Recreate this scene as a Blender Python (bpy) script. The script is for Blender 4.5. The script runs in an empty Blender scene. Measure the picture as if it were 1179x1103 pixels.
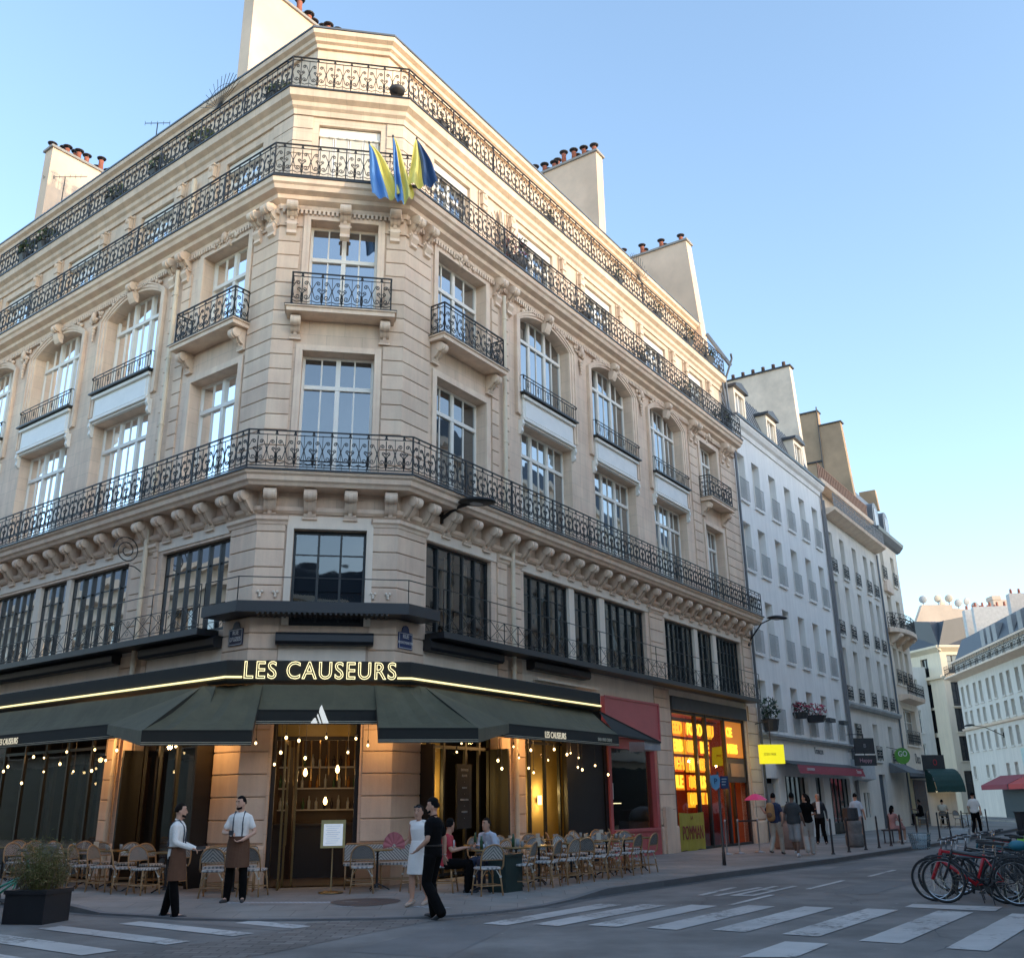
import bpy, bmesh, math, random
from math import sin, cos, pi, radians, sqrt, atan2
from mathutils import Matrix, Vector
random.seed(11)
SC = bpy.context.scene
COL = SC.collection
W = bpy.data.worlds.new("World"); SC.world = W; W.use_nodes = True

# ------------------------------------------------------------------ materials
MATS = {}
def newmat(name):
    m = bpy.data.materials.new(name); m.use_nodes = True
    nt = m.node_tree; nt.nodes.clear()
    out = nt.nodes.new('ShaderNodeOutputMaterial')
    return m, nt, out
def N(nt, t, **kw):
    n = nt.nodes.new(t)
    for k, v in kw.items():
        if k in n.inputs: n.inputs[k].default_value = v
        else: setattr(n, k, v)
    return n
def ramp(nt, fac, stops):
    r = nt.nodes.new('ShaderNodeValToRGB')
    el = r.color_ramp.elements
    while len(el) < len(stops): el.new(0.5)
    for e, (p, c) in zip(el, stops):
        e.position = p; e.color = (c[0], c[1], c[2], 1) if not isinstance(c, (int, float)) else (c, c, c, 1)
    nt.links.new(fac, r.inputs[0]); return r.outputs[0]
def mixc(nt, fac, a, b, mode='MIX'):
    n = nt.nodes.new('ShaderNodeMix'); n.data_type = 'RGBA'; n.blend_type = mode
    for sock, v in ((n.inputs[0], fac), (n.inputs[6], a), (n.inputs[7], b)):
        if hasattr(v, 'links'): nt.links.new(v, sock)
        elif isinstance(v, (int, float)): sock.default_value = v
        else: sock.default_value = (v[0], v[1], v[2], 1)
    return n.outputs[2]
def pmat(name, col, rough=.6, var=.15, scale=4., fine=30., bump=.1, metal=0., spec=.5, island=0., streak=0., brick=None, emit=None, brickdark=.6, stain=0., ao=0., wear=None):
    if name in MATS: return MATS[name]
    m, nt, out = newmat(name)
    tc = N(nt, 'ShaderNodeTexCoord'); L = nt.links.new
    vec = tc.outputs['Object']
    n1 = N(nt, 'ShaderNodeTexNoise', Scale=scale, Detail=6.0, Roughness=.6); L(vec, n1.inputs['Vector'])
    n2 = N(nt, 'ShaderNodeTexNoise', Scale=fine, Detail=4.0, Roughness=.6); L(vec, n2.inputs['Vector'])
    lo = tuple(c*(1-var) for c in col); hi = tuple(min(1, c*(1+var)) for c in col)
    c = ramp(nt, n1.outputs[0], [(.3, lo), (.7, hi)])
    c = mixc(nt, .5*min(1, var*2), c, ramp(nt, n2.outputs[0], [(.35, tuple(x*.8 for x in col)), (.65, tuple(min(1, x*1.15) for x in col))]))
    if island:
        g = N(nt, 'ShaderNodeNewGeometry')
        t = ramp(nt, g.outputs['Random Per Island'], [(0, 1-island), (.5, 1.0), (1, (1, 1-island*.12, 1-island*.3))])
        c = mixc(nt, 1., c, t, 'MULTIPLY')
    if streak:
        mp = N(nt, 'ShaderNodeMapping'); mp.inputs['Scale'].default_value = (2.2, 2.2, .22); L(vec, mp.inputs['Vector'])
        n3 = N(nt, 'ShaderNodeTexNoise', Scale=1.6, Detail=5.0, Roughness=.65); L(mp.outputs[0], n3.inputs['Vector'])
        c = mixc(nt, 1., c, ramp(nt, n3.outputs[0], [(.35, 1-streak), (.6, 1.0)]), 'MULTIPLY')
    if stain:
        n4 = N(nt, 'ShaderNodeTexNoise', Scale=.35, Detail=7.0, Roughness=.62); L(vec, n4.inputs['Vector'])
        c = mixc(nt, 1., c, ramp(nt, n4.outputs[0], [(.38, 1-stain), (.62, 1.0+stain*.2)]), 'MULTIPLY')
    hgt = n2.outputs[0]
    if brick:
        sp = N(nt, 'ShaderNodeSeparateXYZ'); L(vec, sp.inputs[0]); cb = N(nt, 'ShaderNodeCombineXYZ')
        ax = brick.get('axes', 'XZ'); L(sp.outputs[ax[0]], cb.inputs[0]); L(sp.outputs[ax[1]], cb.inputs[1])
        b = N(nt, 'ShaderNodeTexBrick', Scale=1.0); L(cb.outputs[0], b.inputs['Vector'])
        b.inputs['Brick Width'].default_value = brick['w']; b.inputs['Row Height'].default_value = brick['h']
        b.inputs['Mortar Size'].default_value = brick.get('m', .012); b.inputs['Mortar Smooth'].default_value = .2
        v = brick.get('v', .12)
        b.inputs['Color1'].default_value = (1-v, 1-v, 1-v, 1); b.inputs['Color2'].default_value = (1, 1, 1, 1)
        b.inputs['Mortar'].default_value = (brickdark,)*3+(1,)
        c = mixc(nt, 1., c, b.outputs['Color'], 'MULTIPLY')
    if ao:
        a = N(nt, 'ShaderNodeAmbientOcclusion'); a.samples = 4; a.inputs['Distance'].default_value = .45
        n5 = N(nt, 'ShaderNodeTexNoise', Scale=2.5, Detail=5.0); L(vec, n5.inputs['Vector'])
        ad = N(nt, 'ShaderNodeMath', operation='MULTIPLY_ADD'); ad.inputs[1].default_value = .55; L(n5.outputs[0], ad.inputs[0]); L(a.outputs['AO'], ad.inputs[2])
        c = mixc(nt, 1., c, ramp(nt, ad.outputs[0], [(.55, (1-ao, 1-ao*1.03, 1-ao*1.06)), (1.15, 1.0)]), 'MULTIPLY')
    if wear:
        n6 = N(nt, 'ShaderNodeTexNoise', Scale=9.0, Detail=9.0, Roughness=.72); L(vec, n6.inputs['Vector'])
        n7 = N(nt, 'ShaderNodeTexNoise', Scale=1.1, Detail=4.0); L(vec, n7.inputs['Vector'])
        ml = N(nt, 'ShaderNodeMath', operation='MULTIPLY'); L(n6.outputs[0], ml.inputs[0]); L(n7.outputs[0], ml.inputs[1])
        c = mixc(nt, ramp(nt, ml.outputs[0], [(.27, 0.), (.36, 1.)]), c, wear)
    p = N(nt, 'ShaderNodeBsdfPrincipled', Roughness=rough, Metallic=metal)
    p.inputs['Specular IOR Level'].default_value = spec
    L(c, p.inputs['Base Color'])
    if bump:
        bp = N(nt, 'ShaderNodeBump', Strength=bump, Distance=.02); L(hgt, bp.inputs['Height']); L(bp.outputs[0], p.inputs['Normal'])
    if emit:
        p.inputs['Emission Color'].default_value = (*emit[0], 1); p.inputs['Emission Strength'].default_value = emit[1]
    L(p.outputs[0], out.inputs[0])
    MATS[name] = m; return m
def emat(name, col, s):
    if name in MATS: return MATS[name]
    m, nt, out = newmat(name)
    e = N(nt, 'ShaderNodeEmission', Strength=s); e.inputs[0].default_value = (*col, 1)
    nt.links.new(e.outputs[0], out.inputs[0]); MATS[name] = m; return m
def glassmat(name, base, refl, see=False, tint=(.8, .8, .8), wav=.02, fm=.9):
    if name in MATS: return MATS[name]
    m, nt, out = newmat(name); L = nt.links.new
    g = N(nt, 'ShaderNodeBsdfGlossy', Roughness=.02); g.inputs[0].default_value = (.93, .95, .97, 1)
    tc = N(nt, 'ShaderNodeTexCoord')
    n = N(nt, 'ShaderNodeTexNoise', Scale=.9, Detail=2.0); L(tc.outputs['Object'], n.inputs[0])
    bp = N(nt, 'ShaderNodeBump', Strength=wav*5, Distance=.05); L(n.outputs[0], bp.inputs['Height']); L(bp.outputs[0], g.inputs['Normal'])
    if see:
        d = N(nt, 'ShaderNodeBsdfTransparent'); d.inputs[0].default_value = (*tint, 1)
    else:
        d = N(nt, 'ShaderNodeBsdfDiffuse'); 
        n2 = N(nt, 'ShaderNodeTexNoise', Scale=.8, Detail=3.0); L(tc.outputs['Object'], n2.inputs[0])
        L(ramp(nt, n2.outputs[0], [(.4, tuple(x*.6 for x in base)), (.65, tuple(x*1.5 for x in base))]), d.inputs[0])
    fr = N(nt, 'ShaderNodeFresnel', IOR=1.5); 
    ma = N(nt, 'ShaderNodeMath', operation='MULTIPLY_ADD'); ma.inputs[1].default_value = fm; ma.inputs[2].default_value = refl; L(fr.outputs[0], ma.inputs[0]); ma.use_clamp = True
    mx = N(nt, 'ShaderNodeMixShader'); L(ma.outputs[0], mx.inputs[0]); L(d.outputs[0], mx.inputs[1]); L(g.outputs[0], mx.inputs[2])
    L(mx.outputs[0], out.inputs[0]); MATS[name] = m; return m

# ------------------------------------------------------------------ mesh builder
class MB:
    def __init__(s): s.v = []; s.f = []; s.m = []; s.cur = 0
    def add(s, vs, fs):
        o = len(s.v); s.v.extend(tuple(map(float, p)) for p in vs)
        for f in fs: s.f.append(tuple(i+o for i in f)); s.m.append(s.cur)
    def quad(s, a, b, c, d): s.add([a, b, c, d], [(0, 1, 2, 3)])
    def poly(s, pts): s.add(pts, [tuple(range(len(pts)))])
    def box(s, x0, x1, y0, y1, z0, z1):
        if x0 > x1: x0, x1 = x1, x0
        if y0 > y1: y0, y1 = y1, y0
        if z0 > z1: z0, z1 = z1, z0
        s.add([(x0,y0,z0),(x1,y0,z0),(x1,y1,z0),(x0,y1,z0),(x0,y0,z1),(x1,y0,z1),(x1,y1,z1),(x0,y1,z1)],
              [(0,3,2,1),(4,5,6,7),(0,1,5,4),(1,2,6,5),(2,3,7,6),(3,0,4,7)])
    def obox(s, c, M, hx, hy, hz):
        c = Vector(c); ps = []
        for z in (-hz, hz):
            for x, y in ((-hx,-hy),(hx,-hy),(hx,hy),(-hx,hy)): ps.append(c + M @ Vector((x, y, z)))
        s.add(ps, [(0,3,2,1),(4,5,6,7),(0,1,5,4),(1,2,6,5),(2,3,7,6),(3,0,4,7)])
    def bar(s, a, b, w, h=None):
        h = h or w; a = Vector(a); b = Vector(b); d = b-a
        if d.length < 1e-6: return
        M = d.to_track_quat('Z', 'Y').to_matrix(); s.obox((a+b)/2, M, w/2, h/2, d.length/2)
    def tube(s, pts, r, n=6, cap=True, closed=False):
        pts = [Vector(p) for p in pts]; k = len(pts)
        rs = r if isinstance(r, (list, tuple)) else [r]*k
        up = None; o = len(s.v); 
        for i, p in enumerate(pts):
            if closed: t = pts[(i+1) % k]-pts[i-1]
            else: t = pts[min(i+1, k-1)]-pts[max(i-1, 0)]
            if t.length < 1e-9: t = Vector((0, 0, 1))
            t.normalize()
            if up is None: up = t.orthogonal().normalized()
            else:
                up = up - t*up.dot(t)
                up = up.normalized() if up.length > 1e-6 else t.orthogonal().normalized()
            q = t.cross(up)
            for j in range(n):
                a = 2*pi*j/n+pi/n; w = p + (up*cos(a)+q*sin(a))*rs[i]; s.v.append((w.x, w.y, w.z))
        for i in range(k if closed else k-1):
            i2 = (i+1) % k
            for j in range(n):
                s.f.append((o+i*n+j, o+i*n+(j+1) % n, o+i2*n+(j+1) % n, o+i2*n+j)); s.m.append(s.cur)
        if cap and not closed:
            s.f.append(tuple(o+j for j in reversed(range(n)))); s.m.append(s.cur)
            s.f.append(tuple(o+(k-1)*n+j for j in range(n))); s.m.append(s.cur)
    def lathe(s, prof, c=(0, 0, 0), n=16, M=None):
        c = Vector(c); o = len(s.v); k = len(prof)
        for r, z in prof:
            for j in range(n):
                a = 2*pi*j/n; p = Vector((r*cos(a), r*sin(a), z))
                if M: p = M @ p
                p += c; s.v.append((p.x, p.y, p.z))
        for i in range(k-1):
            for j in range(n):
                s.f.append((o+i*n+j, o+i*n+(j+1) % n, o+(i+1)*n+(j+1) % n, o+(i+1)*n+j)); s.m.append(s.cur)
        s.f.append(tuple(o+j for j in reversed(range(n)))); s.m.append(s.cur)
        s.f.append(tuple(o+(k-1)*n+j for j in range(n))); s.m.append(s.cur)
    def ball(s, c, rx, ry=None, rz=None, n=10, m=6, M=None, jit=0):
        ry = ry or rx; rz = rz or rx; c = Vector(c); o = len(s.v)
        for i in range(m+1):
            ph = -pi/2+pi*i/m
            for j in range(n):
                a = 2*pi*j/n; k = 1+random.uniform(-jit, jit)
                p = Vector((rx*cos(ph)*cos(a)*k, ry*cos(ph)*sin(a)*k, rz*sin(ph)*k))
                if M: p = M @ p
                p += c; s.v.append((p.x, p.y, p.z))
        for i in range(m):
            for j in range(n):
                s.f.append((o+i*n+j, o+i*n+(j+1) % n, o+(i+1)*n+(j+1) % n, o+(i+1)*n+j)); s.m.append(s.cur)
    def extr(s, poly, fn0, fn1):
        """closed 2-D outline mapped by two functions to the two end faces"""
        n = len(poly); a = [fn0(*p) for p in poly]; b = [fn1(*p) for p in poly]
        s.add(a+b, [tuple(reversed(range(n))), tuple(range(n, 2*n))]+[(i, (i+1) % n, n+(i+1) % n, n+i) for i in range(n)])
    def sweep(s, prof, pts, closed_prof=True, cap=True):
        """prof: list (offset, z) outline; pts: list of functions o -> (x,y) giving the mitred path"""
        k = len(prof); o = len(s.v)
        for f in pts:
            for off, z in prof:
                x, y = f(off); s.v.append((x, y, z))
        for i in range(len(pts)-1):
            for j in range(k if closed_prof else k-1):
                j2 = (j+1) % k
                s.f.append((o+i*k+j, o+i*k+j2, o+(i+1)*k+j2, o+(i+1)*k+j)); s.m.append(s.cur)
        if cap and closed_prof:
            s.f.append(tuple(o+j for j in range(k))); s.m.append(s.cur)
            e = o+(len(pts)-1)*k; s.f.append(tuple(e+j for j in reversed(range(k)))); s.m.append(s.cur)
    def merge(s, other, M):
        o = len(s.v)
        for p in other.v:
            q = M @ Vector(p); s.v.append((q.x, q.y, q.z))
        for f, m in zip(other.f, other.m): s.f.append(tuple(i+o for i in f)); s.m.append(m)
    def mesh(s, name, mats, smooth=False):
        me = bpy.data.meshes.new(name); me.from_pydata(s.v, [], s.f)
        mats = mats if isinstance(mats, (list, tuple)) else [mats]
        for m in mats: me.materials.append(m)
        if len(mats) > 1: me.polygons.foreach_set('material_index', s.m)
        if smooth: me.polygons.foreach_set('use_smooth', [True]*len(s.f))
        me.update(); return me

WM = {}; KIDS = {}
I4 = Matrix.Identity(4)
def T(x, y, z=0): return Matrix.Translation((x, y, z))
def RZ(a): return Matrix.Rotation(a, 4, 'Z')
def tag(o, label=None, cat=None, group=None, kind=None):
    if label: o['label'] = label
    if cat: o['category'] = cat
    if group: o['group'] = group
    if kind: o['kind'] = kind
    return o
def thing(name, label, cat, F=I4, group=None):
    o = bpy.data.objects.new(name, None); COL.objects.link(o); o.matrix_basis = F; o.empty_display_size = .2; WM[o.name] = F.copy()
    return tag(o, label, cat, group)
def part(name, mb, mats, parent=None, F=None, smooth=False, label=None):
    me = mb.mesh(name, mats, smooth) if isinstance(mb, MB) else mb
    o = bpy.data.objects.new(name, me); COL.objects.link(o)
    if parent is not None:
        P = WM[parent.name]; F = P if F is None else F
        o.parent = parent; o.matrix_basis = P.inverted() @ F; KIDS.setdefault(parent.name, []).append(o)
    else:
        F = I4 if F is None else F; o.matrix_basis = F
    WM[o.name] = F.copy()
    if label: o['label'] = label
    return o
def single(name, mb, mats, label, cat, F=I4, group=None, smooth=False):
    return tag(part(name, mb, mats, None, F, smooth), label, cat, group)
def struct(name, mb, mats, F=I4, smooth=False):
    return tag(part(name, mb, mats, None, F, smooth), None, None, None, 'structure')
def textmesh(body, size, depth=.004, outline=0, align='CENTER', sx=1., shear=0, space=1.):
    cu = bpy.data.curves.new('t', 'FONT'); cu.body = body; cu.size = size; cu.align_x = align; cu.align_y = 'CENTER'; cu.shear = shear; cu.space_character = space; cu.space_line = .9
    if outline: cu.fill_mode = 'NONE'; cu.bevel_depth = outline; cu.bevel_resolution = 1; cu.resolution_u = 4
    else: cu.extrude = depth; cu.resolution_u = 3
    o = bpy.data.objects.new('t', cu); COL.objects.link(o)
    dg = bpy.context.evaluated_depsgraph_get(); me = bpy.data.meshes.new_from_object(o.evaluated_get(dg))
    M = Matrix(((sx, 0, 0, 0), (0, 0, -1, 0), (0, 1, 0, 0), (0, 0, 0, 1)))   # text plane -> x,z facing -y
    me.transform(M); bpy.data.objects.remove(o); bpy.data.curves.remove(cu)
    return me
def text(name, body, size, mat, parent, F, **kw):
    me = textmesh(body, size, **kw); me.materials.clear(); me.materials.append(mat)
    return part(name, me, None, parent, F)
def copy_tree(root, F, label=None, group=None, parent=None):
    c = root.copy(); COL.objects.link(c)
    if parent is None:
        c.matrix_basis = F; WM[c.name] = F.copy()
    else: c.parent = parent; c.matrix_basis = root.matrix_basis.copy()
    if label: c['label'] = label
    if group: c['group'] = group
    for ch in KIDS.get(root.name, ()): copy_tree(ch, None, parent=c)
    return c

# ------------------------------------------------------------------ frames
aR, aL, aC = radians(56.), radians(143.), radians(10.)
A = Vector((-5.744, 20.823)); B = Vector((-2.666, 21.366))
uR = Vector((cos(aR), sin(aR))); nR = Vector((sin(aR), -cos(aR)))
uL = Vector((cos(aL), sin(aL))); nL = Vector((-sin(aL), cos(aL)))
uC = Vector((cos(aC), sin(aC))); nC = Vector((sin(aC), -cos(aC)))
CL = 3.125
FR = T(B.x, B.y) @ RZ(aR); FL = T(A.x, A.y) @ RZ(aL-pi); FC = T(A.x, A.y) @ RZ(aC)
def pR(s, o=0): v = B+uR*s+nR*o; return (v.x, v.y)
def pL(s, o=0): v = A+uL*s+nL*o; return (v.x, v.y)
def pC(s, o=0): v = A+uC*s+nC*o; return (v.x, v.y)
def mit(P, n1, n2):
    k = 1+n1.dot(n2); d = (n1+n2)/k
    return lambda o: (P.x+d.x*o, P.y+d.y*o)
mA = mit(A, nL, nC); mB = mit(B, nC, nR)
def fR(s): return lambda o: pR(s, o)
def fL(s): return lambda o: pL(s, o)
def fC(s): return lambda o: pC(s, o)
REND, LEND = 22.2, 23.5
kA = (nL+nC)/(1+nL.dot(nC)); kB = (nR+nC)/(1+nR.dot(nC))
tB = kB.dot(uR); tA = kA.dot(uL)    # shift of the mitred corner per metre of offset (negative)

# ------------------------------------------------------------------ material palette
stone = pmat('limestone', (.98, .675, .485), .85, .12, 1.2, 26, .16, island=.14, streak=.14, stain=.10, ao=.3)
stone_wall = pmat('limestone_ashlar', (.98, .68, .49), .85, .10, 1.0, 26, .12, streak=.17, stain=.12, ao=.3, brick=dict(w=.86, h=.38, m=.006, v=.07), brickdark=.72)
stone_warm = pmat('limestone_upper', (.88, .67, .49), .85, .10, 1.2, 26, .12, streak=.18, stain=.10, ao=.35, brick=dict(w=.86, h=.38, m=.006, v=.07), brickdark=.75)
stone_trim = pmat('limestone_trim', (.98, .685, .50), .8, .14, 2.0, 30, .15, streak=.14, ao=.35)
render_pale = pmat('pale_render', (.93, .78, .62), .85, .06, 1.5, 30, .05, streak=.10)
white_paint = pmat('white_painted_wood', (.90, .84, .74), .45, .05, 3, 40, .03)
panel_grey = pmat('grey_white_panel', (.90, .87, .82), .5, .05, 3, 40, .03)
iron = pmat('wrought_iron', (.011, .010, .010), .5, .3, 8, 60, .1, spec=.4)
dark_metal = pmat('dark_blue_metal', (.013, .014, .017), .45, .2, 3, 30, .05)
steel_frame = pmat('dark_green_steel', (.010, .012, .012), .45, .2, 3, 30, .05)
zinc = pmat('zinc_roof', (.12, .135, .155), .45, .15, 1.2, 12, .1, metal=.3, stain=.2)
pipe_mat = pmat('cream_pipe', (.80, .65, .46), .6, .1, 3, 30, .05)
glass_up = glassmat('window_glass', (.02, .024, .028), .34, wav=.03); glass_low = glassmat('lower_window_glass', (.02, .023, .025), .15, wav=.03); glass_far = glassmat('far_dark_glass', (.02, .021, .022), .05)
glass_mezz = glassmat('mezzanine_glass', (.02, .02, .02), .07, see=True, tint=(.55, .58, .60), wav=.03)
glass_cafe = glassmat('cafe_glass', (.02, .02, .02), .0, see=True, tint=(.92, .92, .9), wav=.02, fm=.13)
glass_plain = glassmat('house_glass', (.20, .185, .16), .10, wav=.03)
render_gold = pmat('chimney_render', (.85, .62, .44), .9, .10, .8, 20, .08, stain=.16)
terracotta = pmat('terracotta', (.36, .10, .055), .8, .2, 6, 40, .05)
soot = pmat('sooty_metal', (.03, .03, .032), .6, .2, 6, 40, .05)
black_int = pmat('dark_interior', (.012, .010, .009), .8, .3, 2, 20, 0)
SUN_E=3.1; SKY_S=.55; SKY_DUST=.8; SKY_OZ=2.0; OPP_H=18.0
# ================================================================== CORNER BUILDING
bld = thing('corner_building', 'large cream stone corner building with three tiers of wrought iron balconies above the cafe', 'building', T(A.x, A.y))
FACE = {'R': (FR, 1), 'L': (FL, -1), 'C': (FC, 1)}

def fbox(mb, sg, s0, s1, o0, o1, z0, z1): mb.box(sg*s0, sg*s1, -o0, -o1, z0, z1)
def wall_grid(mb, sg, s0, s1, z0, z1, ops, D=.36, o=0.):
    """flat wall with rectangular / arched openings and reveals; ops: (sa, sb, za, zb, rise)"""
    ops = [tuple(q)+(0,)*(5-len(q)) for q in ops]
    S = sorted(set([s0, s1]+[q[0] for q in ops]+[q[1] for q in ops])); Z = sorted(set([z0, z1]+[q[2] for q in ops]+[q[3]+q[4] for q in ops]))
    P = lambda s, z, d=0: (sg*s, -o+d, z)
    for i in range(len(S)-1):
        run = None
        for j in range(len(Z)-1):
            cs, cz = (S[i]+S[i+1])/2, (Z[j]+Z[j+1])/2
            if any(q[0] < cs < q[1] and q[2] < cz < q[3]+q[4] for q in ops): continue
            mb.quad(P(S[i], Z[j]), P(S[i+1], Z[j]), P(S[i+1], Z[j+1]), P(S[i], Z[j+1]))
    for sa, sb, za, zb, ri in ops:
        mb.quad(P(sa, za), P(sa, za, D), P(sa, zb, D), P(sa, zb)); mb.quad(P(sb, za), P(sb, zb), P(sb, zb, D), P(sb, za, D))
        mb.quad(P(sa, za), P(sb, za), P(sb, za, D), P(sa, za, D))
        if not ri: mb.quad(P(sa, zb), P(sa, zb, D), P(sb, zb, D), P(sb, zb))
        else:
            n = 14; arc = []
            w = (sb-sa)/2; R = (w*w+ri*ri)/(2*ri); c = zb+ri-R
            for k in range(n+1):
                x = sa+(sb-sa)*k/n; arc.append((x, c+sqrt(max(0, R*R-(x-sa-w)**2))))
            top = zb+ri
            for k in range(n):
                a, b = arc[k], arc[k+1]
                mb.quad(P(a[0], a[1]), P(b[0], b[1]), P(b[0], top+1e-4), P(a[0], top+1e-4))
                mb.quad(P(a[0], a[1]), P(a[0], a[1], D), P(b[0], b[1], D), P(b[0], b[1]))
OPS = {
 'R': [(.97,4.0,.12,4.0),(5.2,12.78,.12,4.3),(14.1,20.75,.12,5.06),
       (1.07,3.74,5.45,7.67),(5.26,12.6,5.45,7.67),(14.08,21.0,5.45,7.67),
       (1.33,3.5,8.82,12.07),(5.24,8.08,8.82,12.95-.9+.0),(9.52,12.42,8.82,12.05),(13.86,16.62,8.82,12.05),(18.38,20.15,8.82,12.05),
       (1.33,3.5,13.0,15.75),(5.24,8.08,12.95,15.42,.40),(9.52,12.42,12.95,15.42,.40),(13.86,16.62,12.95,15.42,.40),(18.38,20.15,13.0,15.6)],
 'L': [(.9,3.95,.12,4.0),(5.15,22.5,.12,4.0),
       (.97,3.65,5.45,7.62),(5.1,12.3,5.45,7.62),(13.6,21.0,5.45,7.62),
       (1.2,3.15,8.82,12.07),(5.02,7.75,8.82,12.05),(9.12,11.9,8.82,12.05),(13.3,16.1,8.82,12.05),(17.7,19.7,8.82,12.05),
       (1.2,3.1,13.0,15.75),(5.02,7.75,12.95,15.40,.40),(9.12,11.9,12.95,15.40,.40),(13.3,16.1,12.95,15.40,.40),(17.7,19.7,13.0,15.6)],
 'C': [(.62,2.46,.12,3.95),(.80,2.43,5.44,7.63),(.74,2.46,8.82,12.09),(.75,2.44,13.0,15.74)]}
ENDS = {'R': REND, 'L': LEND, 'C': CL}
for k in 'RLC':
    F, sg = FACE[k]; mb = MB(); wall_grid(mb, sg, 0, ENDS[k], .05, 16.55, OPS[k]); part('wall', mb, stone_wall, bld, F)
# attic storey wall (set back .3) and top storey (set back 1.2)
AT = {'R': [(1.5,3.2,16.7,18.95),(5.75,7.8,16.7,18.95),(9.95,11.9,16.7,18.95),(14.5,16.4,16.7,18.95),(18.6,20.1,16.7,18.95)],
      'L': [(1.4,3.0,16.7,18.9),(5.5,7.2,16.7,18.9),(9.6,11.4,16.7,18.9),(13.8,15.6,16.7,18.9),(18,19.5,16.7,18.9)],
      'C': [(.78,2.42,16.7,18.92)]}
for k in 'RLC':
    F, sg = FACE[k]; mb = MB()
    a = {'R': -tB*.3, 'L': -tA*.3, 'C': 0}[k]
    s0, s1 = (a, ENDS[k]) if k != 'C' else (.3*.424, CL-.3*.424)
    wall_grid(mb, sg, s0, s1, 16.5, 19.4, AT[k], .25, -.3); part('attic_wall', mb, stone_warm, bld, F)
MAIN = [fL(LEND), mA, mB, fR(REND)]
Fb = I4
mb = MB(); mb.sweep([(-1.3,19.8),(-1.3,22.35),(-1.6,22.35),(-1.6,19.8)], MAIN); part('top_storey_wall', mb, stone_warm, bld, Fb)
# cornices
def corn(name, prof, pts=MAIN, mat=stone_trim): 
    mb = MB(); mb.sweep(prof, pts); return part(name, mb, mat, bld, Fb)
corn('roof_cornice', [(-1.32,22.3),(-1.22,22.3),(-1.2,22.42),(-1.12,22.46),(-1.1,22.56),(-.98,22.62),(-.96,22.74),(-1.3,22.76)], mat=stone_warm)
corn('roof_edge', [(-1.6,22.763),(-.94,22.763),(-.94,22.82),(-1.6,23.0)], mat=zinc)
corn('attic_cornice', [(-.32,19.15),(-.24,19.15),(-.22,19.3),(-.14,19.36),(-.12,19.48),(.02,19.56),(.05,19.76),(-1.6,19.76),(-1.6,19.3)], mat=stone_warm)
corn('balcony_edge', [(.02,19.763),(.08,19.763),(.08,19.81),(-.05,19.81)], mat=dark_metal)
corn('main_cornice', [(-.3,16.0),(.05,16.0),(.07,16.12),(.22,16.2),(.24,16.3),(.40,16.36),(.44,16.46),(.50,16.5),(.52,16.62),(-.3,16.62)])
corn('main_balcony_edge', [(.47,16.623),(.55,16.623),(.55,16.67),(.4,16.67)], mat=dark_metal)
corn('balcony_slab', [(-.1,8.5),(.50,8.5),(.54,8.56),(.60,8.6),(.62,8.70),(.68,8.74),(.70,8.79),(-.1,8.79)])
corn('balcony_slab_edge', [(.60,8.793),(.73,8.793),(.73,8.835),(.6,8.835)], mat=dark_metal)
corn('string_course', [(-.05,7.98),(.04,7.98),(.10,8.04),(.12,8.12),(-.05,8.12)])
mb = MB()   # dentil course under the top cornice of the chamfer
for k in 'RLC':
    F, sg = FACE[k]
    n = int(ENDS[k]/.11)
    mb = MB()
    for i in range(n): fbox(mb, sg, .04+i*.11, .10+i*.11, 0, .11, 15.99-.12, 15.995)
    part('dentil_course', mb, stone_trim, bld, F)

# quoins and rusticated strips
def qstrip(pts, z0, z1, pitch, gap=.020, dp=.042, mat=stone, name='quoin'):
    mb = MB(); n = max(1, round((z1-z0)/pitch)); p = (z1-z0)/n
    for i in range(n):
        a, b = z0+i*p+gap, z0+(i+1)*p
        mb.sweep([(-.02, a), (dp-.012, a), (dp, a+.012), (dp, b-.012), (dp-.012, b), (-.02, b)], pts)
    return part(name, mb, mat, bld, Fb)
for z0, z1, pit, sr, sl, c0, c1 in [(8.84,15.45,.389,1.02,.95,.50,2.66),(5.9,7.95,.41,.98,.9,.60,2.55),(4.55,5.6,.35,.98,.9,.60,2.55),(.95,4.12,.452,.93,.86,.56,2.52)]:
    qstrip([fL(sl), mA, fC(c0)], z0, z1, pit); qstrip([fC(c1), mB, fR(sr)], z0, z1, pit)
for z0, z1, pit in [(8.84,15.45,.389),(5.5,7.95,.41),(4.6,5.2,.35)]:
    for a, b in ((3.78,4.10),(4.5,4.62),(17.28,18.02),(20.5,22.18)) if z0 > 8 else ((3.98,4.40),(4.74,5.08),(12.85,13.85),(21.2,22.18)): qstrip([fR(a), fR(b)], z0, z1, pit)
    for a, b in ((3.62,3.98),(4.34,4.50),(16.6,17.3)) if z0 > 8 else ((3.82,4.00),(4.34,4.9),(12.5,13.4)): qstrip([fL(a), fL(b)], z0, z1, pit)
for a, b in ((4.05,4.48),(4.70,5.15),(12.86,14.0),(20.95,22.18)): qstrip([fR(a), fR(b)], .95, 4.6, .452)
for a, b in ((4.0,4.38),(4.62,5.08)): qstrip([fL(a), fL(b)], .95, 4.12, .452)
for pts in ([fL(.88), mA, fC(.585)], [fC(2.49), mB, fR(.95)], [fR(4.02), fR(5.18)], [fR(12.82), fR(14.04)], [fR(20.85), fR(22.18)], [fL(3.97), fL(5.1)]):
    mb = MB(); mb.sweep([(-.02,.1),(.09,.1),(.09,.86),(.06,.92),(-.02,.92)], pts); part('plinth', mb, stone, bld, Fb)
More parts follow.
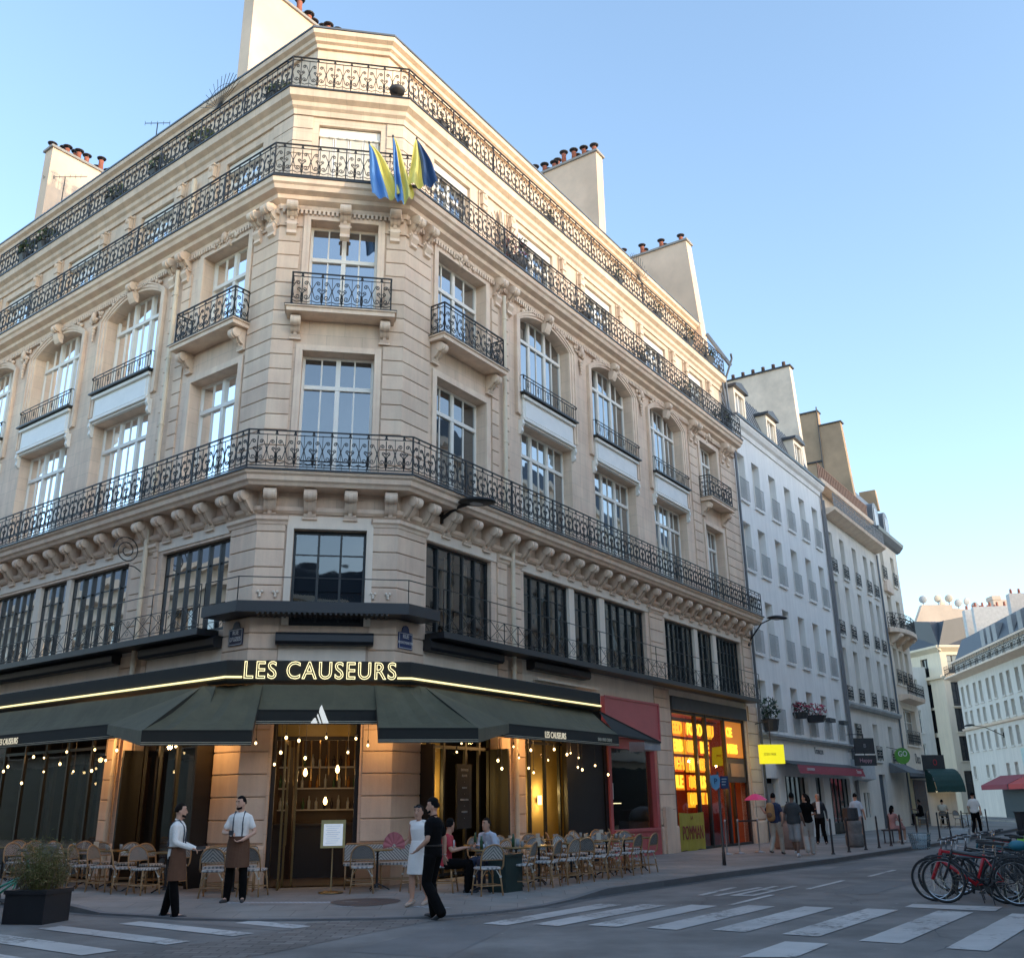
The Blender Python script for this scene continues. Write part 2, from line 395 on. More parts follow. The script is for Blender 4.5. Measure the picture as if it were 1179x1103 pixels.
# corner capitals under the string course
for pts in ([fL(1.0), mA, fC(.66)], [fC(2.56), mB, fR(1.04)], [fR(3.95), fR(5.12)], [fR(12.8), fR(13.9)], [fR(21.15), fR(22.18)], [fL(3.8), fL(4.95)], [fL(12.45), fL(13.45)]):
    mb = MB(); mb.sweep([(-.02,7.72),(.06,7.72),(.08,7.78),(.13,7.82),(.13,7.9),(.17,7.93),(-.02,7.93)], pts); part('capital', mb, stone_trim, bld, Fb)
# chamfer mezzanine and french-window surrounds
for (a, b, z0, z1, w, d) in [(.80,2.43,5.44,7.63,.15,.06),(.74,2.46,8.84,12.09,.16,.05),(.75,2.44,13.0,15.74,.17,.05)]:
    mb = MB(); fbox(mb,1,a-w,a-.003,-.01,d,z0,z1+w); fbox(mb,1,b+.003,b+w,-.01,d,z0,z1+w); fbox(mb,1,a-.003,b+.003,-.01,d,z1,z1+w)
    fbox(mb,1,a-w*.45,a-.004,d,d+.02,z0,z1+w*.45); fbox(mb,1,b+.004,b+w*.45,d,d+.02,z0,z1+w*.45); fbox(mb,1,a-.003,b+.003,d,d+.02,z1,z1+w*.45)
    part('window_surround', mb, render_pale if z0 < 6 else stone_trim, bld, FC)
for k, lst in {'R': [(1.33,3.5,12.07),(1.33,3.5,15.75),(18.38,20.15,12.05),(18.38,20.15,15.6)], 'L': [(1.2,3.15,12.07),(1.2,3.1,15.75),(17.7,19.7,12.05),(17.7,19.7,15.6)]}.items():
    F, sg = FACE[k]
    for a, b, z1 in lst:
        mb = MB(); z0 = 8.84 if z1 < 13 else 13.0; w = .17; d = .05
        fbox(mb,sg,a-w,a-.003,-.01,d,z0,z1+w); fbox(mb,sg,b+.003,b+w,-.01,d,z0,z1+w); fbox(mb,sg,a-.003,b+.003,-.01,d,z1,z1+w)
        part('window_surround', mb, stone_trim, bld, F)
# moulded arches, spandrel panels, sills of the wide bays
BAY = {'R': [(5.24,8.08),(9.52,12.42),(13.86,16.62)], 'L': [(5.02,7.75),(9.12,11.9),(13.3,16.1)]}
for k in 'RL':
    F, sg = FACE[k]
    for a, b in BAY[k]:
        mb = MB(); zs = 15.42 if k == 'R' else 15.40; w = (b-a)/2; ri = .40
        def arc(off, n=16):
            ww = w+off; r2 = ri+off*.8; R = (ww*ww+r2*r2)/(2*r2); c = zs+r2-R
            return [(a-off+2*ww*i/n, c+sqrt(max(0, R*R-(a-off+2*ww*i/n-a-w)**2))) for i in range(n+1)]
        for o1, o2, dd in ((.004, .10, .05), (.10, .22, .08), (.22, .27, .11)):
            p, q = arc(o1), arc(o2)
            for i in range(len(p)-1):
                mb.extr([p[i], p[i+1], q[i+1], q[i]], lambda x, z: (sg*x, .01, z), lambda x, z: (sg*x, -dd, z))
            fbox(mb, sg, a-o2, a-o1, -.01, dd, 12.3, zs); fbox(mb, sg, b+o1, b+o2, -.01, dd, 12.3, zs)
        part('arch_moulding', mb, stone_trim, bld, F)
        mb = MB()     # white spandrel
        fbox(mb,sg,a+.01,b-.01,-.34,.10,12.06,12.94); fbox(mb,sg,a-.03,b+.03,.10,.17,12.12,12.2); fbox(mb,sg,a-.05,b+.05,.10,.18,12.82,12.9)
        part('spandrel_panel', mb, white_paint, bld, F)
        mb = MB(); fbox(mb,sg,a+.12,b-.12,.1,.118,12.26,12.76); part('spandrel_field', mb, panel_grey, bld, F)
        mb = MB(); fbox(mb,sg,a-.12,b+.12,-.2,.26,12.945,12.99); part('sill', mb, dark_metal, bld, F)
        mb = MB()
        for sx in (a-.06, b+.06):   # small brackets
            mb = MB(); mb.extr([(0,12.12),(.14,12.12),(.16,12.0),(.10,11.9),(.12,11.78),(.06,11.7),(0,11.7)], lambda o, z: (sg*(sx-.05), -o, z), lambda o, z: (sg*(sx+.05), -o, z)); part('bracket', mb, white_paint, bld, F)

# ---- scroll brackets
def corbel_prof(depth=.5, h=.62):
    p = [(0,0),(0,-h)]
    p += [(.10,-h),(.12,-h+.05),(.08,-h+.08)]
    for i in range(7): t = i/6; p.append((.10+t*(depth-.26), -h+.1+ (h-.34)*t**1.6))
    for i in range(9):
        a = -pi/2+pi*1.05*i/8; p.append((depth-.15+.13*cos(a), -.15+.13*sin(a)))
    p.append((depth-.2, -.0)); return p
def corbel(mb, sg, s, z, depth=.5, h=.62, w=.28):
    P = corbel_prof(depth, h)
    for a, b, sc in ((s-w/2, s+w/2, 1.),):
        mb.extr(P, lambda o, zz: (sg*a, -o, z+zz), lambda o, zz: (sg*b, -o, z+zz))
    mb.extr([(x*1.03+.004, y*.97-.03) for x, y in P[3:-1]], lambda o, zz: (sg*(s-w*.18), -o, z+zz), lambda o, zz: (sg*(s+w*.18), -o, z+zz))
    for e in (-1, 1):
        mb.lathe([(.0,-.02),(.10,-.012),(.12,0),(.10,.012),(0,.02)], (sg*(s+e*w/2), -(depth-.15), z-.15), 10, Matrix.Rotation(pi/2, 3, 'Y'))
    mb.box(sg*(s-w*.62), sg*(s+w*.62), .0, -.09, z-h-.05, z-h)
for k in 'RLC':
    F, sg = FACE[k]
    if k == 'C': ss = [.24,1.13,2.04,2.95]
    elif k == 'R': ss = [.22]+[.9+.853*i for i in range(25)]
    else: ss = [.22]+[.88+.853*i for i in range(25)]
    for s in ss:
        if s > ENDS[k]-.1: continue
        mb = MB(); corbel(mb, sg, s, 8.5, .5, .6, .27); part('corbel', mb, stone_trim, bld, F)
# frieze panels between corbels
for k in 'RL':
    F, sg = FACE[k]
    for i in range(24): mb = MB(); fbox(mb, sg, 1.10+i*.853, 1.55+i*.853, -.01, .025, 8.14, 8.36); part('frieze_panel', mb, stone_trim, bld, F)
# tall consoles and carved ornament under the main cornice
def ornament(mb, sg, s, z, w, h, seed, dep=.16):
    r = random.Random(seed)
    for i in range(26):
        a = r.uniform(0, 2*pi); q = sqrt(r.random()); x = s+cos(a)*q*w/2; zz = z+sin(a)*q*h/2; d = dep*(1-q*.7)
        R = Matrix.Rotation(a, 3, 'Y')
        mb.ball((sg*x, -d*.5, zz), r.uniform(.04,.1)*w/.6, r.uniform(.03,.07), r.uniform(.03,.08)*h/.5, 7, 5, R)
    mb.ball((sg*s, -dep*.7, z), .09*w/.6, .08, .13*h/.5, 8, 6)
CONS = {'R': [.24,.80,4.02,4.62,17.45,17.9,20.7,21.3], 'L': [.24,.78,3.86,4.44,16.75,17.2], 'C': [.28,1.6,2.86]}
for k in 'RLC':
    F, sg = FACE[k]
    for s in CONS[k]:
        mb = MB(); corbel(mb, sg, s, 16.12, .42, .50, .26)
        mb.extr([(0,15.6),(.15,15.6),(.17,15.5),(.09,15.38),(.12,15.28),(0,15.22)], lambda o, z: (sg*(s-.12), -o, z), lambda o, z: (sg*(s+.12), -o, z))
        part('console', mb, stone_trim, bld, F)
    orn = {'R': [2.42,19.27], 'L': [2.16,18.7], 'C': []}[k]
    for i, s in enumerate(orn):
        mb = MB(); ornament(mb, sg, s, 16.02, .75, .5, i+3); 
        for e in (-1, 1): mb.tube([(sg*(s+e*.2),-.1,15.95),(sg*(s+e*.42),-.09,16.0),(sg*(s+e*.5),-.08,15.88),(sg*(s+e*.42),-.08,15.83)], [.06,.05,.04,.03], 6)
        part('carved_shell', mb, stone_trim, bld, F, True)
    if k == 'C': continue
    for i, (a, b) in enumerate(BAY[k]):
        mb = MB(); c = (a+b)/2; corbel(mb, sg, c, 16.12, .34, .42, .24)
        mb.extr([(0,15.78),(.22,15.78),(.16,15.60),(.10,15.5),(0,15.5)], lambda o, z: (sg*(c-.14), -o, z), lambda o, z: (sg*(c+.14), -o, z)); part('keystone', mb, stone_trim, bld, F)
        for e in (-1, 1):
            mb = MB()
            for j in range(5): 
                x = c+e*(.62+.16*j); zz = 15.98-.015*j*j
                mb.ball((sg*x, -.05, zz), .09, .06, .07, 7, 5)
            part('carved_garland', mb, stone_trim, bld, F, True)
    bs = BAY[k]
    for i in range(2):
        c = (bs[i][1]+bs[i+1][0])/2; mb = MB(); ornament(mb, sg, c, 15.72, .62, .62, 40+i)
        for j in range(5): mb.ball((sg*c, -.07, 15.35-.1*j), .10-.015*j, .07-.008*j, .07, 8, 5)
        part('carved_cartouche', mb, stone_trim, bld, F, True)
# attic quoins and small consoles
for pts in ([fL(.95), mA, fC(.62)], [fC(2.58), mB, fR(1.05)]):
    mb = MB()
    for i in range(6): mb.sweep([(-.34, 16.72+i*.4+.028), (-.262, 16.72+i*.4+.028), (-.262, 16.72+(i+1)*.4), (-.34, 16.72+(i+1)*.4)], pts)
    part('quoin', mb, stone_warm, bld, Fb)
ASM = {'R': [3.75,5.25,8.3,9.5,12.35,14.0,16.9,18.2,20.6], 'L': [3.5,5.0,7.7,9.1,11.9,13.3,16.1,17.5]}
for k in 'RL':
    F, sg = FACE[k]
    for s in ASM[k]:
        mb = MB(); fbox(mb,sg,s-.17,s+.17,-.31,-.25,16.7,19.1)
        fbox(mb,sg,s-.12,s+.12,-.26,-.13,18.62,18.98); fbox(mb,sg,s-.15,s+.15,-.26,-.1,18.98,19.04); mb.ball((sg*s, .17, 18.9), .11, .1, .11, 8, 6); fbox(mb,sg,s-.08,s+.08,-.26,-.16,18.45,18.62)
        part('pilaster', mb, stone_warm, bld, F)
    for a, b in zip(ASM[k][0:-1:2], ASM[k][1::2]):
        mb = MB(); fbox(mb,sg,a+.28,b-.28,-.31,-.275,17.0,18.7); part('wall_panel', mb, stone_warm, bld, F)
# guttering on attic R end and drain pipes
def pipe(k, s, z0, z1, o=.13, r=.06, name='downpipe'):
    F, sg = FACE[k]; mb = MB(); mb.tube([(sg*s,-o,z0),(sg*s,-o,z1)], r, 12)
    z = z0+.4
    while z < z1: mb.tube([(sg*s,-o,z),(sg*s,-o,z+.07)], r*1.25, 12); z += 1.9
    part(name, mb, pipe_mat, bld, F)
for k, s in (('R', 4.28), ('L', 4.14)): pipe(k, s, 8.83, 15.7)
for k, s in (('R', 4.57), ('L', 4.2)): pipe(k, s, 4.55, 8.3)
pipe('L', 4.5, .1, 4.05, .14); pipe('R', 4.6, .1, 4.05, .14)
for k, s in (('R', 4.6), ('L', 4.3)): pipe(k, s, 16.75, 18.9, -.16, .07)
F, sg = FACE['R']; mb = MB(); mb.tube([(22.1,-.15,.1),(22.1,-.15,16.0),(22.0,.1,19.5),(21.95,.2,20.4)], .055, 8); part('downpipe', mb, zinc, bld, FR)
mb = MB(); mb.tube([(21.9,-.45,20.75),(22.1,-.4,20.6),(22.15,0,19.7),(22.15,-.1,16.4)], .05, 8); mb.bar((21.6,.5,21.9),(22.15,-.3,20.3),.16,.12); part('roof_bracket', mb, zinc, bld, FR)

# ---- windows
def window(parent, F, sg, s0, s1, z0, z1, leaves=3, per=2, tr=None, D=.34, fm=None, gm=None, fw=.065, mw=.11, bw=.035, bars=(), name='window', seed=0, lower=None):
    fm = fm or white_paint; gm = gm or glass_up; mb = MB(); r = random.Random(seed or int(s0*100+z0*7))
    y0, y1 = D-.035, D+.03
    def bx(a, b, c, d, yy=0): mb.box(sg*a, sg*b, y0-yy, y1, c, d)
    bx(s0, s0+fw, z0, z1); bx(s1-fw, s1, z0, z1); bx(s0+fw, s1-fw, z1-fw, z1); bx(s0+fw, s1-fw, z0, z0+fw*1.5)
    zt = tr if tr else z1-fw
    w = (s1-s0-2*fw)/leaves
    if tr: bx(s0+fw, s1-fw, tr-.05, tr+.05, .03)
    for i in range(leaves):
        a = s0+fw+w*i
        if i: mb.box(sg*(a-mw/2), sg*(a+mw/2), y0-.02, y1, z0+fw*1.5, z1-fw)
        for j in range(1, per):
            x = a+w*j/per; mb.box(sg*(x-bw/2), sg*(x+bw/2), y0+.01, y1-.01, z0+fw*1.5, zt-.05); 
            if tr: mb.box(sg*(x-bw/2), sg*(x+bw/2), y0+.012, y1-.01, tr+.05, z1-fw)
    for zb in bars: mb.box(sg*(s0+fw), sg*(s1-fw), y0+.013, y1-.013, zb-bw/2, zb+bw/2)
    fr = part(name, mb, fm, parent, F)
    g = MB()
    for i in range(leaves):
        a, b = s0+fw+w*i, s0+fw+w*(i+1)
        for (za, zb) in ([(z0, tr), (tr, z1)] if tr else [(z0, z1)]):
            t = r.uniform(-.012, .012)*w; t2 = r.uniform(-.006, .006)*(zb-za)
            g.quad((sg*a, D-t, za), (sg*b, D+t, za), (sg*b, D+t+t2, zb), (sg*a, D-t+t2, zb))
    part('pane', g, gm, fr, F)
    return fr
for k in 'RLC':
    F, sg = FACE[k]
    for q in OPS[k]:
        a, b, z0, z1 = q[:4]
        if z0 < 5 : continue
        if z0 < 6: continue
        top = z1+(q[4] if len(q) > 4 else 0)
        if k == 'C': window(bld, F, sg, a, b, z0+.05, z1, 2, 2, z1-.82 if z0 < 10 else z1-.95, gm=glass_low if z0 < 10 else glass_up)
        else: window(bld, F, sg, a, b, z0+.05, top, 3 if b-a > 2.4 else 2, 2, (z1-.78 if z0 < 10 else (15.0 if b-a > 2.4 else 14.9)), gm=glass_low if z0 < 10 and (k == 'L' or a < 4) else glass_up)
    for (a, b, z0, z1) in AT[k]:
        Fa = F @ T(0, .3, 0); window(bld, Fa, sg, a, b, z0, z1-.2, 2, 2, 18.2, D=.22)
        mb = MB(); fbox(mb, sg, a+.01, b-.01, -.1, -.18, z1-.3, z1-.02); 
        for i in range(7): mb.ball((sg*(a+(b-a)*(i+.5)/7), .08, z1-.3), (b-a)/16, .03, .035, 8, 4)
        part('blind_box', mb, white_paint, bld, Fa)
# closed louvred shutter in the chamfer attic window
mb = MB()
for j in range(4):
    a = .82+j*.39; fbox(mb, 1, a, a+.03, -.14, -.11, 16.75, 18.65); fbox(mb, 1, a+.34, a+.37, -.14, -.11, 16.75, 18.65)
    for i in range(30): mb.obox((a+.185, .13, 16.8+i*.063), Matrix.Rotation(radians(35), 3, 'X'), .155, .004, .03)
    fbox(mb, 1, a+.03, a+.34, -.14, -.135, 16.75, 18.65)
part('louvred_shutter', mb, white_paint, bld, FC @ T(0, .3, 0))
# steel-framed mezzanine glazing with interiors
curtain = pmat('beige_curtain', (.42, .38, .30), .9, .2, 2, 20, .2)
for k, lst in {'R': [(1.07,3.74,5,1),(5.26,7.72,5,1),(8.02,9.54,3,1),(9.86,12.6,5,1),(14.08,16.6,6,1),(16.92,18.34,3,1),(18.66,21.0,6,1)],
               'L': [(.97,3.65,6,1),(5.1,7.92,6,1),(8.14,9.5,3,1),(9.78,12.3,6,1),(13.6,16,5,1),(16.3,18,4,1)], 'C': [(.80,2.43,3,1)]}.items():
    F, sg = FACE[k]; mm = MB(); zt = 7.67 if k == 'R' else 7.62
    for i, (a, b, n, p) in enumerate(lst):
        window(bld, F, sg, a, b, 5.46, zt-.01, n, 1, None, .16, steel_frame, glass_mezz, .06, .05, .03, bars=(zt-.55,))
        cb = MB(); r = random.Random(i*7+ord(k))
        x = a+.1
        while x < b-.2:
            w = r.uniform(.18,.5)
            if r.random() < (.75 if k != 'C' else .3):
                m = 5; pts = [(x+w*j/m, .42+.03*(j % 2)) for j in range(m+1)]
                for j in range(m): cb.quad((sg*pts[j][0], pts[j][1], 5.5), (sg*pts[j+1][0], pts[j+1][1], 5.5), (sg*pts[j+1][0], pts[j+1][1], 7.55), (sg*pts[j][0], pts[j][1], 7.55))
            x += w+r.uniform(.02,.3)
        if cb.v: part('curtain', cb, curtain, bld, F)
    for (a0, b0) in zip([q[1] for q in lst[:-1]], [q[0] for q in lst[1:]]):
        if b0-a0 < .5: mm = MB(); fbox(mm, sg, a0, b0, -.25, -.03, 5.45, zt); part('mullion_post', mm, render_pale, bld, F)
    iv = MB(); e = ENDS[k]-.3; iv.quad((sg*.1,1.1,5.3),(sg*e,1.1,5.3),(sg*e,1.1,7.9),(sg*.1,1.1,7.9)); iv.quad((sg*.1,.37,7.75),(sg*e,.37,7.75),(sg*e,1.1,7.75),(sg*.1,1.1,7.75)); iv.quad((sg*.1,.37,5.44),(sg*e,.37,5.44),(sg*e,1.1,5.44),(sg*.1,1.1,5.44))
    part('mezzanine_room', iv, black_int, bld, F)
    lb = MB(); fbox(lb, sg, (1.0 if k != 'C' else .62), ENDS[k]-(1.1 if k != 'C' else .6), -.0, .028, 7.69, 7.93); part('lintel', lb, render_pale, bld, F)

# core volume behind the facades, so that nothing shines through
mb = MB(); 
def foot(d, z, sr=REND-.02, sl=LEND): return [(*pL(sl, -d), z), (*mA(-d), z), (*mB(-d), z), (*pR(sr, -d), z), (*pR(sr, -12), z), (*(Vector(pR(sr,-12))*.0+Vector(pL(sl,-12))), z)]
for d, z0, z1 in ((1.15,4.55,16.5),(.75,16.5,19.7),(1.6,19.7,22.9)):
    a, b = foot(d, z0), foot(d, z1); n = len(a)
    mb.add(a+b, [(i, (i+1) % n, n+(i+1) % n, n+i) for i in range(n)]+[tuple(range(n, 2*n)), tuple(reversed(range(n)))])
part('core', mb, black_int, bld, Fb)
mb = MB(); z0, z1 = 22.9, 23.7; a = foot(1.6, z0); b = [(*pL(LEND,-4),z1),(*mA(-4),z1),(*mB(-4),z1),(*pR(REND,-4),z1),(*pR(REND,-12),z1),(*pL(LEND,-12),z1)]; n = 6
mb.add(a+b, [(i, (i+1) % n, n+(i+1) % n, n+i) for i in range(n)]+[tuple(range(n, 2*n))]); part('roof', mb, zinc, bld, Fb)
mb = MB(); mb.quad((REND,0,.05),(REND,12,.05),(REND,12,16.5),(REND,0,16.5)); mb.quad((REND,.3,16.5),(REND,12,16.5),(REND,12,19.7),(REND,.3,19.7)); mb.quad((REND,1.3,19.7),(REND,12,19.7),(REND,12,22.8),(REND,1.3,22.8)); part('party_wall', mb, render_gold, bld, FR)

# ---- wrought iron railings
def spiral(cx, cz, r, a0, turns, n=13, sgn=1):
    return [(cx+r*(1-.80*i/n)*cos(a0+sgn*turns*2*pi*i/n), cz+r*(1-.80*i/n)*sin(a0+sgn*turns*2*pi*i/n)) for i in range(n+1)]
def scroll_unit(w, h):
    """curves of one lyre unit, x 0..w"""
    out = []; hw = w/2; zb, zt = .08*h/.94, h-.15
    H = zt-zb; r1 = min(.072, w*.125); r2 = min(.088, w*.15)
    for e in (-1, 1):
        cx = hw+e*hw*.46; top = zb+H*.80; low = zb+H*.27
        a = spiral(cx-e*.01, top, r1, pi/2-e*pi*.5, 1.35, sgn=e)          # starts on outer/inner side
        b = spiral(cx, low, r2, pi/2-e*pi*.5, 1.35, sgn=-e)
        x0, x1 = a[0][0], b[0][0]
        mid = [(x0, top), (hw+e*hw*.90, zb+H*.62), (hw+e*hw*.97, zb+H*.53), (hw+e*hw*.90, zb+H*.44), (x1, low)]
        out.append(list(reversed(a))+mid[1:4]+b)
        c = spiral(hw+e*r1*1.02, zb+H*.56, r1*.85, -pi/2, 1.2, sgn=e); out.append([(hw+e*.006, zb+H*.05), (hw+e*.03, zb+H*.22), (hw+e*.015, zb+H*.40)]+c)
        out.append([(hw+e*.01, zb+H*.10), (hw+e*hw*.5, zb+H*.02+.03), (hw+e*hw*.95, zb+H*.12)])
    out.append([(hw, zb), (hw, zt)])
    return out
def railing(L, h=.94, pitch=.42, posts=2.1, r=.0125):
    mb = MB(); n = max(1, round(L/pitch)); w = L/n
    cur = scroll_unit(w, h); um = MB()
    for c in cur: um.tube([(x, 0, z) for x, z in c], r, 4, cap=False)
    um.box(w/2-.035, w/2+.035, -.012, .012, h-.10, h-.075); um.ball((w/2, 0, h-.045), .028, .014, .03, 6, 4)
    um.ball((w/2, 0, h*.5), .02, .02, .03, 6, 4); um.ball((0, 0, h*.52), .018, .018, .03, 6, 4)
    um.bar((0,0,.06),(0,0,h-.1),.014)
    for i in range(n):
        o = len(mb.v); dx = w*i
        mb.v.extend((x+dx, y, z) for x, y, z in um.v); mb.f.extend(tuple(k+o for k in f) for f in um.f); mb.m.extend(um.m)
    mb.box(0, L, -.022, .022, h-.025, h); mb.box(0, L, -.012, .012, h-.125, h-.11); mb.box(0, L, -.012, .012, .055, .075)
    np_ = max(1, round(L/posts))
    for i in range(np_+1): x = L*i/np_; mb.box(x-.016, x+.016, -.016, .016, 0, h)
    return mb
def rail_face(k, o, z, h, name='balcony_railing'):
    F, sg = FACE[k]
    if k == 'R': s0, L = tB*o, REND-tB*o-.1; Fm = F @ T(s0, -o, z)
    elif k == 'C': s0 = kA.dot(uC)*o; s1 = CL+kB.dot(uC)*o; L = s1-s0; Fm = F @ T(s0, -o, z)
    else: s0, L = tA*o, 16.0-tA*o; Fm = F @ T(-s0-L, -o, z)
    return part(name, railing(L, h), iron, bld, Fm)
for k in 'RLC':
    rail_face(k, .66, 8.835, .93); rail_face(k, .48, 16.67, .97); rail_face(k, -.02, 19.81, 1.02)
def balconette(k, s0, s1, o=.45, z=13.05, h=.93):
    F, sg = FACE[k]
    rl = part('balconette_railing', railing(s1-s0, h, (s1-s0)/max(2, round((s1-s0)/.5))), iron, bld, F @ T(min(sg*s0, sg*s1), -o, z))
    for e in (s0, s1):
        part('balconette_side', railing(o, h, o, 9), iron, bld, F @ T(sg*e, 0, z) @ RZ(-pi/2))
    mb = MB(); fbox(mb, sg, s0-.10, s1+.10, 0, o+.06, z-.14, z-.035); fbox(mb, sg, s0-.14, s1+.14, 0, o+.1, z-.03, z); 
    part('balconette_edge', mb, stone_trim, bld, F)
    mb = MB(); fbox(mb, sg, s0-.15, s1+.15, 0, o+.11, z+.001, z+.022); part('balconette_top', mb, dark_metal, bld, F)
    for s in (s0+.12, s1-.12):
        mb = MB(); corbel(mb, sg, s, z-.14, o-.02, .5, .22); part('corbel', mb, stone_trim, bld, F)
balconette('C', .42, 2.80); balconette('R', 1.1, 3.75); balconette('L', 1.0, 3.42); balconette('R', 18.15, 20.4); balconette('L', 17.5, 19.9)
for k in 'RL':     # guard rails of the arched windows
    F, sg = FACE[k]
    for a, b in BAY[k]:
        mb = MB(); L = b-a+.16; h = .52
        for z in (h, h-.10, .05): mb.box(0, L, -.012, .012, z-.012, z+.012)
        n = 22
        for i in range(n+1):
            x = L*i/n; mb.box(x-.007, x+.007, -.007, .007, .05, h-.1 if i % 4 else h)
            if i % 4 == 2 and i < n: mb.tube([(x+.05*cos(t*pi/4), 0, .27+.09*sin(t*pi/4)) for t in range(9)], .007, 4)
        for x in (0, L): mb.bar((x,0,h),(x,.16,h),.02); mb.ball((x,-.02,h-.06),.03,.03,.05)
        part('window_guard', mb, iron, bld, F @ T(min(sg*(a-.08), sg*(b+.08)), -.17, 13.0))

# ---- lower gallery (steel walkway over the cafe)
def gal(k, s0, s1, z0, z1, o=.62):
    F, sg = FACE[k]; mb = MB(); fbox(mb, sg, s0, s1, .05, o, z0, z1); 
    part('gallery_deck', mb, dark_metal, bld, F)
gal('R', 1.0, 21.2, 5.28, 5.42); gal('L', 1.05, 20, 5.28, 5.42)
mb = MB(); mb.sweep([(.03,5.62),(.62,5.62),(.62,5.86),(.03,5.86)], [fL(.95), mA, mB, fR(.85)]); part('gallery_deck', mb, dark_metal, bld, Fb)
mb = MB()
for i in range(26): mb.box(.15+i*.11, .2+i*.11, -.6, -.1, 5.585, 5.62)
part('gallery_grating', mb, dark_metal, bld, FC)
def xrail(k, s0, s1, z, o=.60):
    F, sg = FACE[k]; mb = MB(); L = s1-s0; n = round(L/.62); w = L/n; h = .52
    for i in range(n+1):
        x = s0+w*i; mb.bar((sg*x,-o,z),(sg*x,-o,z+(h if i % 3 else .98)),.018)
        if i < n:
            mb.bar((sg*x,-o,z+.06),(sg*(x+w),-o,z+h),.012); mb.bar((sg*x,-o,z+h),(sg*(x+w),-o,z+.06),.012)
            c = x+w/2
            for q in (.17, .41): mb.tube([(sg*(c+.05*cos(t*pi/3)),-o,z+q+.06*sin(t*pi/3)) for t in range(7)], .006, 4)
    for zz in (.06, h, .97): mb.bar((sg*s0,-o,z+zz),(sg*s1,-o,z+zz),.016 if zz < .9 else .02)
    part('gallery_railing', mb, iron, bld, F)
xrail('R', 1.0, 21.2, 5.42); xrail('L', 1.05, 19, 5.42)
mb = MB(); P = [Vector((*f(.6), 0)) for f in (fL(.9), mA, mB, fR(.8))]
for a, b in zip(P[:-1], P[1:]):
    for z in (6.38,): mb.bar(a+Vector((0,0,z)), b+Vector((0,0,z)), .02)
for p in P: mb.bar(p+Vector((0,0,5.86)), p+Vector((0,0,6.38)), .02)
part('gallery_railing', mb, iron, bld, Fb)
mb = MB()
for s in (.15, .48, 2.62, 2.95):
    for q in ((-.04,.05),(.04,.05),(0,0),(0,-.05)): mb.ball((s+q[0],-.07,6.12+q[1]),.035,.03,.035)
part('rosette', mb, render_pale, bld, FC, True)
# black cassettes below the mezzanine windows
for k, lst in {'R': [(.95,3.9),(5.3,8.3)], 'L': [(.9,3.8),(4.9,12.4)], 'C': [(.56,2.66)]}.items():
    F, sg = FACE[k]
    for a, b in lst:
        mb = MB(); z = 5.02 if k != 'C' else 5.0
        mb.extr([(0,z),(.22,z),(.27,z+.06),(.27,z+.2),(.2,z+.26),(0,z+.26)], lambda o, zz: (sg*a,-o-.02,zz), lambda o, zz: (sg*b,-o-.02,zz)); part('blind_cassette', mb, dark_metal, bld, F)
mb = MB(); fbox(mb,1,5.6,8.9,.02,.2,4.78,4.83); fbox(mb,1,5.65,8.8,.02,.05,4.56,4.78); part('canopy_ledge', mb, render_pale, bld, FR)
# pale rendered band above the shops
mb = MB()
for k, a, b in (('R',.98,3.97),('R',5.1,12.8),('R',14.05,20.8)):
    pass
for k, lst in {'R': [(1.0,3.96),(5.1,12.84),(14.06,20.9)], 'L': [(.92,3.8),(5.0,20)], 'C': [(.62,2.5)]}.items():
    F, sg = FACE[k]
    for a, b in lst:
        mb = MB(); fbox(mb,sg,a,b,.0,.02,5.07 if (k == 'R' and a > 14) else 4.32,5.24 if a < 14 else 5.26); part('plain_band', mb, render_pale, bld, F)
# mouldings of the storey over the mezzanine: thin ledge
mb = MB()
for pts in ([fL(LEND), mA, mB, fR(REND)],): mb.sweep([(-.02,15.52),(.05,15.52),(.07,15.56),(-.02,15.56)], [fL(1.0), mA, fC(.55)]); mb.sweep([(-.02,15.52),(.05,15.52),(.07,15.56),(-.02,15.56)], [fC(2.6), mB, fR(1.1)])
part('quoin_ledge', mb, stone_trim, bld, Fb)

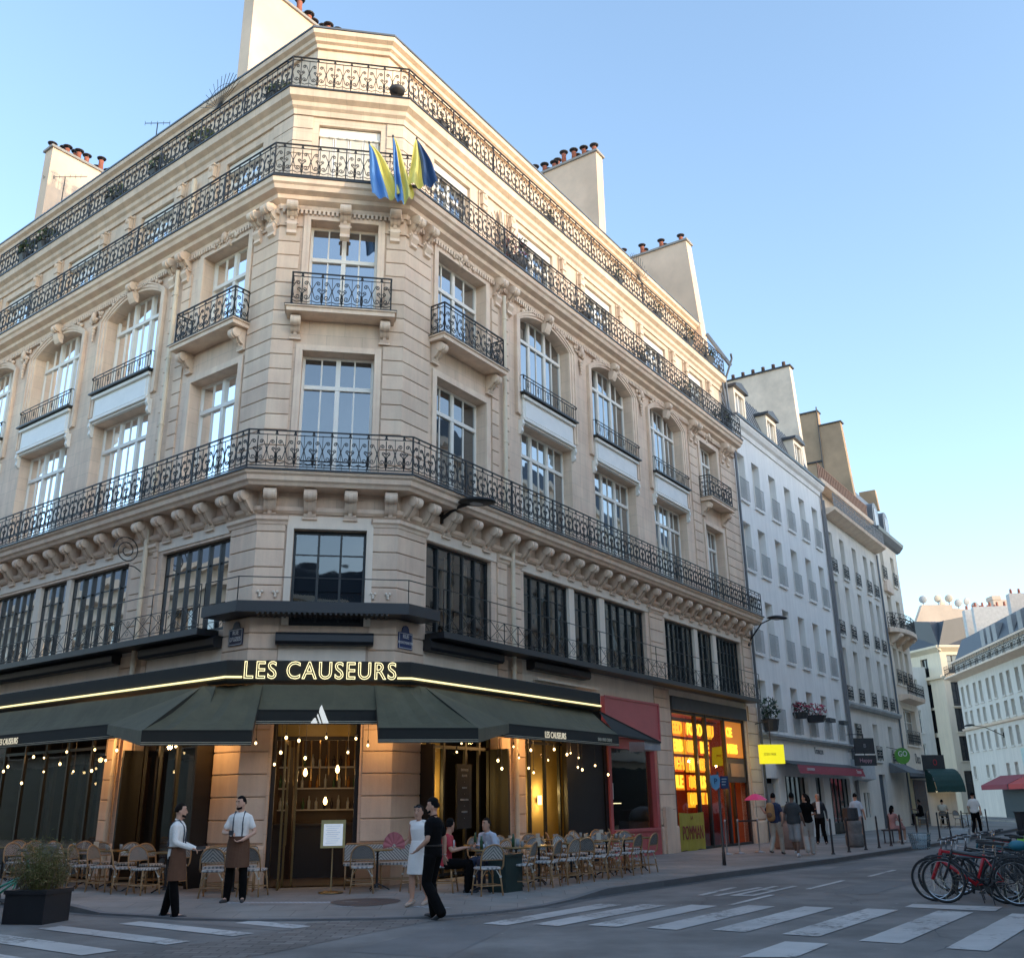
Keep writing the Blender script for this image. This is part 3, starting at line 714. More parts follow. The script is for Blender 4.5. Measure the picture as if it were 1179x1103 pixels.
# ---- chimneys of the corner building
def chimney(F, x0, x1, y0, y1, pts, pots, mat=render_gold, pipes=()):
    """wall slab: x thickness x0..x1, profile in y-z"""
    mb = MB(); n = len(pts)
    mb.extr(pts, lambda y, z: (x0, y, z), lambda y, z: (x1, y, z)); ch = part('chimney_wall', mb, mat, bld, F)
    top = [p for p in pts if p[1] > max(q[1] for q in pts)-1.3]
    ya, yb = min(p[0] for p in top), max(p[0] for p in top)
    za = [p[1] for p in top if p[0] == ya][0]; zb = [p[1] for p in top if p[0] == yb][0]
    mb = MB(); mb.extr([(ya-.08,za),(yb+.08,zb),(yb+.08,zb+.1),(ya-.08,za+.1)], lambda y, z: (x0-.08, y, z), lambda y, z: (x1+.08, y, z)); part('chimney_cap', mb, pmat('grey_coping',(.3,.28,.25),.8), ch, F)
    for i in range(pots):
        y = ya+(yb-ya)*(i+.3)/pots; z = za+(zb-za)*(i+.3)/pots+.1
        for j, xx in enumerate(((x0+x1)/2-.14, (x0+x1)/2+.16)):
            if j and i % 3 == 0: continue
            h = .26+.10*((i*5+j*3) % 4); mp = MB(); mp.lathe([(.12,0),(.095,h*.8),(.11,h*.85),(.10,h)], (xx, y, z), 10)
            pt = part('chimney_pot', mp, terracotta, ch, F, True)
            mp = MB(); mp.lathe([(.02,h+.10),(.18,h+.08),(.20,h+.11),(.08,h+.18),(.02,h+.21)], (xx, y, z), 12); 
            for t in range(3): mp.bar((xx+.1*cos(t*2.1), y+.1*sin(t*2.1), z+h), (xx+.1*cos(t*2.1), y+.1*sin(t*2.1), z+h+.14), .02)
            part('chimney_cowl', mp, soot, pt, F)
    return ch
# left facade chimneys (slabs perpendicular to the left street)
chimney(FL, -5.6, -5.05, 1.9, 9, [(2.1,22.6),(2.1,28.4),(9,28.4),(9,22.6)], 15)
chimney(FL, -18.5, -17.9, 1.9, 9, [(2.0,22.6),(2.0,27.65),(9.5,27.65),(9.5,22.6)], 15)
# right facade chimneys
chimney(FR, 14.4, 14.95, 1.9, 9, [(1.95,22.6),(1.95,28.0),(8.5,28.0),(8.5,22.6)], 13)
chimney(FR, 22.0, 22.6, 1.4, 9, [(.75,20.3),(1.3,27.35),(2.7,27.4),(8.6,27.4),(8.6,20.3)], 7)
# ================================================================== GROUND FLOOR: CAFE FRONT AND SHOPS
awn_mat = pmat('dark_green_canvas', (.085, .078, .042), .85, .18, 1.3, 5, .6, streak=.15)
awn_val = pmat('black_green_canvas', (.014, .013, .009), .85, .12, 2, 60, .1)
cream_line = pmat('cream_paint', (.55, .48, .34), .7)
neon_y = emat('neon_warm_white', (1., .88, .46), 2.2)
neon_line = emat('neon_line_yellow', (1., .86, .38), 1.9)
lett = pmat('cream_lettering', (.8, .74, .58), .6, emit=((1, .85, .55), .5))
wood_dark = pmat('dark_wood', (.0045, .004, .004), .5, .25, 3, 30, .1)
brass = pmat('brass', (.22, .14, .055), .3, .1, 5, 30, .03, metal=.8)
cafe_wall = pmat('ochre_plaster', (.42, .27, .08), .8, .1, 1.5, 20, .05)
bulb_m = emat('lamp_bulb_glow', (1, .66, .26), 9)
bulb_w = emat('warm_filament', (1, .55, .18), 14)
# fascia
mb = MB(); mb.sweep([(.03,4.10),(.74,4.10),(.79,4.16),(.79,4.55),(.77,4.57),(.03,4.60)], [fL(14), mA, mB, fR(7.88)]); fas = part('cafe_fascia', mb, awn_val, bld, Fb)
mb = MB(); mb.sweep([(.795,4.20),(.825,4.20),(.825,4.235),(.795,4.235)], [fL(14), mA, fC(-.02)]); part('neon_strip', mb, neon_line, fas, Fb)
mb = MB(); mb.sweep([(.795,4.20),(.825,4.20),(.825,4.235),(.795,4.235)], [fC(3.17), mB, fR(7.86)]); part('neon_strip', mb, neon_line, fas, Fb)
me = textmesh('LES CAUSEURS', .50, outline=.0065, sx=.865, space=1.14); me.materials.clear(); me.materials.append(neon_y)
part('neon_lettering', me, None, fas, FC @ T(1.57, -.825, 4.345), label='outlined glowing capital letters')
# awnings: every one a fixed part of the cafe front
def awning(name, T1, T2, B1, B2, val, parent=bld, F=Fb, sides=True, extra=None, mat=None, drop=.085):
    a = thing(name, extra[0], 'awning', F, 'black-green awnings of the cafe') if extra else None
    mb = MB(); n = 8
    T1, T2, B1, B2 = map(Vector, (T1, T2, B1, B2)); rows = []
    for i in range(n+1):
        t = i/n; l = T1.lerp(T2, t); b = B1.lerp(B2, t); row = []
        for j in range(7):
            u = j/6; p = l.lerp(b, u); p.z -= drop*sin(pi*u)*(1+.5*sin(i*2.1))+.012*sin(i*3.3+u*4); row.append(p)
        rows.append(row)
    for i in range(n):
        for j in range(6): mb.quad(rows[i][j], rows[i][j+1], rows[i+1][j+1], rows[i+1][j])
    part('canvas', mb, mat or awn_mat, a, F, True)
    mb = MB(); d = Vector((0, 0, -val)); m = 14
    pr = None
    for i in range(m):
        p, q = B1.lerp(B2, i/m), B1.lerp(B2, (i+1)/m); mb.quad(p+d, q+d, q, p)
        mb.quad(p+Vector((0,0,.02)), q+Vector((0,0,.02)), q+Vector((0,0,-.02)), p+Vector((0,0,-.02)))
    if sides: mb.poly([T1, B1, B1+d]); mb.poly([T2, B2+d, B2])
    v = part('valance', mb, awn_val, a, F)
    out = ((B2-B1).normalized().cross(Vector((0,0,1)))).normalized()
    mb = MB(); dz = Vector((0,0,-val+.025))
    for q in (0, .035): mb.bar(B1+dz+out*.006+Vector((0,0,q)), B2+dz+out*.006+Vector((0,0,q)), .004, .010)
    part('piping', mb, cream_line, v, F)
    return a
def P3(xy, z): return (xy[0], xy[1], z)
aw_c = awning('cafe_awning', P3(pC(.42,.80),4.07), P3(pC(2.72,.80),4.07), P3(pC(.30,1.32),3.50), P3(pC(2.80,1.32),3.50), .27, extra=('straight black-green awning with a small white emblem over the cafe door',))
aw_r = awning('cafe_awning', P3(pR(-.05,.80),4.07), P3(pR(7.75,.55),4.10), P3(pR(-.45,1.30),3.40), P3(pR(7.80,1.36),3.40), .30, extra=('long black-green awning on the right street front between the door and the red shop',), sides=True)
aw_l = awning('cafe_awning', P3(pL(13.5,.80),4.07), P3(pL(-.05,.80),4.07), P3(pL(13.5,1.25),3.42), P3(pL(-.45,1.25),3.42), .30, extra=('long black-green awning on the left street front',))
aw_h = awning('cafe_awning', P3(pC(2.70,.80),4.07), P3(pR(.10,.80),4.09), P3(pC(2.76,1.95),3.10), P3(pC(4.74,1.95),3.10), .27, extra=('projecting hooded awning to the right of the cafe door',))
aw_g = awning('cafe_awning', P3(pL(.42,.80),4.09), P3(pC(.42,.80),4.07), P3(pC(-1.66,1.95),3.06), P3(pC(.36,1.95),3.06), .27, extra=('projecting hooded awning to the left of the cafe door',))
# gussets of the hoods
mb = MB(); t2, b2 = Vector(P3(pR(.10,.80),4.09)), Vector(P3(pC(4.74,1.95),3.10)); q = Vector(P3(pR(2.6,1.3),3.42)); mb.poly([t2, b2, q]); mb.poly([b2, b2-Vector((0,0,.27)), q-Vector((0,0,.2)), q]); part('side_flap', mb, awn_mat, aw_h, Fb)
mb = MB(); t2, b2 = Vector(P3(pL(.42,.80),4.09)), Vector(P3(pC(-1.66,1.95),3.06)); q = Vector(P3(pL(3.0,1.3),3.42)); mb.poly([t2, q, b2]); mb.poly([b2, q, q-Vector((0,0,.2)), b2-Vector((0,0,.27))]); part('side_flap', mb, awn_mat, aw_g, Fb)
# lettering on the valances
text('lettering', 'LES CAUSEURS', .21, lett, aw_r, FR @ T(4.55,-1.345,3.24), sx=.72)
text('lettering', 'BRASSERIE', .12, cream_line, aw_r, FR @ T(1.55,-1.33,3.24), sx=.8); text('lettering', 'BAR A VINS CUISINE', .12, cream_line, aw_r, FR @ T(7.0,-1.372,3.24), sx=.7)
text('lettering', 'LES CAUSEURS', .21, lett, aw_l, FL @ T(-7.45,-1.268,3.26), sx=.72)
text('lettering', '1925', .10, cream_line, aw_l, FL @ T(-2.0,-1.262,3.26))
mb = MB()
for pts in ([(.0,.30),(.035,.36),(.19,.0),(.075,.0),(-.01,.22)], [(-.03,.19),(.045,0),(.015,0),(-.05,.155)], [(-.16,0),(-.16,.02),(-.10,.10),(-.075,.11),(-.03,0)]):
    mb.extr(pts, lambda x, z: (1.60+x, -1.345, 3.25+z), lambda x, z: (1.60+x, -1.338, 3.25+z))
part('emblem', mb, pmat('white_emblem', (.85,.85,.8), .6, emit=((1,1,.9), .5)), aw_c, FC)
# the dark awning that closes the right end over the red shop
aw_x = thing('shop_awning', 'dark awning sloping down in front of the red shop beside the cafe', 'awning', Fb)
mb = MB(); a, b, c, d = Vector(P3(pR(7.9,.72),4.07)), Vector(P3(pR(7.95,1.2),3.42)), Vector(P3(pR(10.8,1.15),3.34)), Vector(P3(pR(9.6,.1),3.9))
mb.poly([a, b, c]); mb.poly([a, c, d]); mb.bar(a, c, .05, .04); mb.bar(b, c, .06, .05); part('canvas', mb, awn_val, aw_x, Fb)
mb = MB(); e = Vector((0,0,-.24)); f = Vector(P3(pR(9.75,1.15),3.34)); mb.poly([f+e, c+e, c, f]); mb.poly([c+e, Vector(P3(pR(10.8,.1),3.34))+e, Vector(P3(pR(10.8,.1),3.4)), c]); part('end_flap', mb, pmat('grey_canvas', (.30,.30,.31), .8), aw_x, Fb)

# shop-front frames
def front(k, s0, s1, z1, vs, trans=(3.0,), mat=steel_frame, gm=glass_cafe, D=.28, z0=.12, name='shop_window'):
    F, sg = FACE[k]; mb = MB(); y0, y1 = D-.04, D+.04
    for s in [s0+.035]+list(vs)+[s1-.035]: mb.box(sg*(s-.035), sg*(s+.035), y0, y1, z0, z1)
    for z in (z0+.06, z1-.04)+tuple(trans): mb.box(sg*s0, sg*s1, y0+.008, y1-.008, z-.035, z+.035)
    fr = part(name, mb, mat, bld, F); e = [s0]+list(vs)+[s1]
    g = MB()
    for a, b in zip(e[:-1], e[1:]): g.quad((sg*a, D, z0), (sg*b, D, z0), (sg*b, D, z1), (sg*a, D, z1))
    part('pane', g, gm, fr, F); return fr
front('R', .99, 4.0, 3.98, (1.6,2.15,3.0,3.55), (2.95,)); front('R', 5.2, 9.45, 4.0, (5.8,6.55,7.3,8.3), (3.2,))
front('L', .9, 3.95, 3.98, (1.7,2.6,3.3), (3.1,)); front('L', 5.15, 14, 3.98, (6.2,7.3,8.4,9.5,10.6,11.7), (3.1,))
# folded dark leaves standing out beside the right-hand bay and left bay
for k, s, o in (('R', .99, .38), ('R', 3.95, .35), ('L', .92, .45), ('L', 3.9, .3)):
    F, sg = FACE[k]; mb = MB(); mb.box(sg*s-.035, sg*s+.035, -o, .2, .12, 2.95); part('folding_door', mb, wood_dark, bld, F)
mb = MB(); mb.box(7.35, 9.4, .05, .2, .12, 3.9); mb.box(9.42, 9.6, .02, .2, .12, 3.95); part('dark_door_panel', mb, wood_dark, bld, FR)
# brass-framed entrance of the chamfer
mb = MB(); y = .30
for x in (.66, 2.42): mb.box(x-.05, x+.05, y-.08, y+.08, .1, 3.93)
mb.box(.62, 2.46, y-.05, y+.05, 3.02, 3.10); mb.box(.62, 2.46, y-.08, y+.08, 3.86, 3.95)
fr = part('entrance_frame', mb, wood_dark, bld, FC)
mb = MB(); mb.quad((.7,.3,3.1),(2.38,.3,3.1),(2.38,.3,3.86),(.7,.3,3.86)); part('transom_panel', mb, pmat('gilded_glass', (.30,.21,.05), .35, .2, 2, 30), fr, FC)
mb = MB()
for (x, ya, yb) in ((.98, .2, -.35), (1.16, .25, -.1)):
    mb.box(x-.02, x+.02, ya-.02, ya+.02, .12, 3.0)
mb.box(.92, .96, -.62, -.58, .12, 3.0); mb.box(.92, .96, -.6, .25, 2.92, 3.0); mb.box(.92, .96, -.6, .25, .12, .24); part('door_leaf', mb, brass, fr, FC)
mb = MB(); mb.quad((.94,-.6,.2),(.94,.25,.2),(.94,.25,2.95),(.94,-.6,2.95)); part('door_pane', mb, glass_cafe, fr, FC)
mb = MB(); mb.tube([(1.0,-.5,.9),(1.04,-.52,.95),(1.04,-.52,1.7),(1.0,-.5,1.75)], .014, 8); part('door_handle', mb, brass, fr, FC)

# ---- cafe interior (real rooms behind the glass)
room = MB(); 
def rq(a, b, z0, z1): room.poly([P3(a,z0), P3(b,z0), P3(b,z1), P3(a,z1)])
room.poly([P3(pL(14,-.4),.12), P3(mA(-.4),.12), P3(mB(-.4),.12), P3(pR(9.4,-.4),.12), P3(pR(9.4,-4.6),.12), P3(pC(1.5,-5.5),.12), P3(pL(14,-4.6),.12)])
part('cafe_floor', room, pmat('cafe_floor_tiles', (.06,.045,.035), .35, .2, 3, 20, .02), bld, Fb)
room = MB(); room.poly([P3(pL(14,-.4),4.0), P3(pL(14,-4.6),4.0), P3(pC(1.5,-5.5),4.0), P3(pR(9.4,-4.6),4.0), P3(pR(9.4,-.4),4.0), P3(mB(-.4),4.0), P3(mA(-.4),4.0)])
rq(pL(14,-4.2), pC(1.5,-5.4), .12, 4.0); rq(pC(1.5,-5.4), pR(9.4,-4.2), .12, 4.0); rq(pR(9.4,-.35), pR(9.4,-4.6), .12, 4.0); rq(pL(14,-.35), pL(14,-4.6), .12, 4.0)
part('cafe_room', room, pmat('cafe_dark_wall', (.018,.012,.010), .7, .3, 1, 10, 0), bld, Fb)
mb = MB(); mb.box(5.6, 8.6, .80, .9, .12, 3.9); mb.box(1.15, 1.75, 1.1, 1.2, .12, 3.9); mb.box(2.95, 3.7, 1.6, 1.7, .12, 3.9); part('ochre_partition', mb, cafe_wall, bld, FR)
mb = MB()
mb.box(5.2, 9.4, .55, .7, .12, .75); part('banquette', mb, pmat('red_leather', (.12,.025,.015), .5), bld, FR)
mb = MB()
for i in range(14):   # wood slats deep in the left room
    mb.box(-1.1-i*.9, -1.3-i*.9, 2.4+.2*(i % 3), 2.5+.2*(i % 3), .12, 3.0)
part('slatted_screen', mb, pmat('brown_panels', (.03,.016,.010), .6, .3), bld, FL)
# bar with shelves, rods, bottles
bar = thing('cafe_bar', 'lit back bar with bottle shelves seen through the cafe doorway', 'bar', FC @ T(1.55, 2.6, .12))
mb = MB(); mb.box(-1.4,1.4,0,.5,0,1.12); mb.box(-1.45,1.45,-.05,.55,1.12,1.17); part('counter', mb, wood_dark, bar)
mb = MB(); mb.box(-1.4,1.4,1.3,1.36,0,3.6); part('back_panel', mb, pmat('back_bar_brown', (.035,.018,.010), .5, .3, 2, 20), bar)
for z in (1.45, 1.95, 2.45): mb = MB(); mb.box(-1.35,1.35,1.02,1.3,z,z+.03); part('shelf', mb, pmat('shelf_edge', (.20,.17,.13), .3, emit=((1,.7,.4),.03)), bar)
mb = MB()
for i in range(13): x = -1.2+i*.2; mb.bar((x,-.3,3.8),(x+.05,-.3,2.0+.12*((i*5) % 3)),.022)
part('hanging_rods', mb, brass, bar)
bcols = [pmat('bottle_green', (.03,.08,.04), .15), pmat('bottle_amber', (.25,.10,.02), .15), pmat('bottle_clear', (.35,.38,.40), .1), pmat('bottle_dark', (.02,.02,.03), .15)]
r = random.Random(4)
for z in (1.48, 1.98, 2.48):
    for i in range(15):
        mb = MB(); h = r.uniform(.24,.33); mb.lathe([(.036,0),(.038,h*.6),(.014,h*.78),(.013,h),(0,h)], (0,0,0), 8)
        single('bottle', mb, bcols[r.randrange(4)], 'bottle standing on the shelves of the back bar', 'bottle', FC @ T(1.55-1.27+i*.18+r.uniform(-.03,.03), 2.6+1.12, .12+z), 'bottles on the back bar shelves', True)
# ---- lamps: wall lamp, pendants, festoon bulbs
def plight(F, loc, e, col=(1,.62,.28), r=.05):
    l = bpy.data.lights.new('lamp_light', 'POINT'); l.energy = e; l.color = col; l.shadow_soft_size = r
    o = bpy.data.objects.new('lamp_light', l); COL.objects.link(o); o.matrix_basis = F @ T(*loc); return o
for i, (x, y, z, k, lab) in enumerate([(6.95,.70,1.75,'R','brass wall lamp glowing on the ochre wall in the right cafe bay'), (3.2,1.5,1.95,'R','shaded wall lamp behind the menu board bay'), (1.3,1.0,1.9,'R','wall lamp at the inner edge of the menu board bay')]):
    t = thing('wall_lamp', lab, 'lamp', FR @ T(x,y,z)); mb = MB(); mb.lathe([(.055,-.12),(.06,.12)], (0,0,0), 12); part('lamp_shade', mb, emat('lamp_shade_glow', (1,.6,.2), 5), t); mb = MB(); mb.box(-.03,.03,.02,.09,-.05,.05); part('bracket', mb, brass, t)
    plight(FR, (x, y-.12, z+.22), 17, (1,.66,.22), .04); plight(FR, (x, y-.12, z-.2), 9, (1,.66,.22), .04)
def pendant(F, x, y, z, lab, top=3.95, e=0):
    t = thing('pendant_lamp', lab, 'lamp', F @ T(x,y,z)); mb = MB(); mb.tube([(0,0,.12),(0,0,top-z)], .006, 4); part('cable', mb, soot, t)
    mb = MB(); mb.lathe([(.012,.12),(.03,.08),(.045,.02),(.03,-.03),(.004,-.05)], (0,0,0), 10); part('bulb', mb, bulb_w, t, None, True)
    if e: plight(F, (x,y,z-.1), e)
pendant(FC, 1.3, 1.2, 2.35, 'left one of the two bare bulbs hanging high in the doorway', e=3); pendant(FC, 2.0, 1.4, 2.42, 'right one of the two bare bulbs hanging high in the doorway', e=4); pendant(FC, 1.75, 2.3, 1.75, 'low bare bulb hanging over the bar counter', e=4)
for i in range(3): pendant(FL, -1.6-.55*i, 1.2, 2.7+.15*(i % 2), ['nearest','middle','farthest'][i]+' of the bulbs hanging inside the left cafe window', e=5 if i == 1 else 0)
def festoon(k, lst, lab):
    F, sg = FACE[k]; t = thing('string_lights', lab, 'string lights', F)
    for (s, o, z) in lst:
        mb = MB(); mb.tube([(sg*s,-o,z+.06),(sg*s,-o,3.55)], .006, 4); mb.lathe([(.018,.045),(.018,.10)], (sg*s,-o,z), 8); c = part('cable', mb, soot, t)
        mb = MB(); q_ = .017+.010*((int(s*37)+int(z*50)) % 3)/2; mb.ball((sg*s,-o,z), q_, q_, q_*1.3, 8, 6); part('bulb', mb, bulb_m, c, None, True)
    mb = MB(); pts = [(sg*s,-o,3.50+.05*(i % 2)) for i, (s, o, z) in enumerate(sorted(lst))]; mb.tube(pts, .008, 4); part('string', mb, soot, t)
festoon('R', [(1.0,1.0,2.75),(1.3,.9,2.95),(2.7,.9,2.62),(3.35,.9,2.95),(3.5,.95,2.7),(3.0,.8,2.45),(4.1,.9,2.9),(5.1,.95,2.95),(5.2,.7,2.7),(5.8,.9,2.85),(6.15,.8,2.9),(6.3,.95,2.78),(6.5,.8,2.55),(6.9,.7,2.5),(7.6,.7,2.62),(8.5,.6,2.4),(4.9,.45,2.4),(4.6,.5,2.5)], 'string of pear-shaped bulbs under the right-hand awning')
festoon('L', [(4.1,.9,2.95),(4.3,.8,2.5),(4.9,.9,2.5),(5.3,.9,2.95),(5.9,.7,2.7),(6.3,.9,2.85),(7.0,.8,2.9),(6.8,.6,2.55),(8.0,.9,2.7),(8.4,.8,2.6),(3.2,.9,2.9),(7.6,.7,2.3),(9.0,.8,2.6),(1.0,.9,2.9),(3.6,.9,2.7)], 'string of pear-shaped bulbs under the left-hand awning')
festoon('C', [(.35,.8,2.9),(.85,.7,2.72),(.95,.9,3.0),(1.2,.75,2.95),(1.35,.9,2.6),(1.75,.9,3.0),(2.2,.7,2.72),(2.35,.9,2.98),(2.6,.8,2.85),(.72,.4,2.5)], 'string of bulbs under the awning over the cafe door')
for F, loc, e in ((FR,(4.6,-.75,3.2),34),(FR,(5.9,-.9,3.0),10),(FR,(2.6,-.8,3.1),7),(FR,(8.2,-.8,3.0),5),(FL,(-4.5,-.75,3.1),30),(FL,(-.55,-.65,3.05),24),(FL,(-7.5,-.7,2.9),5),(FC,(1.5,-.8,3.2),5),(FC,(2.9,-.6,3.1),14)): plight(F, loc, e, (1,.50,.16), .06)
plight(FL, (-2.2,1.0,2.8), 3); plight(FL, (-7,1.8,2.6), 5); plight(FR, (6.5,1.0,3.4), 10, (1,.7,.25)); plight(FC, (1.55,2.0,3.2), 5, (1,.5,.2))
# hanging menu board in the right-hand bay
mb = MB(); mb.box(-.28,.28,-.02,.02,-.85,.55); bd = thing('menu_board', 'tall black menu board with white writing hanging in the right cafe bay', 'menu board', FR @ T(2.25,-.25,2.0)); part('board', mb, pmat('blackboard', (.012,.013,.013), .7), bd)
wm = pmat('chalk_white', (.55,.55,.52), .8)
for i, (tx, sz) in enumerate([('ENTREES',.07),('PLATS',.07),('-',.05),('CUISINE',.05),('-',.05),('BIERES & VINS',.05),('-',.05),('DESSERTS',.05),('-',.05)]): text('writing', tx, sz, wm, bd, FR @ T(2.25,-.275,2.42-.13*i))
# ---- red shop
redp = pmat('red_shopfront_paint', (.52,.10,.10), .4, .08, 2, 30, .03)
F = FR; mb = MB(); mb.box(9.28,12.9,-.14,-.02,3.52,4.66); rs = part('red_sign_panel', mb, redp, bld, F)
mb = MB()
for (a,b,c,d) in ((9.28,12.9,4.62,4.68),(9.28,12.9,3.5,3.56),(12.84,12.92,3.56,4.62),(9.26,9.34,3.56,4.62)): mb.box(a,b,-.17,-.141,c,d)
part('panel_moulding', mb, redp, rs, F)
mb = MB(); mb.box(9.6,9.75,-.04,.25,.12,3.4); mb.box(12.62,12.80,-.04,.25,.12,3.5); mb.box(9.75,12.62,-.06,.25,.12,.82); mb.box(9.75,12.62,-.1,.2,.82,.9); mb.box(9.75,12.62,.0,.2,3.2,3.5)
rf = part('red_shop_frame', mb, redp, bld, F)
for a in (9.85, 10.8, 11.75): mb = MB(); mb.box(a,a+.8,-.075,-.062,.25,.72); part('frame_panel', mb, redp, rf, F)
mb = MB(); mb.quad((9.75,.12,.9),(12.62,.12,.9),(12.62,.12,3.2),(9.75,.12,3.2)); part('shop_pane', mb, glassmat('red_shop_glass',(.02,.02,.02),.05,see=True,tint=(.75,.8,.78)), bld, F)
mb = MB(); mb.quad((9.6,2.0,.12),(12.8,2.0,.12),(12.8,2.0,3.5),(9.6,2.0,3.5)); mb.quad((9.6,.3,3.45),(12.8,.3,3.45),(12.8,2,3.45),(9.6,2,3.45)); mb.quad((9.6,.3,.12),(12.8,.3,.12),(12.8,2,.12),(9.6,2,.12)); mb.quad((12.8,.3,.12),(12.8,2,.12),(12.8,2,3.5),(12.8,.3,3.5)); mb.quad((9.6,.3,.12),(9.6,2,.12),(9.6,2,3.5),(9.6,.3,3.5)); part('shop_room', mb, pmat('green_black_room', (.012,.016,.014), .6), bld, F)
mb = MB(); mb.box(10.3,12.0,.9,.93,1.62,1.64); part('counter_light', mb, emat('counter_light', (1,.75,.4), 3), bld, F)
mb = MB(); mb.box(9.9,10.05,.1,.115,1.75,2.2); mb.box(9.82,9.92,.1,.115,1.4,1.8); part('paper_notice', mb, pmat('paper', (.7,.7,.68), .8), bld, F)
mb = MB(); mb.box(12.98,13.5,-.16,-.05,.12,1.5); mb.box(13.5,13.85,-.10,-.05,.12,1.35); part('meter_cupboard', mb, stone, bld, F)
# ---- yellow food shop
mb = MB(); mb.box(14.12,20.9,-.08,.05,4.60,5.05); part('shop_fascia', mb, pmat('slate_grey_sheet', (.045,.052,.06), .6), bld, F)
mb = MB()
for s in (14.16,16.15,17.05,18.75,20.68): mb.box(s-.055,s+.055,.02,.14,.12,4.6)
mb.box(14.12,20.7,.03,.13,.12,.2); mb.box(14.12,20.7,.035,.125,4.5,4.59); part('shop_window', mb, steel_frame, bld, F)
mb = MB(); mb.quad((14.2,.09,.2),(18.7,.09,.2),(18.7,.09,4.5),(14.2,.09,4.5)); part('shop_pane', mb, glassmat('food_shop_glass',(.02,.02,.02),.02,see=True,tint=(.95,.95,.95)), bld, F)
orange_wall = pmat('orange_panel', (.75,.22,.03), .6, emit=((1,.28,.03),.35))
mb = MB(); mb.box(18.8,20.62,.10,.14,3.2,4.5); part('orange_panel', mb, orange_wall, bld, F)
mb = MB(); mb.box(18.8,20.66,.06,.14,2.3,3.17); pl = part('dark_panel', mb, pmat('dark_brown_panel', (.05,.04,.035), .6), bld, F)
mb = MB(); mb.box(19.1,20.4,.03,.058,2.5,2.98); part('wooden_plate', mb, pmat('plywood', (.32,.20,.10), .6), pl, F)
mb = MB(); mb.quad((14.0,2.4,.12),(20.8,2.4,.12),(20.8,2.4,4.6),(14.0,2.4,4.6)); mb.quad((14,.2,4.58),(20.8,.2,4.58),(20.8,2.4,4.58),(14,2.4,4.58)); mb.quad((14,.2,.13),(20.8,.2,.13),(20.8,2.4,.13),(14,2.4,.13)); mb.quad((20.75,.1,.12),(20.75,2.4,.12),(20.75,2.4,4.6),(20.75,.1,4.6)); mb.quad((14.1,.1,.12),(14.1,2.4,.12),(14.1,2.4,4.6),(14.1,.1,4.6)); part('shop_room', mb, pmat('ember_room', (.34,.07,.02), .6, .5, 2, 10), bld, F)
neo = [emat('neon_amber', (1,.36,.015), 2.0), emat('neon_yellow', (1,.55,.03), 2.2), emat('neon_red', (1,.10,.02), 2.0)]
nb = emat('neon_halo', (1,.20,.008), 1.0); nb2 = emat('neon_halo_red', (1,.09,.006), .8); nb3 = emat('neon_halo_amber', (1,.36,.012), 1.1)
signs = thing('neon_sign_wall', 'rows of amber and yellow neon lettering hanging in the food shop window', 'neon sign', F)
rows = [(4.08,[(14.3,'STREED'),(16.3,'FOOD'),(18.0,'MU')]),(3.48,[(14.3,'SUPERB'),(16.3,'RED'),(17.4,'BEE')]),(2.88,[(14.3,'LUNCH'),(16.3,'FRI'),(17.3,'EDS')]),(2.28,[(14.3,'POULE'),(16.3,'BO'),(17.2,'LS')]),(1.70,[(16.3,'MOIT'),(17.7,'E')])]
for i, (z, ws) in enumerate(rows):
    for j, (s, w) in enumerate(ws):
        m = neo[(i+j) % 2]; me = textmesh(w, .56, outline=.024, sx=.84, align='LEFT'); me.materials.clear(); me.materials.append(m); part('neon_lettering', me, None, signs, F @ T(s,.45,z))
        L = len(w)*.34; mb = MB(); mb.box(s-.05, s+L, .52, .56, z-.25, z+.25); part('halo_panel', mb, [nb, nb2, nb3][(i*2+j) % 3], signs)  # emissive board behind each word imitates the halo of the neon
        me = textmesh(w, .50, depth=.004, sx=.84, align='LEFT'); me.materials.clear(); me.materials.append(neo[2] if (i+j) % 3 == 0 else neo[(i+j+1) % 2]); part('neon_lettering', me, None, signs, F @ T(s+.02,.5,z))
        mb = MB(); mb.bar((s,.45,z+.24),(s,.45,4.5),.01); mb.bar((s+L,.45,z+.24),(s+L,.45,4.5),.01); part('cable', mb, soot, signs)
for z, w in ((4.08,'CIE'),(3.48,'MIERS')):
    me = textmesh(w, .46, outline=.02, sx=.8, align='LEFT'); me.materials.clear(); me.materials.append(neo[1]); part('neon_lettering', me, None, signs, F @ T(18.95,.04,z))
plight(F, (16.5,-.35,3.0), 22, (1,.5,.15), .04); plight(F, (17,1.2,2.0), 40, (1,.42,.10), .04); plight(F, (19.5,-.6,2.9), 8, (1,.5,.15), .04)
ban = thing('fabric_banner', 'yellow fabric banner with drippy dark red lettering in the food shop window', 'banner', F @ T(15.15,-.04,.75))
mb = MB(); n = 10
for i in range(n):
    x0, x1 = -.98+1.96*i/n, -.98+1.96*(i+1)/n; mb.quad((x0,-.02*sin(i*1.3),-.62+.03*sin(i)),(x1,-.02*sin(i*1.3+1.3),-.62+.03*sin(i+1)),(x1,0,.56-.03*sin(pi*(i+1)/n)),(x0,0,.56-.03*sin(pi*i/n)))
part('cloth', mb, pmat('banner_yellow', (.36,.30,.03), .8), ban, None, True)
text('lettering', 'POMMAN', .62, pmat('dark_red_ink', (.22,.02,.02), .7), ban, F @ T(15.15,-.07,.66), sx=.62); text('lettering', 'LA', .16, pmat('dark_red_ink', (.22,.02,.02), .7), ban, F @ T(15.1,-.07,1.14))
mb = MB(); mb.box(16.3,18.5,.25,.3,.15,1.55); part('red_poster', mb, pmat('red_poster', (.35,.03,.025), .6, .3), bld, F)
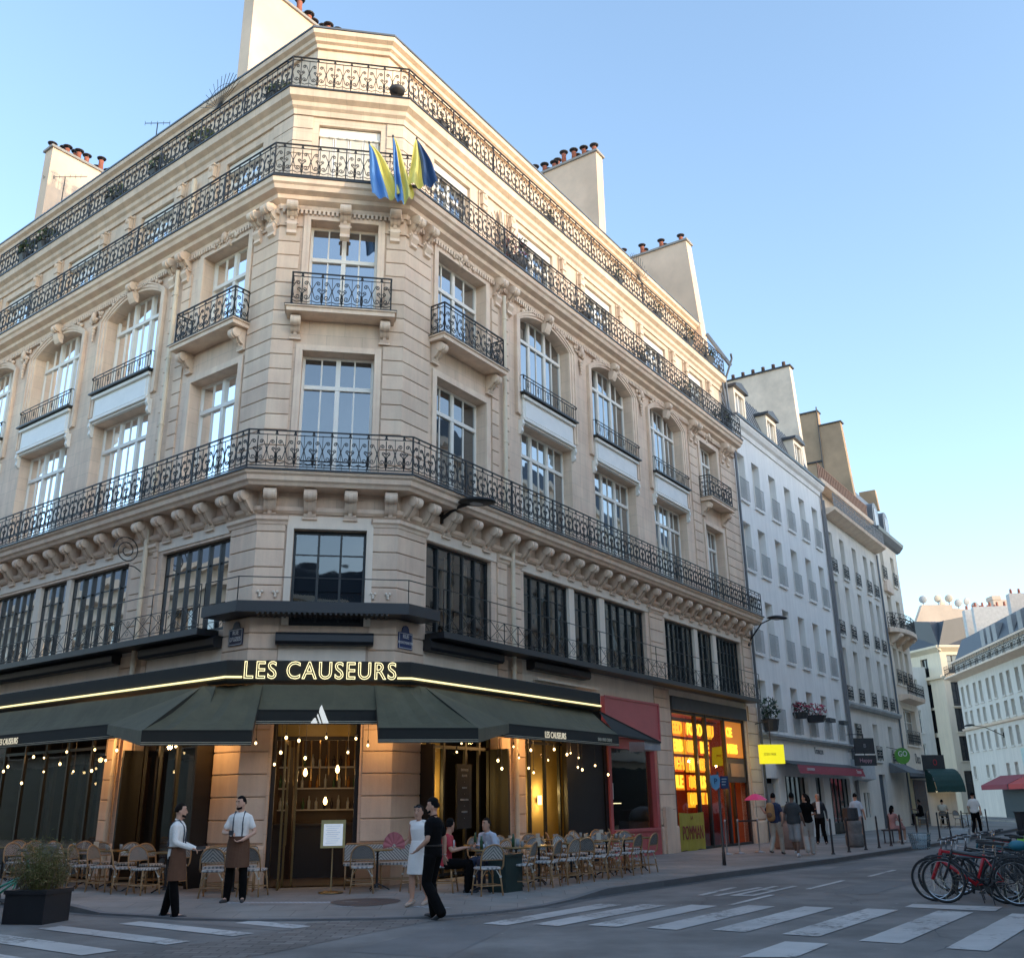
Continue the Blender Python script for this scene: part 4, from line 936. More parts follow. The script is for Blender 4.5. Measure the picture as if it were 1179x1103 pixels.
mb = MB(); mb.box(19.0,19.06,.3,.36,.15,2.3); mb.box(19.9,20.0,.28,.4,.15,2.3); part('door_frame', mb, wood_dark, bld, F)

# ================================================================== GROUND
asphalt = pmat('asphalt', (.20,.19,.178), .85, .24, .7, 70, .6, stain=.32)
paving = pmat('pavement_slabs', (.27,.25,.225), .8, .16, .8, 50, .2, stain=.35, brick=dict(axes='XY', w=.9, h=.5, m=.008, v=.14), brickdark=.55)
granite = pmat('granite_kerb', (.15,.15,.155), .8, .15, 3, 80, .15, island=.2)
cobble = pmat('cobbles', (.22,.21,.195), .75, .2, 2, 60, .3, stain=.3, brick=dict(axes='XY', w=.34, h=.17, m=.014, v=.45), brickdark=.35)
paint = pmat('road_paint', (.54,.53,.51), .8, .12, 1.2, 60, .1, stain=.25, wear=(.20,.19,.178))
mb = MB(); mb.quad((-900,-900,0),(900,-900,0),(900,900,0),(-900,900,0)); struct('road', mb, asphalt)
def wl(s, o): return pL(s, o)
kerb = [wl(22,3.6), wl(8,3.5), wl(2,3.45), wl(.0,3.45), wl(-1.0,3.40), wl(-1.9,3.25), (-5.3,16.55), (-4.3,16.25), (-3.2,16.2), (-2.2,16.2), (-1.35,16.36), (-.7,16.65), (-.1,17.15), (.45,17.78), pR(0,4.45), pR(1.24,4.45), pR(3.4,4.6), pR(5.57,4.75), pR(9,5.1), pR(12.4,5.45), pR(17.8,5.7), pR(21.3,5.95), pR(30,6.1), pR(40,6.1), pR(47,6.1), pR(51.5,5.6), pR(53.2,4.2), pR(53.6,1.0), pR(53.6,-8)]
low = set(range(4, 15))
inn = [wl(22,-.5), wl(8,-.5), wl(2,-.5), wl(.8,-.5), wl(.3,-.5), mA(-.5)[:], pC(.5,-.5), pC(1.0,-.5), pC(1.6,-.5), pC(2.2,-.5), pC(2.6,-.5), mB(-.5), pR(.3,-.5), pR(.8,-.5), pR(1.2,-.5), pR(2,-.5), pR(3.4,-.5), pR(5.57,-.5), pR(9,-.5), pR(12.4,-.5), pR(17.8,-.5), pR(21.3,-.5), pR(30,-.5), pR(40,-.5), pR(47,-.5), pR(51,-.5), pR(52,-.5), pR(52.2,-.6), pR(52.2,-8)]
def inset(P, Q, d):
    v = Vector(Q)-Vector(P); return tuple(Vector(P)+v.normalized()*d)
k2 = [inset(k, i, .16) for k, i in zip(kerb, inn)]; k3 = [inset(k, i, 1.3) for k, i in zip(kerb, inn)]
zk = [.035 if i in low else .12 for i in range(len(kerb))]
mb = MB(); mk = MB()
for i in range(len(kerb)-1):
    za, zb = zk[i], zk[i+1]
    mk.quad((*kerb[i],0),(*kerb[i+1],0),(*kerb[i+1],zb),(*kerb[i],za)); mk.quad((*kerb[i],za),(*kerb[i+1],zb),(*k2[i+1],zb),(*k2[i],za))
    mb.quad((*k2[i],za),(*k2[i+1],zb),(*k3[i+1],.12),(*k3[i],.12)); mb.quad((*k3[i],.12),(*k3[i+1],.12),(*inn[i+1],.12),(*inn[i],.12))
struct('pavement', mb, paving, I4); 
o = bpy.data.objects['pavement']
struct('kerb', mk, granite)
def gz(x, y):
    d = 9; P = Vector((x, y))
    for a, b in zip(kerb[4:14], kerb[5:15]):
        a, b = Vector(a), Vector(b); q = b-a; t = max(0, min(1, (P-a).dot(q)/q.length_squared)); d = min(d, (P-a-q*t).length)
    return .035+.085*max(0, min(1, (d-.16)/1.14))
# opposite pavements (right street, left street, behind the camera)
def slab(name, pts, z=.12, m=paving):
    mb = MB(); n = len(pts); mb.add([(*p, 0) for p in pts]+[(*p, z) for p in pts], [tuple(range(n, 2*n))]+[(i, (i+1) % n, n+(i+1) % n, n+i) for i in range(n)]); return struct(name, mb, m)
# cobbled gutter strip
def strip_quads(pts, z, w0): pass
mb = MB(); mb.poly([(*wl(-5.5,14),.004),(*wl(-6.9,14),.004),(*wl(-7.0,4.9),.004),(*wl(-6.55,2.2),.004),(-1.3,16.0,.004),(.3,17.2,.004),(-.2,17.1,.004),(-1.4,16.33,.004),(-3.2,16.18,.004),(*wl(-5.45,3),.004)][:10]); struct('cobbled_gutter', mb, cobble)
mb = MB(); mb.poly([(*wl(-1.95,3.5),.004),(-5.2,16.5,.004),(-3.3,16.17,.004),(*wl(-5.4,2.9),.004),(*wl(-5.4,3.2),.004)]); struct('smooth_asphalt', mb, asphalt)
# painted markings, one object per stripe
def stripe(F, sg, s0, s1, o0, o1, sk=0, label=''):
    mb = MB(); n = 8; r = random.Random(int(o0*31))
    e = [(s0+(s1-s0)*i/n) for i in range(n+1)]
    for i in range(n): mb.quad((sg*e[i],-(o0+sk*i/n+r.uniform(-.01,.01)),.009),(sg*e[i+1],-(o0+sk*(i+1)/n),.009),(sg*e[i+1],-(o1+sk*(i+1)/n),.009),(sg*e[i],-(o1+sk*i/n),.009))
    return struct('crossing_stripe', mb, paint, F)
for s0, s1, o0, o1 in [(-3.62,-.30,5.03,5.45),(-3.35,-.05,5.73,6.18),(-3.05,.25,6.5,6.97),(-2.95,.60,7.38,7.85),(-2.73,.82,8.27,8.76),(-2.71,.95,9.25,9.74),(-2.87,1.12,10.30,10.81),(-3.03,1.2,11.34,11.81),(-2.7,1.2,12.35,12.8)]: stripe(FR, 1, s0, s1, o0, o1, .13)
for s0, s1, o0, o1 in [(-5.35,-4.0,2.62,2.96),(-5.28,-2.5,3.60,3.98),(-5.22,-1.95,4.60,4.98),(-5.15,-1.9,5.62,6.10),(-5.1,-1.9,6.6,7.1),(-5.0,-1.9,7.6,8.1)]: stripe(FL, -1, s0, s1, o0, o1)
mb = MB(); mb.poly([(*pR(-4.83,9.5),.009),(*pR(-4.55,10.05),.009),(*pR(-3.3,10.05),.009),(*pR(-3.36,9.52),.009)]); struct('road_patch', mb, paint)
mb = MB(); mb.poly([(*pR(1.43,9.85),.009),(*pR(2.0,9.85),.009),(*pR(2.15,11.2),.009),(*pR(1.42,11.2),.009)]); struct('stop_bar', mb, paint)
for s0, s1, o in ((4.05,6.41,7.42),(7.84,10.15,7.6),(.55,2.57,7.22),(12,14.4,7.8),(16,18.5,7.9),(21,24,7.9),(27,31,8.0)): mb = MB(); mb.box(s0,s1,-o-.05,-o+.05,.004,.008); struct('lane_dash', mb, paint, FR)
mb = MB()
for q in ([(1.9,6.0),(3.8,5.92),(3.8,6.05),(1.9,6.13)], [(1.95,6.3),(4.0,6.4),(4.0,6.52),(1.95,6.42)], [(2.08,6.58),(4.4,6.58),(4.4,6.70),(2.1,6.70)], [(2.2,6.9),(4.6,6.92),(4.6,7.03),(2.2,7.0)], [(2.1,6.7),(2.35,6.7),(2.4,6.9),(2.15,6.9)], [(3.4,6.7),(3.6,6.7),(3.6,6.92),(3.4,6.92)]):
    mb.poly([(*pR(s,o),.0085) for s, o in q])
struct('painted_lane_letters', mb, paint)
tact = pmat('pale_tactile_paving', (.42,.44,.46), .8, .1, 3, 60, .1, brick=dict(axes='XY', w=.08, h=.08, m=.016, v=.1), brickdark=.6)
mb = MB(); mb.poly([*[(*wl(s,o),gz(*wl(s,o))+.006) for s,o in ((-2.2,1.75),(-2.7,2.15),(-4.6,1.05),(-4.2,.55))]]); struct('tactile_paving', mb, tact)
mb = MB(); mb.poly([*[(*pR(s,o),gz(*pR(s,o))+.006) for s,o in ((-2.95,3.10),(-2.75,3.6),(-.7,3.9),(-.8,3.25))]]); struct('tactile_paving', mb, tact)
# iron cover in the pavement
mb = MB(); mb.add([(-2.6+.6*cos(i*pi/12),17.85+.6*sin(i*pi/12),gz(-2.6+.6*cos(i*pi/12),17.85+.6*sin(i*pi/12))+.008) for i in range(24)], [tuple(range(24))]); struct('manhole_cover', mb, pmat('cast_iron_cover', (.04,.042,.045), .6, .3, 6, 60, .3))

# patches, cracks and gutter dirt in the road
patch_m = pmat('tar_patch', (.15,.15,.148), .8, .12, 2, 90, .4, stain=.2); crack_m = pmat('crack_tar', (.045,.047,.05), .7)
for pts in ([(3.4,7.9),(6.8,8.0),(6.7,8.9),(3.5,8.8)], [(-3.9,4.6),(-3.7,5.6),(-6.5,6.6),(-6.7,5.2)], [(8.2,6.0),(13.5,6.1),(13.4,6.8),(8.3,6.7)], [(-.2,8.95),(.9,9.0),(.95,9.2),(-.2,9.16)], [(-9,9),(-5.6,9.4),(-5.6,10.2),(-9,9.9)]):
    mb = MB(); mb.poly([(*pR(s, o), .0035) for s, o in pts]); struct('asphalt_patch', mb, patch_m)
r = random.Random(77)
for k in range(16):
    s, o = r.uniform(-8, 16), r.uniform(6, 12.5); a = r.uniform(0, 6.28); mb = MB(); pr = None
    for i in range(26):
        a += r.uniform(-.45,.45); s += .16*cos(a); o += .16*sin(a); w = r.uniform(.003,.009); q = (pR(s, o-w), pR(s, o+w))
        if o < 6.3: break
        if pr: mb.quad((*pr[0],.0062),(*pr[1],.0062),(*q[1],.0062),(*q[0],.0062))
        pr = q
    if mb.v: struct('road_crack', mb, crack_m)
gut = pmat('gutter_dirt', (.10,.10,.10), .9, .3, 3, 40, .3, stain=.5)
mb = MB()
for i in range(len(kerb)-4):
    if 5 <= i <= 12: continue
    a, b = Vector(kerb[i]), Vector(kerb[i+1]); d = (b-a).normalized(); nn = Vector((d.y, -d.x)); w0, w1 = .22, .22; mb.quad((*a,.003),(*(a+nn*w0),.003),(*(b+nn*w1),.003),(*b,.003))
struct('gutter', mb, gut)
mb = MB()
for i in range(70):
    s, o = r.uniform(-7,14), r.uniform(4.9,12); c = pR(s,o); q = r.uniform(.01,.035); a = r.uniform(0,3); mb.add([(c[0]+q*cos(a+k*2.1)*(1+.5*(k==1)), c[1]+q*sin(a+k*2.1), .011) for k in range(3)], [(0,1,2)])
tag(part('road_litter', mb, pmat('paper_scraps', (.45,.45,.43), .8, island=.5)), 'scraps of paper and leaves scattered over the road', 'litter', None, 'stuff')
# ================================================================== NEIGHBOURING AND OPPOSITE BUILDINGS
curt_w = pmat('net_curtain_grey', (.30,.29,.27), .9, .25, 1.2, 20, .1)
def house(name, label, F, x0, x1, H, depth, wins, wmat, win_per=2, D=.28, rail=None, railh=.85, trim=None, sill=True, cols=None, frame=None, body=True, skip_below=0, glass=None, leaves=2, roofm=None, flat=True):
    """wins: (xa, xb, za, zb, kind)"""
    b = thing(name, label, 'building', F @ T(x0,0,0)); trim = trim or wmat
    mb = MB(); wall_grid(mb, 1, x0, x1, 0, H, [(w[0],w[1],w[2],w[3]) for w in wins], D); part('wall', mb, wmat, b, F)
    if body:
        mb = MB(); mb.add([(x0,D+.12,0),(x1,D+.12,0),(x1,depth,0),(x0,depth,0),(x0,D+.12,H),(x1,D+.12,H),(x1,depth,H),(x0,depth,H)], [(4,5,6,7),(0,1,5,4),(1,2,6,5),(2,3,7,6),(3,0,4,7)]); part('rear_wall', mb, black_int, b, F)
        mb = MB(); mb.quad((x0,0,0),(x0,depth,0),(x0,depth,H),(x0,0,H)); mb.quad((x1,0,0),(x1,0,H),(x1,depth,H),(x1,depth,0)); part('side_wall', mb, wmat, b, F)
    for w in wins:
        xa, xb, za, zb = w[:4]; kind = w[4] if len(w) > 4 else 'w'
        if kind == 'none': continue
        window(b, F, 1, xa, xb, za, zb, leaves, 1, None, D, frame or white_paint, glass or glass_plain, .05, .08, .03, bars=tuple(za+(zb-za)*q for q in (.34,.67)), seed=int(xa*10))
        if sill: mb = MB(); mb.box(xa-.1, xb+.1, -.09, .1, za-.10, za-.003); part('sill', mb, trim, b, F)
        if rail == 'bars':
            mb = MB(); xm = xb-xa+.1; 
            for z in (0.03, railh): mb.box(0, xm, -.012, .012, z-.012, z+.012)
            n = int(xm/.095)
            for i in range(n+1): mb.box(xm*i/n-.007, xm*i/n+.007, -.007, .007, .03, railh)
            part('window_rail', mb, pmat('grey_railing', (.27,.265,.26), .5), b, F @ T(xa-.05, -.1, za+.02))
        elif rail == 'scroll': part('window_rail', railing(xb-xa+.08, railh, .5, 9), iron, b, F @ T(xa-.04, -.1, za+.02))
    return b
white_wall = pmat('white_render', (.98,.92,.86), .85, .04, .8, 14, .06, streak=.10, stain=.06)
cols = [22.62,24.45,26.66,28.85,31.05,33.2]; ws = []
for za, zb in ((14.2,16.4),(11.05,13.2),(7.5,9.9),(4.35,6.39)):
    for i, c in enumerate(cols): ws.append((c, c+.95, za, zb))
ws += [(22.5,24.1,.12,2.5,'none'),(24.85,27.8,.12,2.6,'none'),(28.9,30.0,.12,2.6,'none'),(31.0,34.3,.12,2.6,'none')]
wb = house('white_house', 'white rendered house with small grey window railings right of the cream corner building', FR, 22.25, 35.05, 17.5, 11, ws, white_wall, rail='bars', railh=.95, D=.33)
FW = FR
def prof(name, p, a, b, parent, mat, F=FR): mb = MB(); mb.extr(p, lambda o, z: (a, -o, z), lambda o, z: (b, -o, z)); return part(name, mb, mat, parent, F)
prof('cornice', [(-.01,17.4),(.06,17.4),(.1,17.6),(.22,17.7),(.3,17.85),(.3,17.95),(-.01,17.95)], 22.27, 35.05, wb, white_wall)
prof('gutter', [(.28,17.96),(.36,17.96),(.38,18.06),(.3,18.08),(.0,18.08),(.0,17.96)], 22.27, 35.05, wb, zinc)
mb = MB(); mb.extr([(.05,18.08),(.9,20.6),(4,21.6),(9,21.6),(11,18.0),(11,17.5),(.05,17.5)], lambda y, z: (22.28,y,z), lambda y, z: (34.55,y,z)); roof = part('mansard_roof', mb, zinc, wb, FR)
mb = MB()
for i in range(28): x = 22.5+i*.43; mb.bar((x,.04,18.1),(x,.89,20.62),.03,.03)
part('roof_seams', mb, zinc, roof, FR)
for x in (23.2,27.4,31.5):
    mb = MB(); mb.box(x,x+.12,.05,1.2,18.1,19.75); mb.box(x+1.25,x+1.37,.05,1.2,18.1,19.75); mb.box(x+.12,x+1.25,.05,.2,19.55,19.75); mb.box(x+.12,x+1.25,.05,.2,18.1,18.2); d = part('dormer', mb, render_pale, wb, FR)
    mb = MB(); mb.extr([(x-.12,19.75),(x+1.49,19.75),(x+1.45,19.9),(x+.68,20.12),(x-.08,19.9)], lambda a, z: (a,-.12,z), lambda a, z: (a,1.6,z)); part('dormer_roof', mb, pmat('dark_lead', (.03,.033,.038), .5), d, FR)
    mb = MB(); mb.box(x+.12,x+.17,.14,.19,18.2,19.55); mb.box(x+1.2,x+1.25,.14,.19,18.2,19.55); mb.box(x+.65,x+.72,.14,.19,18.2,19.55); part('dormer_frame', mb, white_paint, d, FR)
    mb = MB(); mb.quad((x+.12,.17,18.2),(x+1.25,.17,18.2),(x+1.25,.17,19.55),(x+.12,.17,19.55)); part('dormer_pane', mb, glass_plain, d, FR)
chim = pmat('pale_chimney_render', (.85,.70,.55), .9, .07, .7, 16, .06, stain=.25)
mb = MB(); mb.extr([(.5,19.2),(.72,25.35),(8,25.35),(8,19.2)], lambda y, z: (34.6,y,z), lambda y, z: (35.1,y,z)); ch = part('chimney_wall', mb, chim, wb, FR)
mb = MB(); mb.box(34.5,35.2,.62,8.1,25.35,25.43); part('chimney_cap', mb, soot, ch, FR)
for i in range(10): mb = MB(); mb.lathe([(.13,0),(.10,.35),(.12,.36),(.1,.38)], (34.85,1.1+i*.62,25.43), 8); part('chimney_pot', mb, pmat('dark_pots', (.10,.06,.05), .8), ch, FR, True)
# string band, shop front of the white house
prof('string_band', [(-.01,4.05),(.12,4.05),(.16,4.12),(.22,4.16),(.22,4.24),(-.01,4.28)], 22.27, 35.05, wb, pmat('grey_band', (.4,.4,.39), .8, .2, 3, 30, .1))
mb = MB(); mb.quad((22.3,1.3,.1),(35,1.3,.1),(35,1.3,2.7),(22.3,1.3,2.7)); part('dark_backing', mb, black_int, wb, FR)
for a, b in ((24.85,27.8),(28.9,30.0),(31.0,34.3)):
    mb = MB(); n = max(2, round((b-a)/.6))
    for i in range(n+1): x = a+(b-a)*i/n; mb.box(x-.03,x+.03,.16,.24,.12,2.6)
    mb.box(a,b,.17,.23,.12,.6); fr = part('shop_window', mb, steel_frame, wb, FR)
    mb = MB(); mb.quad((a,.2,.1),(b,.2,.1),(b,.2,2.6),(a,.2,2.6)); part('pane', mb, glassmat('street_shop_glass', (.06,.07,.075), .14), fr, FR)
mb = MB(); mb.box(22.6,24.0,.22,.3,.12,2.3); part('grey_door', mb, pmat('grey_door_paint', (.3,.3,.29), .6), wb, FR)
text('shop_lettering', 'Troncon', .42, soot, wb, FR @ T(29.8,-.02,3.76), sx=.9)
ra = thing('shop_awning', 'narrow dark red awning over the grey shop windows of the white house', 'awning', FR @ T(29,0,2.9))
mb = MB(); mb.extr([(0,3.25),(.7,3.05),(.7,3.0),(0,3.15)], lambda o, z: (23.9,-o,z), lambda o, z: (34.4,-o,z)); part('housing', mb, soot, ra, FR)
mb = MB(); mb.quad((24.4,-.82,2.68),(34.2,-.82,2.68),(34.2,-.72,3.03),(24.4,-.72,3.03)); part('valance', mb, pmat('crimson_canvas', (.28,.012,.03), .7), ra, FR)
text('lettering', 'CUISINE MAISON', .15, pmat('pink_white', (.7,.6,.6), .7), ra, FR @ T(25.9,-.80,2.86), sx=.9); text('lettering', 'Troncon', .26, pmat('pink_white', (.7,.6,.6), .7), ra, FR @ T(33.2,-.80,2.88), sx=.9)
fl = [pmat('red_blossom', (.35,.02,.05), .7, .5, 9, 60, .1), pmat('plant_green', (.05,.085,.03), .8, .4, 9, 60, .1), pmat('dark_foliage', (.022,.035,.02), .8, .4, 9, 60, .1)]
def leafball(c, rx, ry, rz, n, size, seed, mats=1):
    r = random.Random(seed); mb = MB()
    for i in range(n):
        while True:
            p = Vector((r.uniform(-1,1), r.uniform(-1,1), r.uniform(-1,1)))
            if .15 < p.length < 1: break
        if r.random() < .6: p = p.normalized()*r.uniform(.7,1.08)
        q = Vector((c[0]+p.x*rx, c[1]+p.y*ry, c[2]+p.z*rz)); a = Vector((r.gauss(0,1), r.gauss(0,1), r.gauss(0,1))).normalized(); b = a.orthogonal().normalized(); s = size*r.uniform(.6,1.3)
        mb.cur = 0 if r.random() < .6 else (1 if mats > 1 else 0)
        mb.add([q-a*s, q+b*s*.5, q+a*s, q-b*s*.5], [(0,1,2,3)])
    return mb
def pot(F, label, w, h, seed, mats, group=None, cat='plant'):
    t = thing('potted_plant', label, cat, F, group); mb = MB(); mb.lathe([(w*.3,0),(w*.4,h*.35),(w*.43,h*.36),(w*.38,h*.36)], (0,0,0), 10); part('pot', mb, soot, t)
    part('foliage', leafball((0,0,h*.65), w*.5, w*.4, h*.4, 220, .05+.04*h, seed, 2), mats, t); return t
pot(FR @ T(29.0,-.25,5.0), 'red geraniums on the railing of the white house, third window of the lowest row', 1.3, .8, 1, [fl[0], fl[1]])
pot(FR @ T(27.0,-.25,5.05), 'dark reddish plant on the railing left of the red geraniums', .9, .7, 2, [fl[2], fl[0]])
pot(FR @ T(22.9,-.3,4.3), 'tall bushy plant in the first low window of the white house', .9, 1.3, 3, [fl[2], fl[1]])
for i, x in enumerate((31.5,33.7)): mb = MB(); mb.box(-.45,.45,-.12,.12,0,.18); single('window_box', mb, soot, ['small black flower box on the fifth low railing of the white house','small black flower box on the last low railing of the white house'][i], 'flower box', FR @ T(x,-.22,5.15))
# yellow cube sign on a bracket, dark pipes
ys = thing('hanging_sign', 'bright yellow box sign hanging from a bracket beside the food shop', 'sign', FR @ T(21.6,-.6,3.0))
ymat = pmat('yellow_sign', (.8,.72,.0), .5, .02, 2, 20, 0, emit=((1,.92,.02),.75))
mb = MB(); mb.box(-.46,.46,-.12,.12,-.34,.36); 
part('box', mb, ymat, ys, FR @ T(20.85,-.95,3.31) @ RZ(radians(-50)))
text('lettering', 'EDEN PARK', .15, pmat('olive_ink', (.25,.22,.02), .6), ys, FR @ T(20.85,-.95,3.31) @ RZ(radians(-50)) @ T(-.1,-.125,0), sx=.62)
mb = MB(); mb.bar((20.85,-.95,3.6),(20.85,-.95,4.6),.03); mb.bar((20.85,-.95,4.55),(21.9,-.02,4.55),.04); part('bracket', mb, soot, ys, FR)
# ---- grey-cream third house
grey_wall = pmat('grey_cream_render', (.88,.80,.70), .88, .06, .8, 14, .06, streak=.14, stain=.12)
ws = []; cols = [35.65,37.85,40.35,42.75,44.4]
for za, zb in ((13.35,15.65),(9.95,12.9),(6.5,9.3)):
    for c in cols: ws.append((c, c+.85, za, zb))
ws += [(36.4,37.2,4.6,5.4),(39.95,40.95,3.6,5.55),(43.3,44.2,3.5,5.6),(36.4,37.8,.12,1.95,'none'),(39.95,41.3,.12,2.9,'none')]
gb = house('grey_house', 'grey-cream house with brown chimney walls, third in the row', FR, 35.07, 46.0, 16.6, 11, ws, grey_wall, rail='scroll', railh=.75, D=.33)
prof('balcony_edge', [(-.01,16.35),(.3,16.4),(.7,16.6),(.75,16.75),(.0,16.75)], 35.1, 46.0, gb, stone_trim)
mb = MB(); mb.box(35.3,45.9,.5,.6,16.7,18.4); part('set_back_wall', mb, stone_warm, gb, FR)
mb = railing(10.6,.8,.55); part('balcony_railing', mb, pmat('grey_railing', (.27,.265,.26), .5), gb, FR @ T(35.2,-.66,16.76))
prof('upper_cornice', [(-.6,18.3),(.15,18.3),(.2,18.5),(-.6,18.52)], 35.1, 46.0, gb, stone_trim)
brown = pmat('brown_chimney_render', (.40,.27,.165), .9, .12, .8, 16, .1, stain=.3)
mb = MB(); mb.extr([(.5,18.4),(.9,25.4),(2.3,25.4),(2.3,18.4)], lambda y, z: (45.2,y,z), lambda y, z: (45.7,y,z)); c1 = part('chimney_wall', mb, brown, gb, FR)
mb = MB(); mb.extr([(2.3,18.4),(2.32,26.5),(8,26.5),(8,18.4)], lambda y, z: (45.25,y,z), lambda y, z: (45.8,y,z)); c2 = part('chimney_wall', mb, brown, gb, FR)
mb = MB(); mb.box(45.1,45.8,.8,2.3,25.4,25.48); part('chimney_cap', mb, soot, c1, FR); mb = MB(); mb.box(45.15,45.9,2.25,8,26.5,26.6); part('chimney_cap', mb, soot, c2, FR)
mb = MB(); mb.tube([(45.15,2.32,19),(45.15,2.32,26.8)],.05,6); mb.box(45.12,45.2,2.3,7,22.9,23.0); part('flue_pipe', mb, soot, c2, FR)
mb = MB(); mb.box(35.2,46,.6,8,18.45,18.55); mb.bar((38,.5,18.5),(38,.5,19.6),.03)
n = 30
part('flat_roof', mb, zinc, gb, FR)
mb = MB()
for i in range(n): mb.box(35.3+i*.34, 35.5+i*.34, .0, .04, 18.52, 19.45)
mb.box(35.2,45.6,-.01,.03,19.4,19.46); part('terrace_screen', mb, pmat('rusty_screen', (.13,.07,.045), .8, .3), gb, FR)
prof('string_band', [(-.01,6.15),(.2,6.15),(.28,6.3),(.28,6.4),(-.01,6.45)], 35.1, 46.0, gb, pmat('grey_band', (.4,.4,.39)))
mb = MB(); mb.tube([(35.1,-.12,.1),(35.1,-.12,17.2)],.09,8); mb.tube([(34.95,-.1,4.3),(34.95,-.1,17.6)],.05,8); part('downpipe', mb, pmat('grey_pipe', (.16,.155,.16), .6), gb, FR)
mb = MB(); mb.tube([(45.95,-.1,.1),(45.95,-.1,16.3)],.06,8); part('downpipe', mb, zinc, gb, FR)
mb = MB(); mb.box(36.35,37.85,.0,.06,.12,.75); mb.box(36.35,36.5,.0,.1,.12,2.0); mb.box(37.7,37.85,0,.1,.12,2.0); mb.box(37.05,37.15,.0,.08,.12,2.0); part('white_door', mb, white_paint, gb, FR)
mb = MB(); mb.quad((36.4,.1,.7),(37.8,.1,.7),(37.8,.1,1.95),(36.4,.1,1.95)); part('door_pane', mb, glass_plain, gb, FR)
mb = MB(); mb.box(40.0,41.3,.15,.2,.12,2.9); part('blue_door', mb, pmat('blue_grey_door', (.03,.045,.07), .5), gb, FR)
mb = MB(); mb.extr([(0,3.55),(.45,3.5),(.45,2.6),(0,2.5)], lambda o, z: (34.9,-o,z), lambda o, z: (37.6,-o,z)); part('white_shop_hood', mb, pmat('off_white_panel', (.55,.56,.57), .6), gb, FR)
for i, (x, z, w, h, tx, lab) in enumerate([(34.7,4.15,1.05,.75,'B','black square sign with a pale emblem projecting from the grey house'), (34.6,3.45,1.15,.5,'Happy','smaller black sign with pink lettering below the black square sign')]):
    t = thing('hanging_sign', lab, 'sign', FR @ T(x,-.8,z)); Fs = FR @ T(x,-.8,z) @ RZ(radians(-45)); mb = MB(); mb.box(-w/2,w/2,-.05,.05,-h/2,h/2); part('board', mb, soot, t, Fs)
    text('lettering', tx, .26, pmat('pink_ink', (.5,.25,.3), .6) if i else pmat('grey_ink', (.25,.25,.27), .6), t, Fs @ T(0,-.056,0)); mb = MB(); mb.bar((x,-.8,z+h/2),(x,-.8,z+h/2+.2),.03); mb.bar((x,-.8,z+h/2+.2),(x,0,z+h/2+.2),.03); part('bracket', mb, soot, t, FR)
# ---- narrow fourth house with round-headed dormers and rounded balcony
ws = [(47.0,47.9,14.4,17.2),(47.6,48.7,8.5,10.6),(49.4,50.5,8.5,10.6),(47.4,50.6,4.75,6.8),(47.2,48.3,11.9,13.4)]
ws = [(47.6,48.6,12.0,14.0),(49.9,50.9,12.0,14.0),(47.2,48.1,15.0,17.0),(50.0,50.9,15.0,17.0),(47.2,48.2,8.4,10.6),(48.7,49.6,8.4,10.6),(50.2,51.1,8.4,10.6),(47.7,50.9,4.75,6.9)]
nh = house('narrow_house', 'narrow cream house with arched dormers and a rounded stone balcony, fourth in the row', FR, 46.02, 52.0, 18.0, 11, ws, pmat('cream_narrow', (.90,.76,.60), .88, .06, .8, 14, .06, streak=.1), rail='scroll', D=.3)
prof('cornice', [(-.01,17.6),(.2,17.7),(.45,18.0),(.5,18.2),(0,18.25)], 45.9, 52.4, nh, zinc)
mb = MB(); mb.extr([(.1,18.2),(.8,20.8),(3,21.2),(10,21.2),(10,18)], lambda y, z: (46,y,z), lambda y, z: (51.9,y,z)); part('mansard_roof', mb, zinc, nh, FR)
for x in (46.7, 49.4):
    mb = MB(); pts = [(x,18.2),(x+1.4,18.2)]+[(x+.7+.7*cos(a*pi/8), 19.5+.6*sin(a*pi/8)) for a in range(9)]; mb.extr(pts, lambda a, z: (a,-.05,z), lambda a, z: (a,1.2,z)); d = part('dormer', mb, zinc, nh, FR)
    mb = MB(); mb.box(x+.3,x+1.1,-.08,-.06,18.4,19.7); part('dormer_pane', mb, glass_plain, d, FR)
mb = MB(); pts = [(46.2,0)]+[(49.0-2.9*cos(a*pi/8)*1.0, .25+.75*sin(a*pi/8)) for a in range(9)]+[(51.9,0)]
mb.extr(pts, lambda x, o: (x,-o,11.45), lambda x, o: (x,-o,11.7)); part('balcony_slab', mb, stone_trim, nh, FR)
for x in (47, 48.6, 50.2): mb = MB(); corbel(mb, 1, x, 11.45, .8, .7, .35); part('corbel', mb, stone_trim, nh, FR)
for i in range(1, 9):
    a, b = Vector((pts[i][0], -pts[i][1]+.06)), Vector((pts[i+1][0], -pts[i+1][1]+.06)); d = b-a; part('balcony_railing', railing(d.length, .95, .6, 9), iron, nh, FR @ T(a.x, a.y, 11.7) @ RZ(atan2(d.y, d.x)))
mb = MB(); mb.extr([(0,7.3),(.6,7.45),(.65,7.7),(0,7.7)], lambda o, z: (47,-o,z), lambda o, z: (51.5,-o,z)); part('lower_balcony', mb, stone_trim, nh, FR)
part('balcony_railing', railing(4.5,.8,.6), iron, nh, FR @ T(47,-.6,7.7))
mb = MB(); pts = [(47.1,14.2),(48.9,14.2)]+[(48+.9*cos(a*pi/8), 14.35+.7*sin(a*pi/8)) for a in range(9)]; mb.extr(pts, lambda a, z: (a,-.22,z), lambda a, z: (a,0,z)); part('arched_pediment', mb, stone_trim, nh, FR)
mb = MB(); mb.extr([(.6,20.8),(.7,22.3),(1.8,22.3),(1.8,20.8)], lambda y, z: (51.6,y,z), lambda y, z: (52.0,y,z)); part('chimney_wall', mb, brown, nh, FR)
text('shop_lettering', 'Deco', .85, soot, nh, FR @ T(49.8,-.03,3.95), sx=.75)
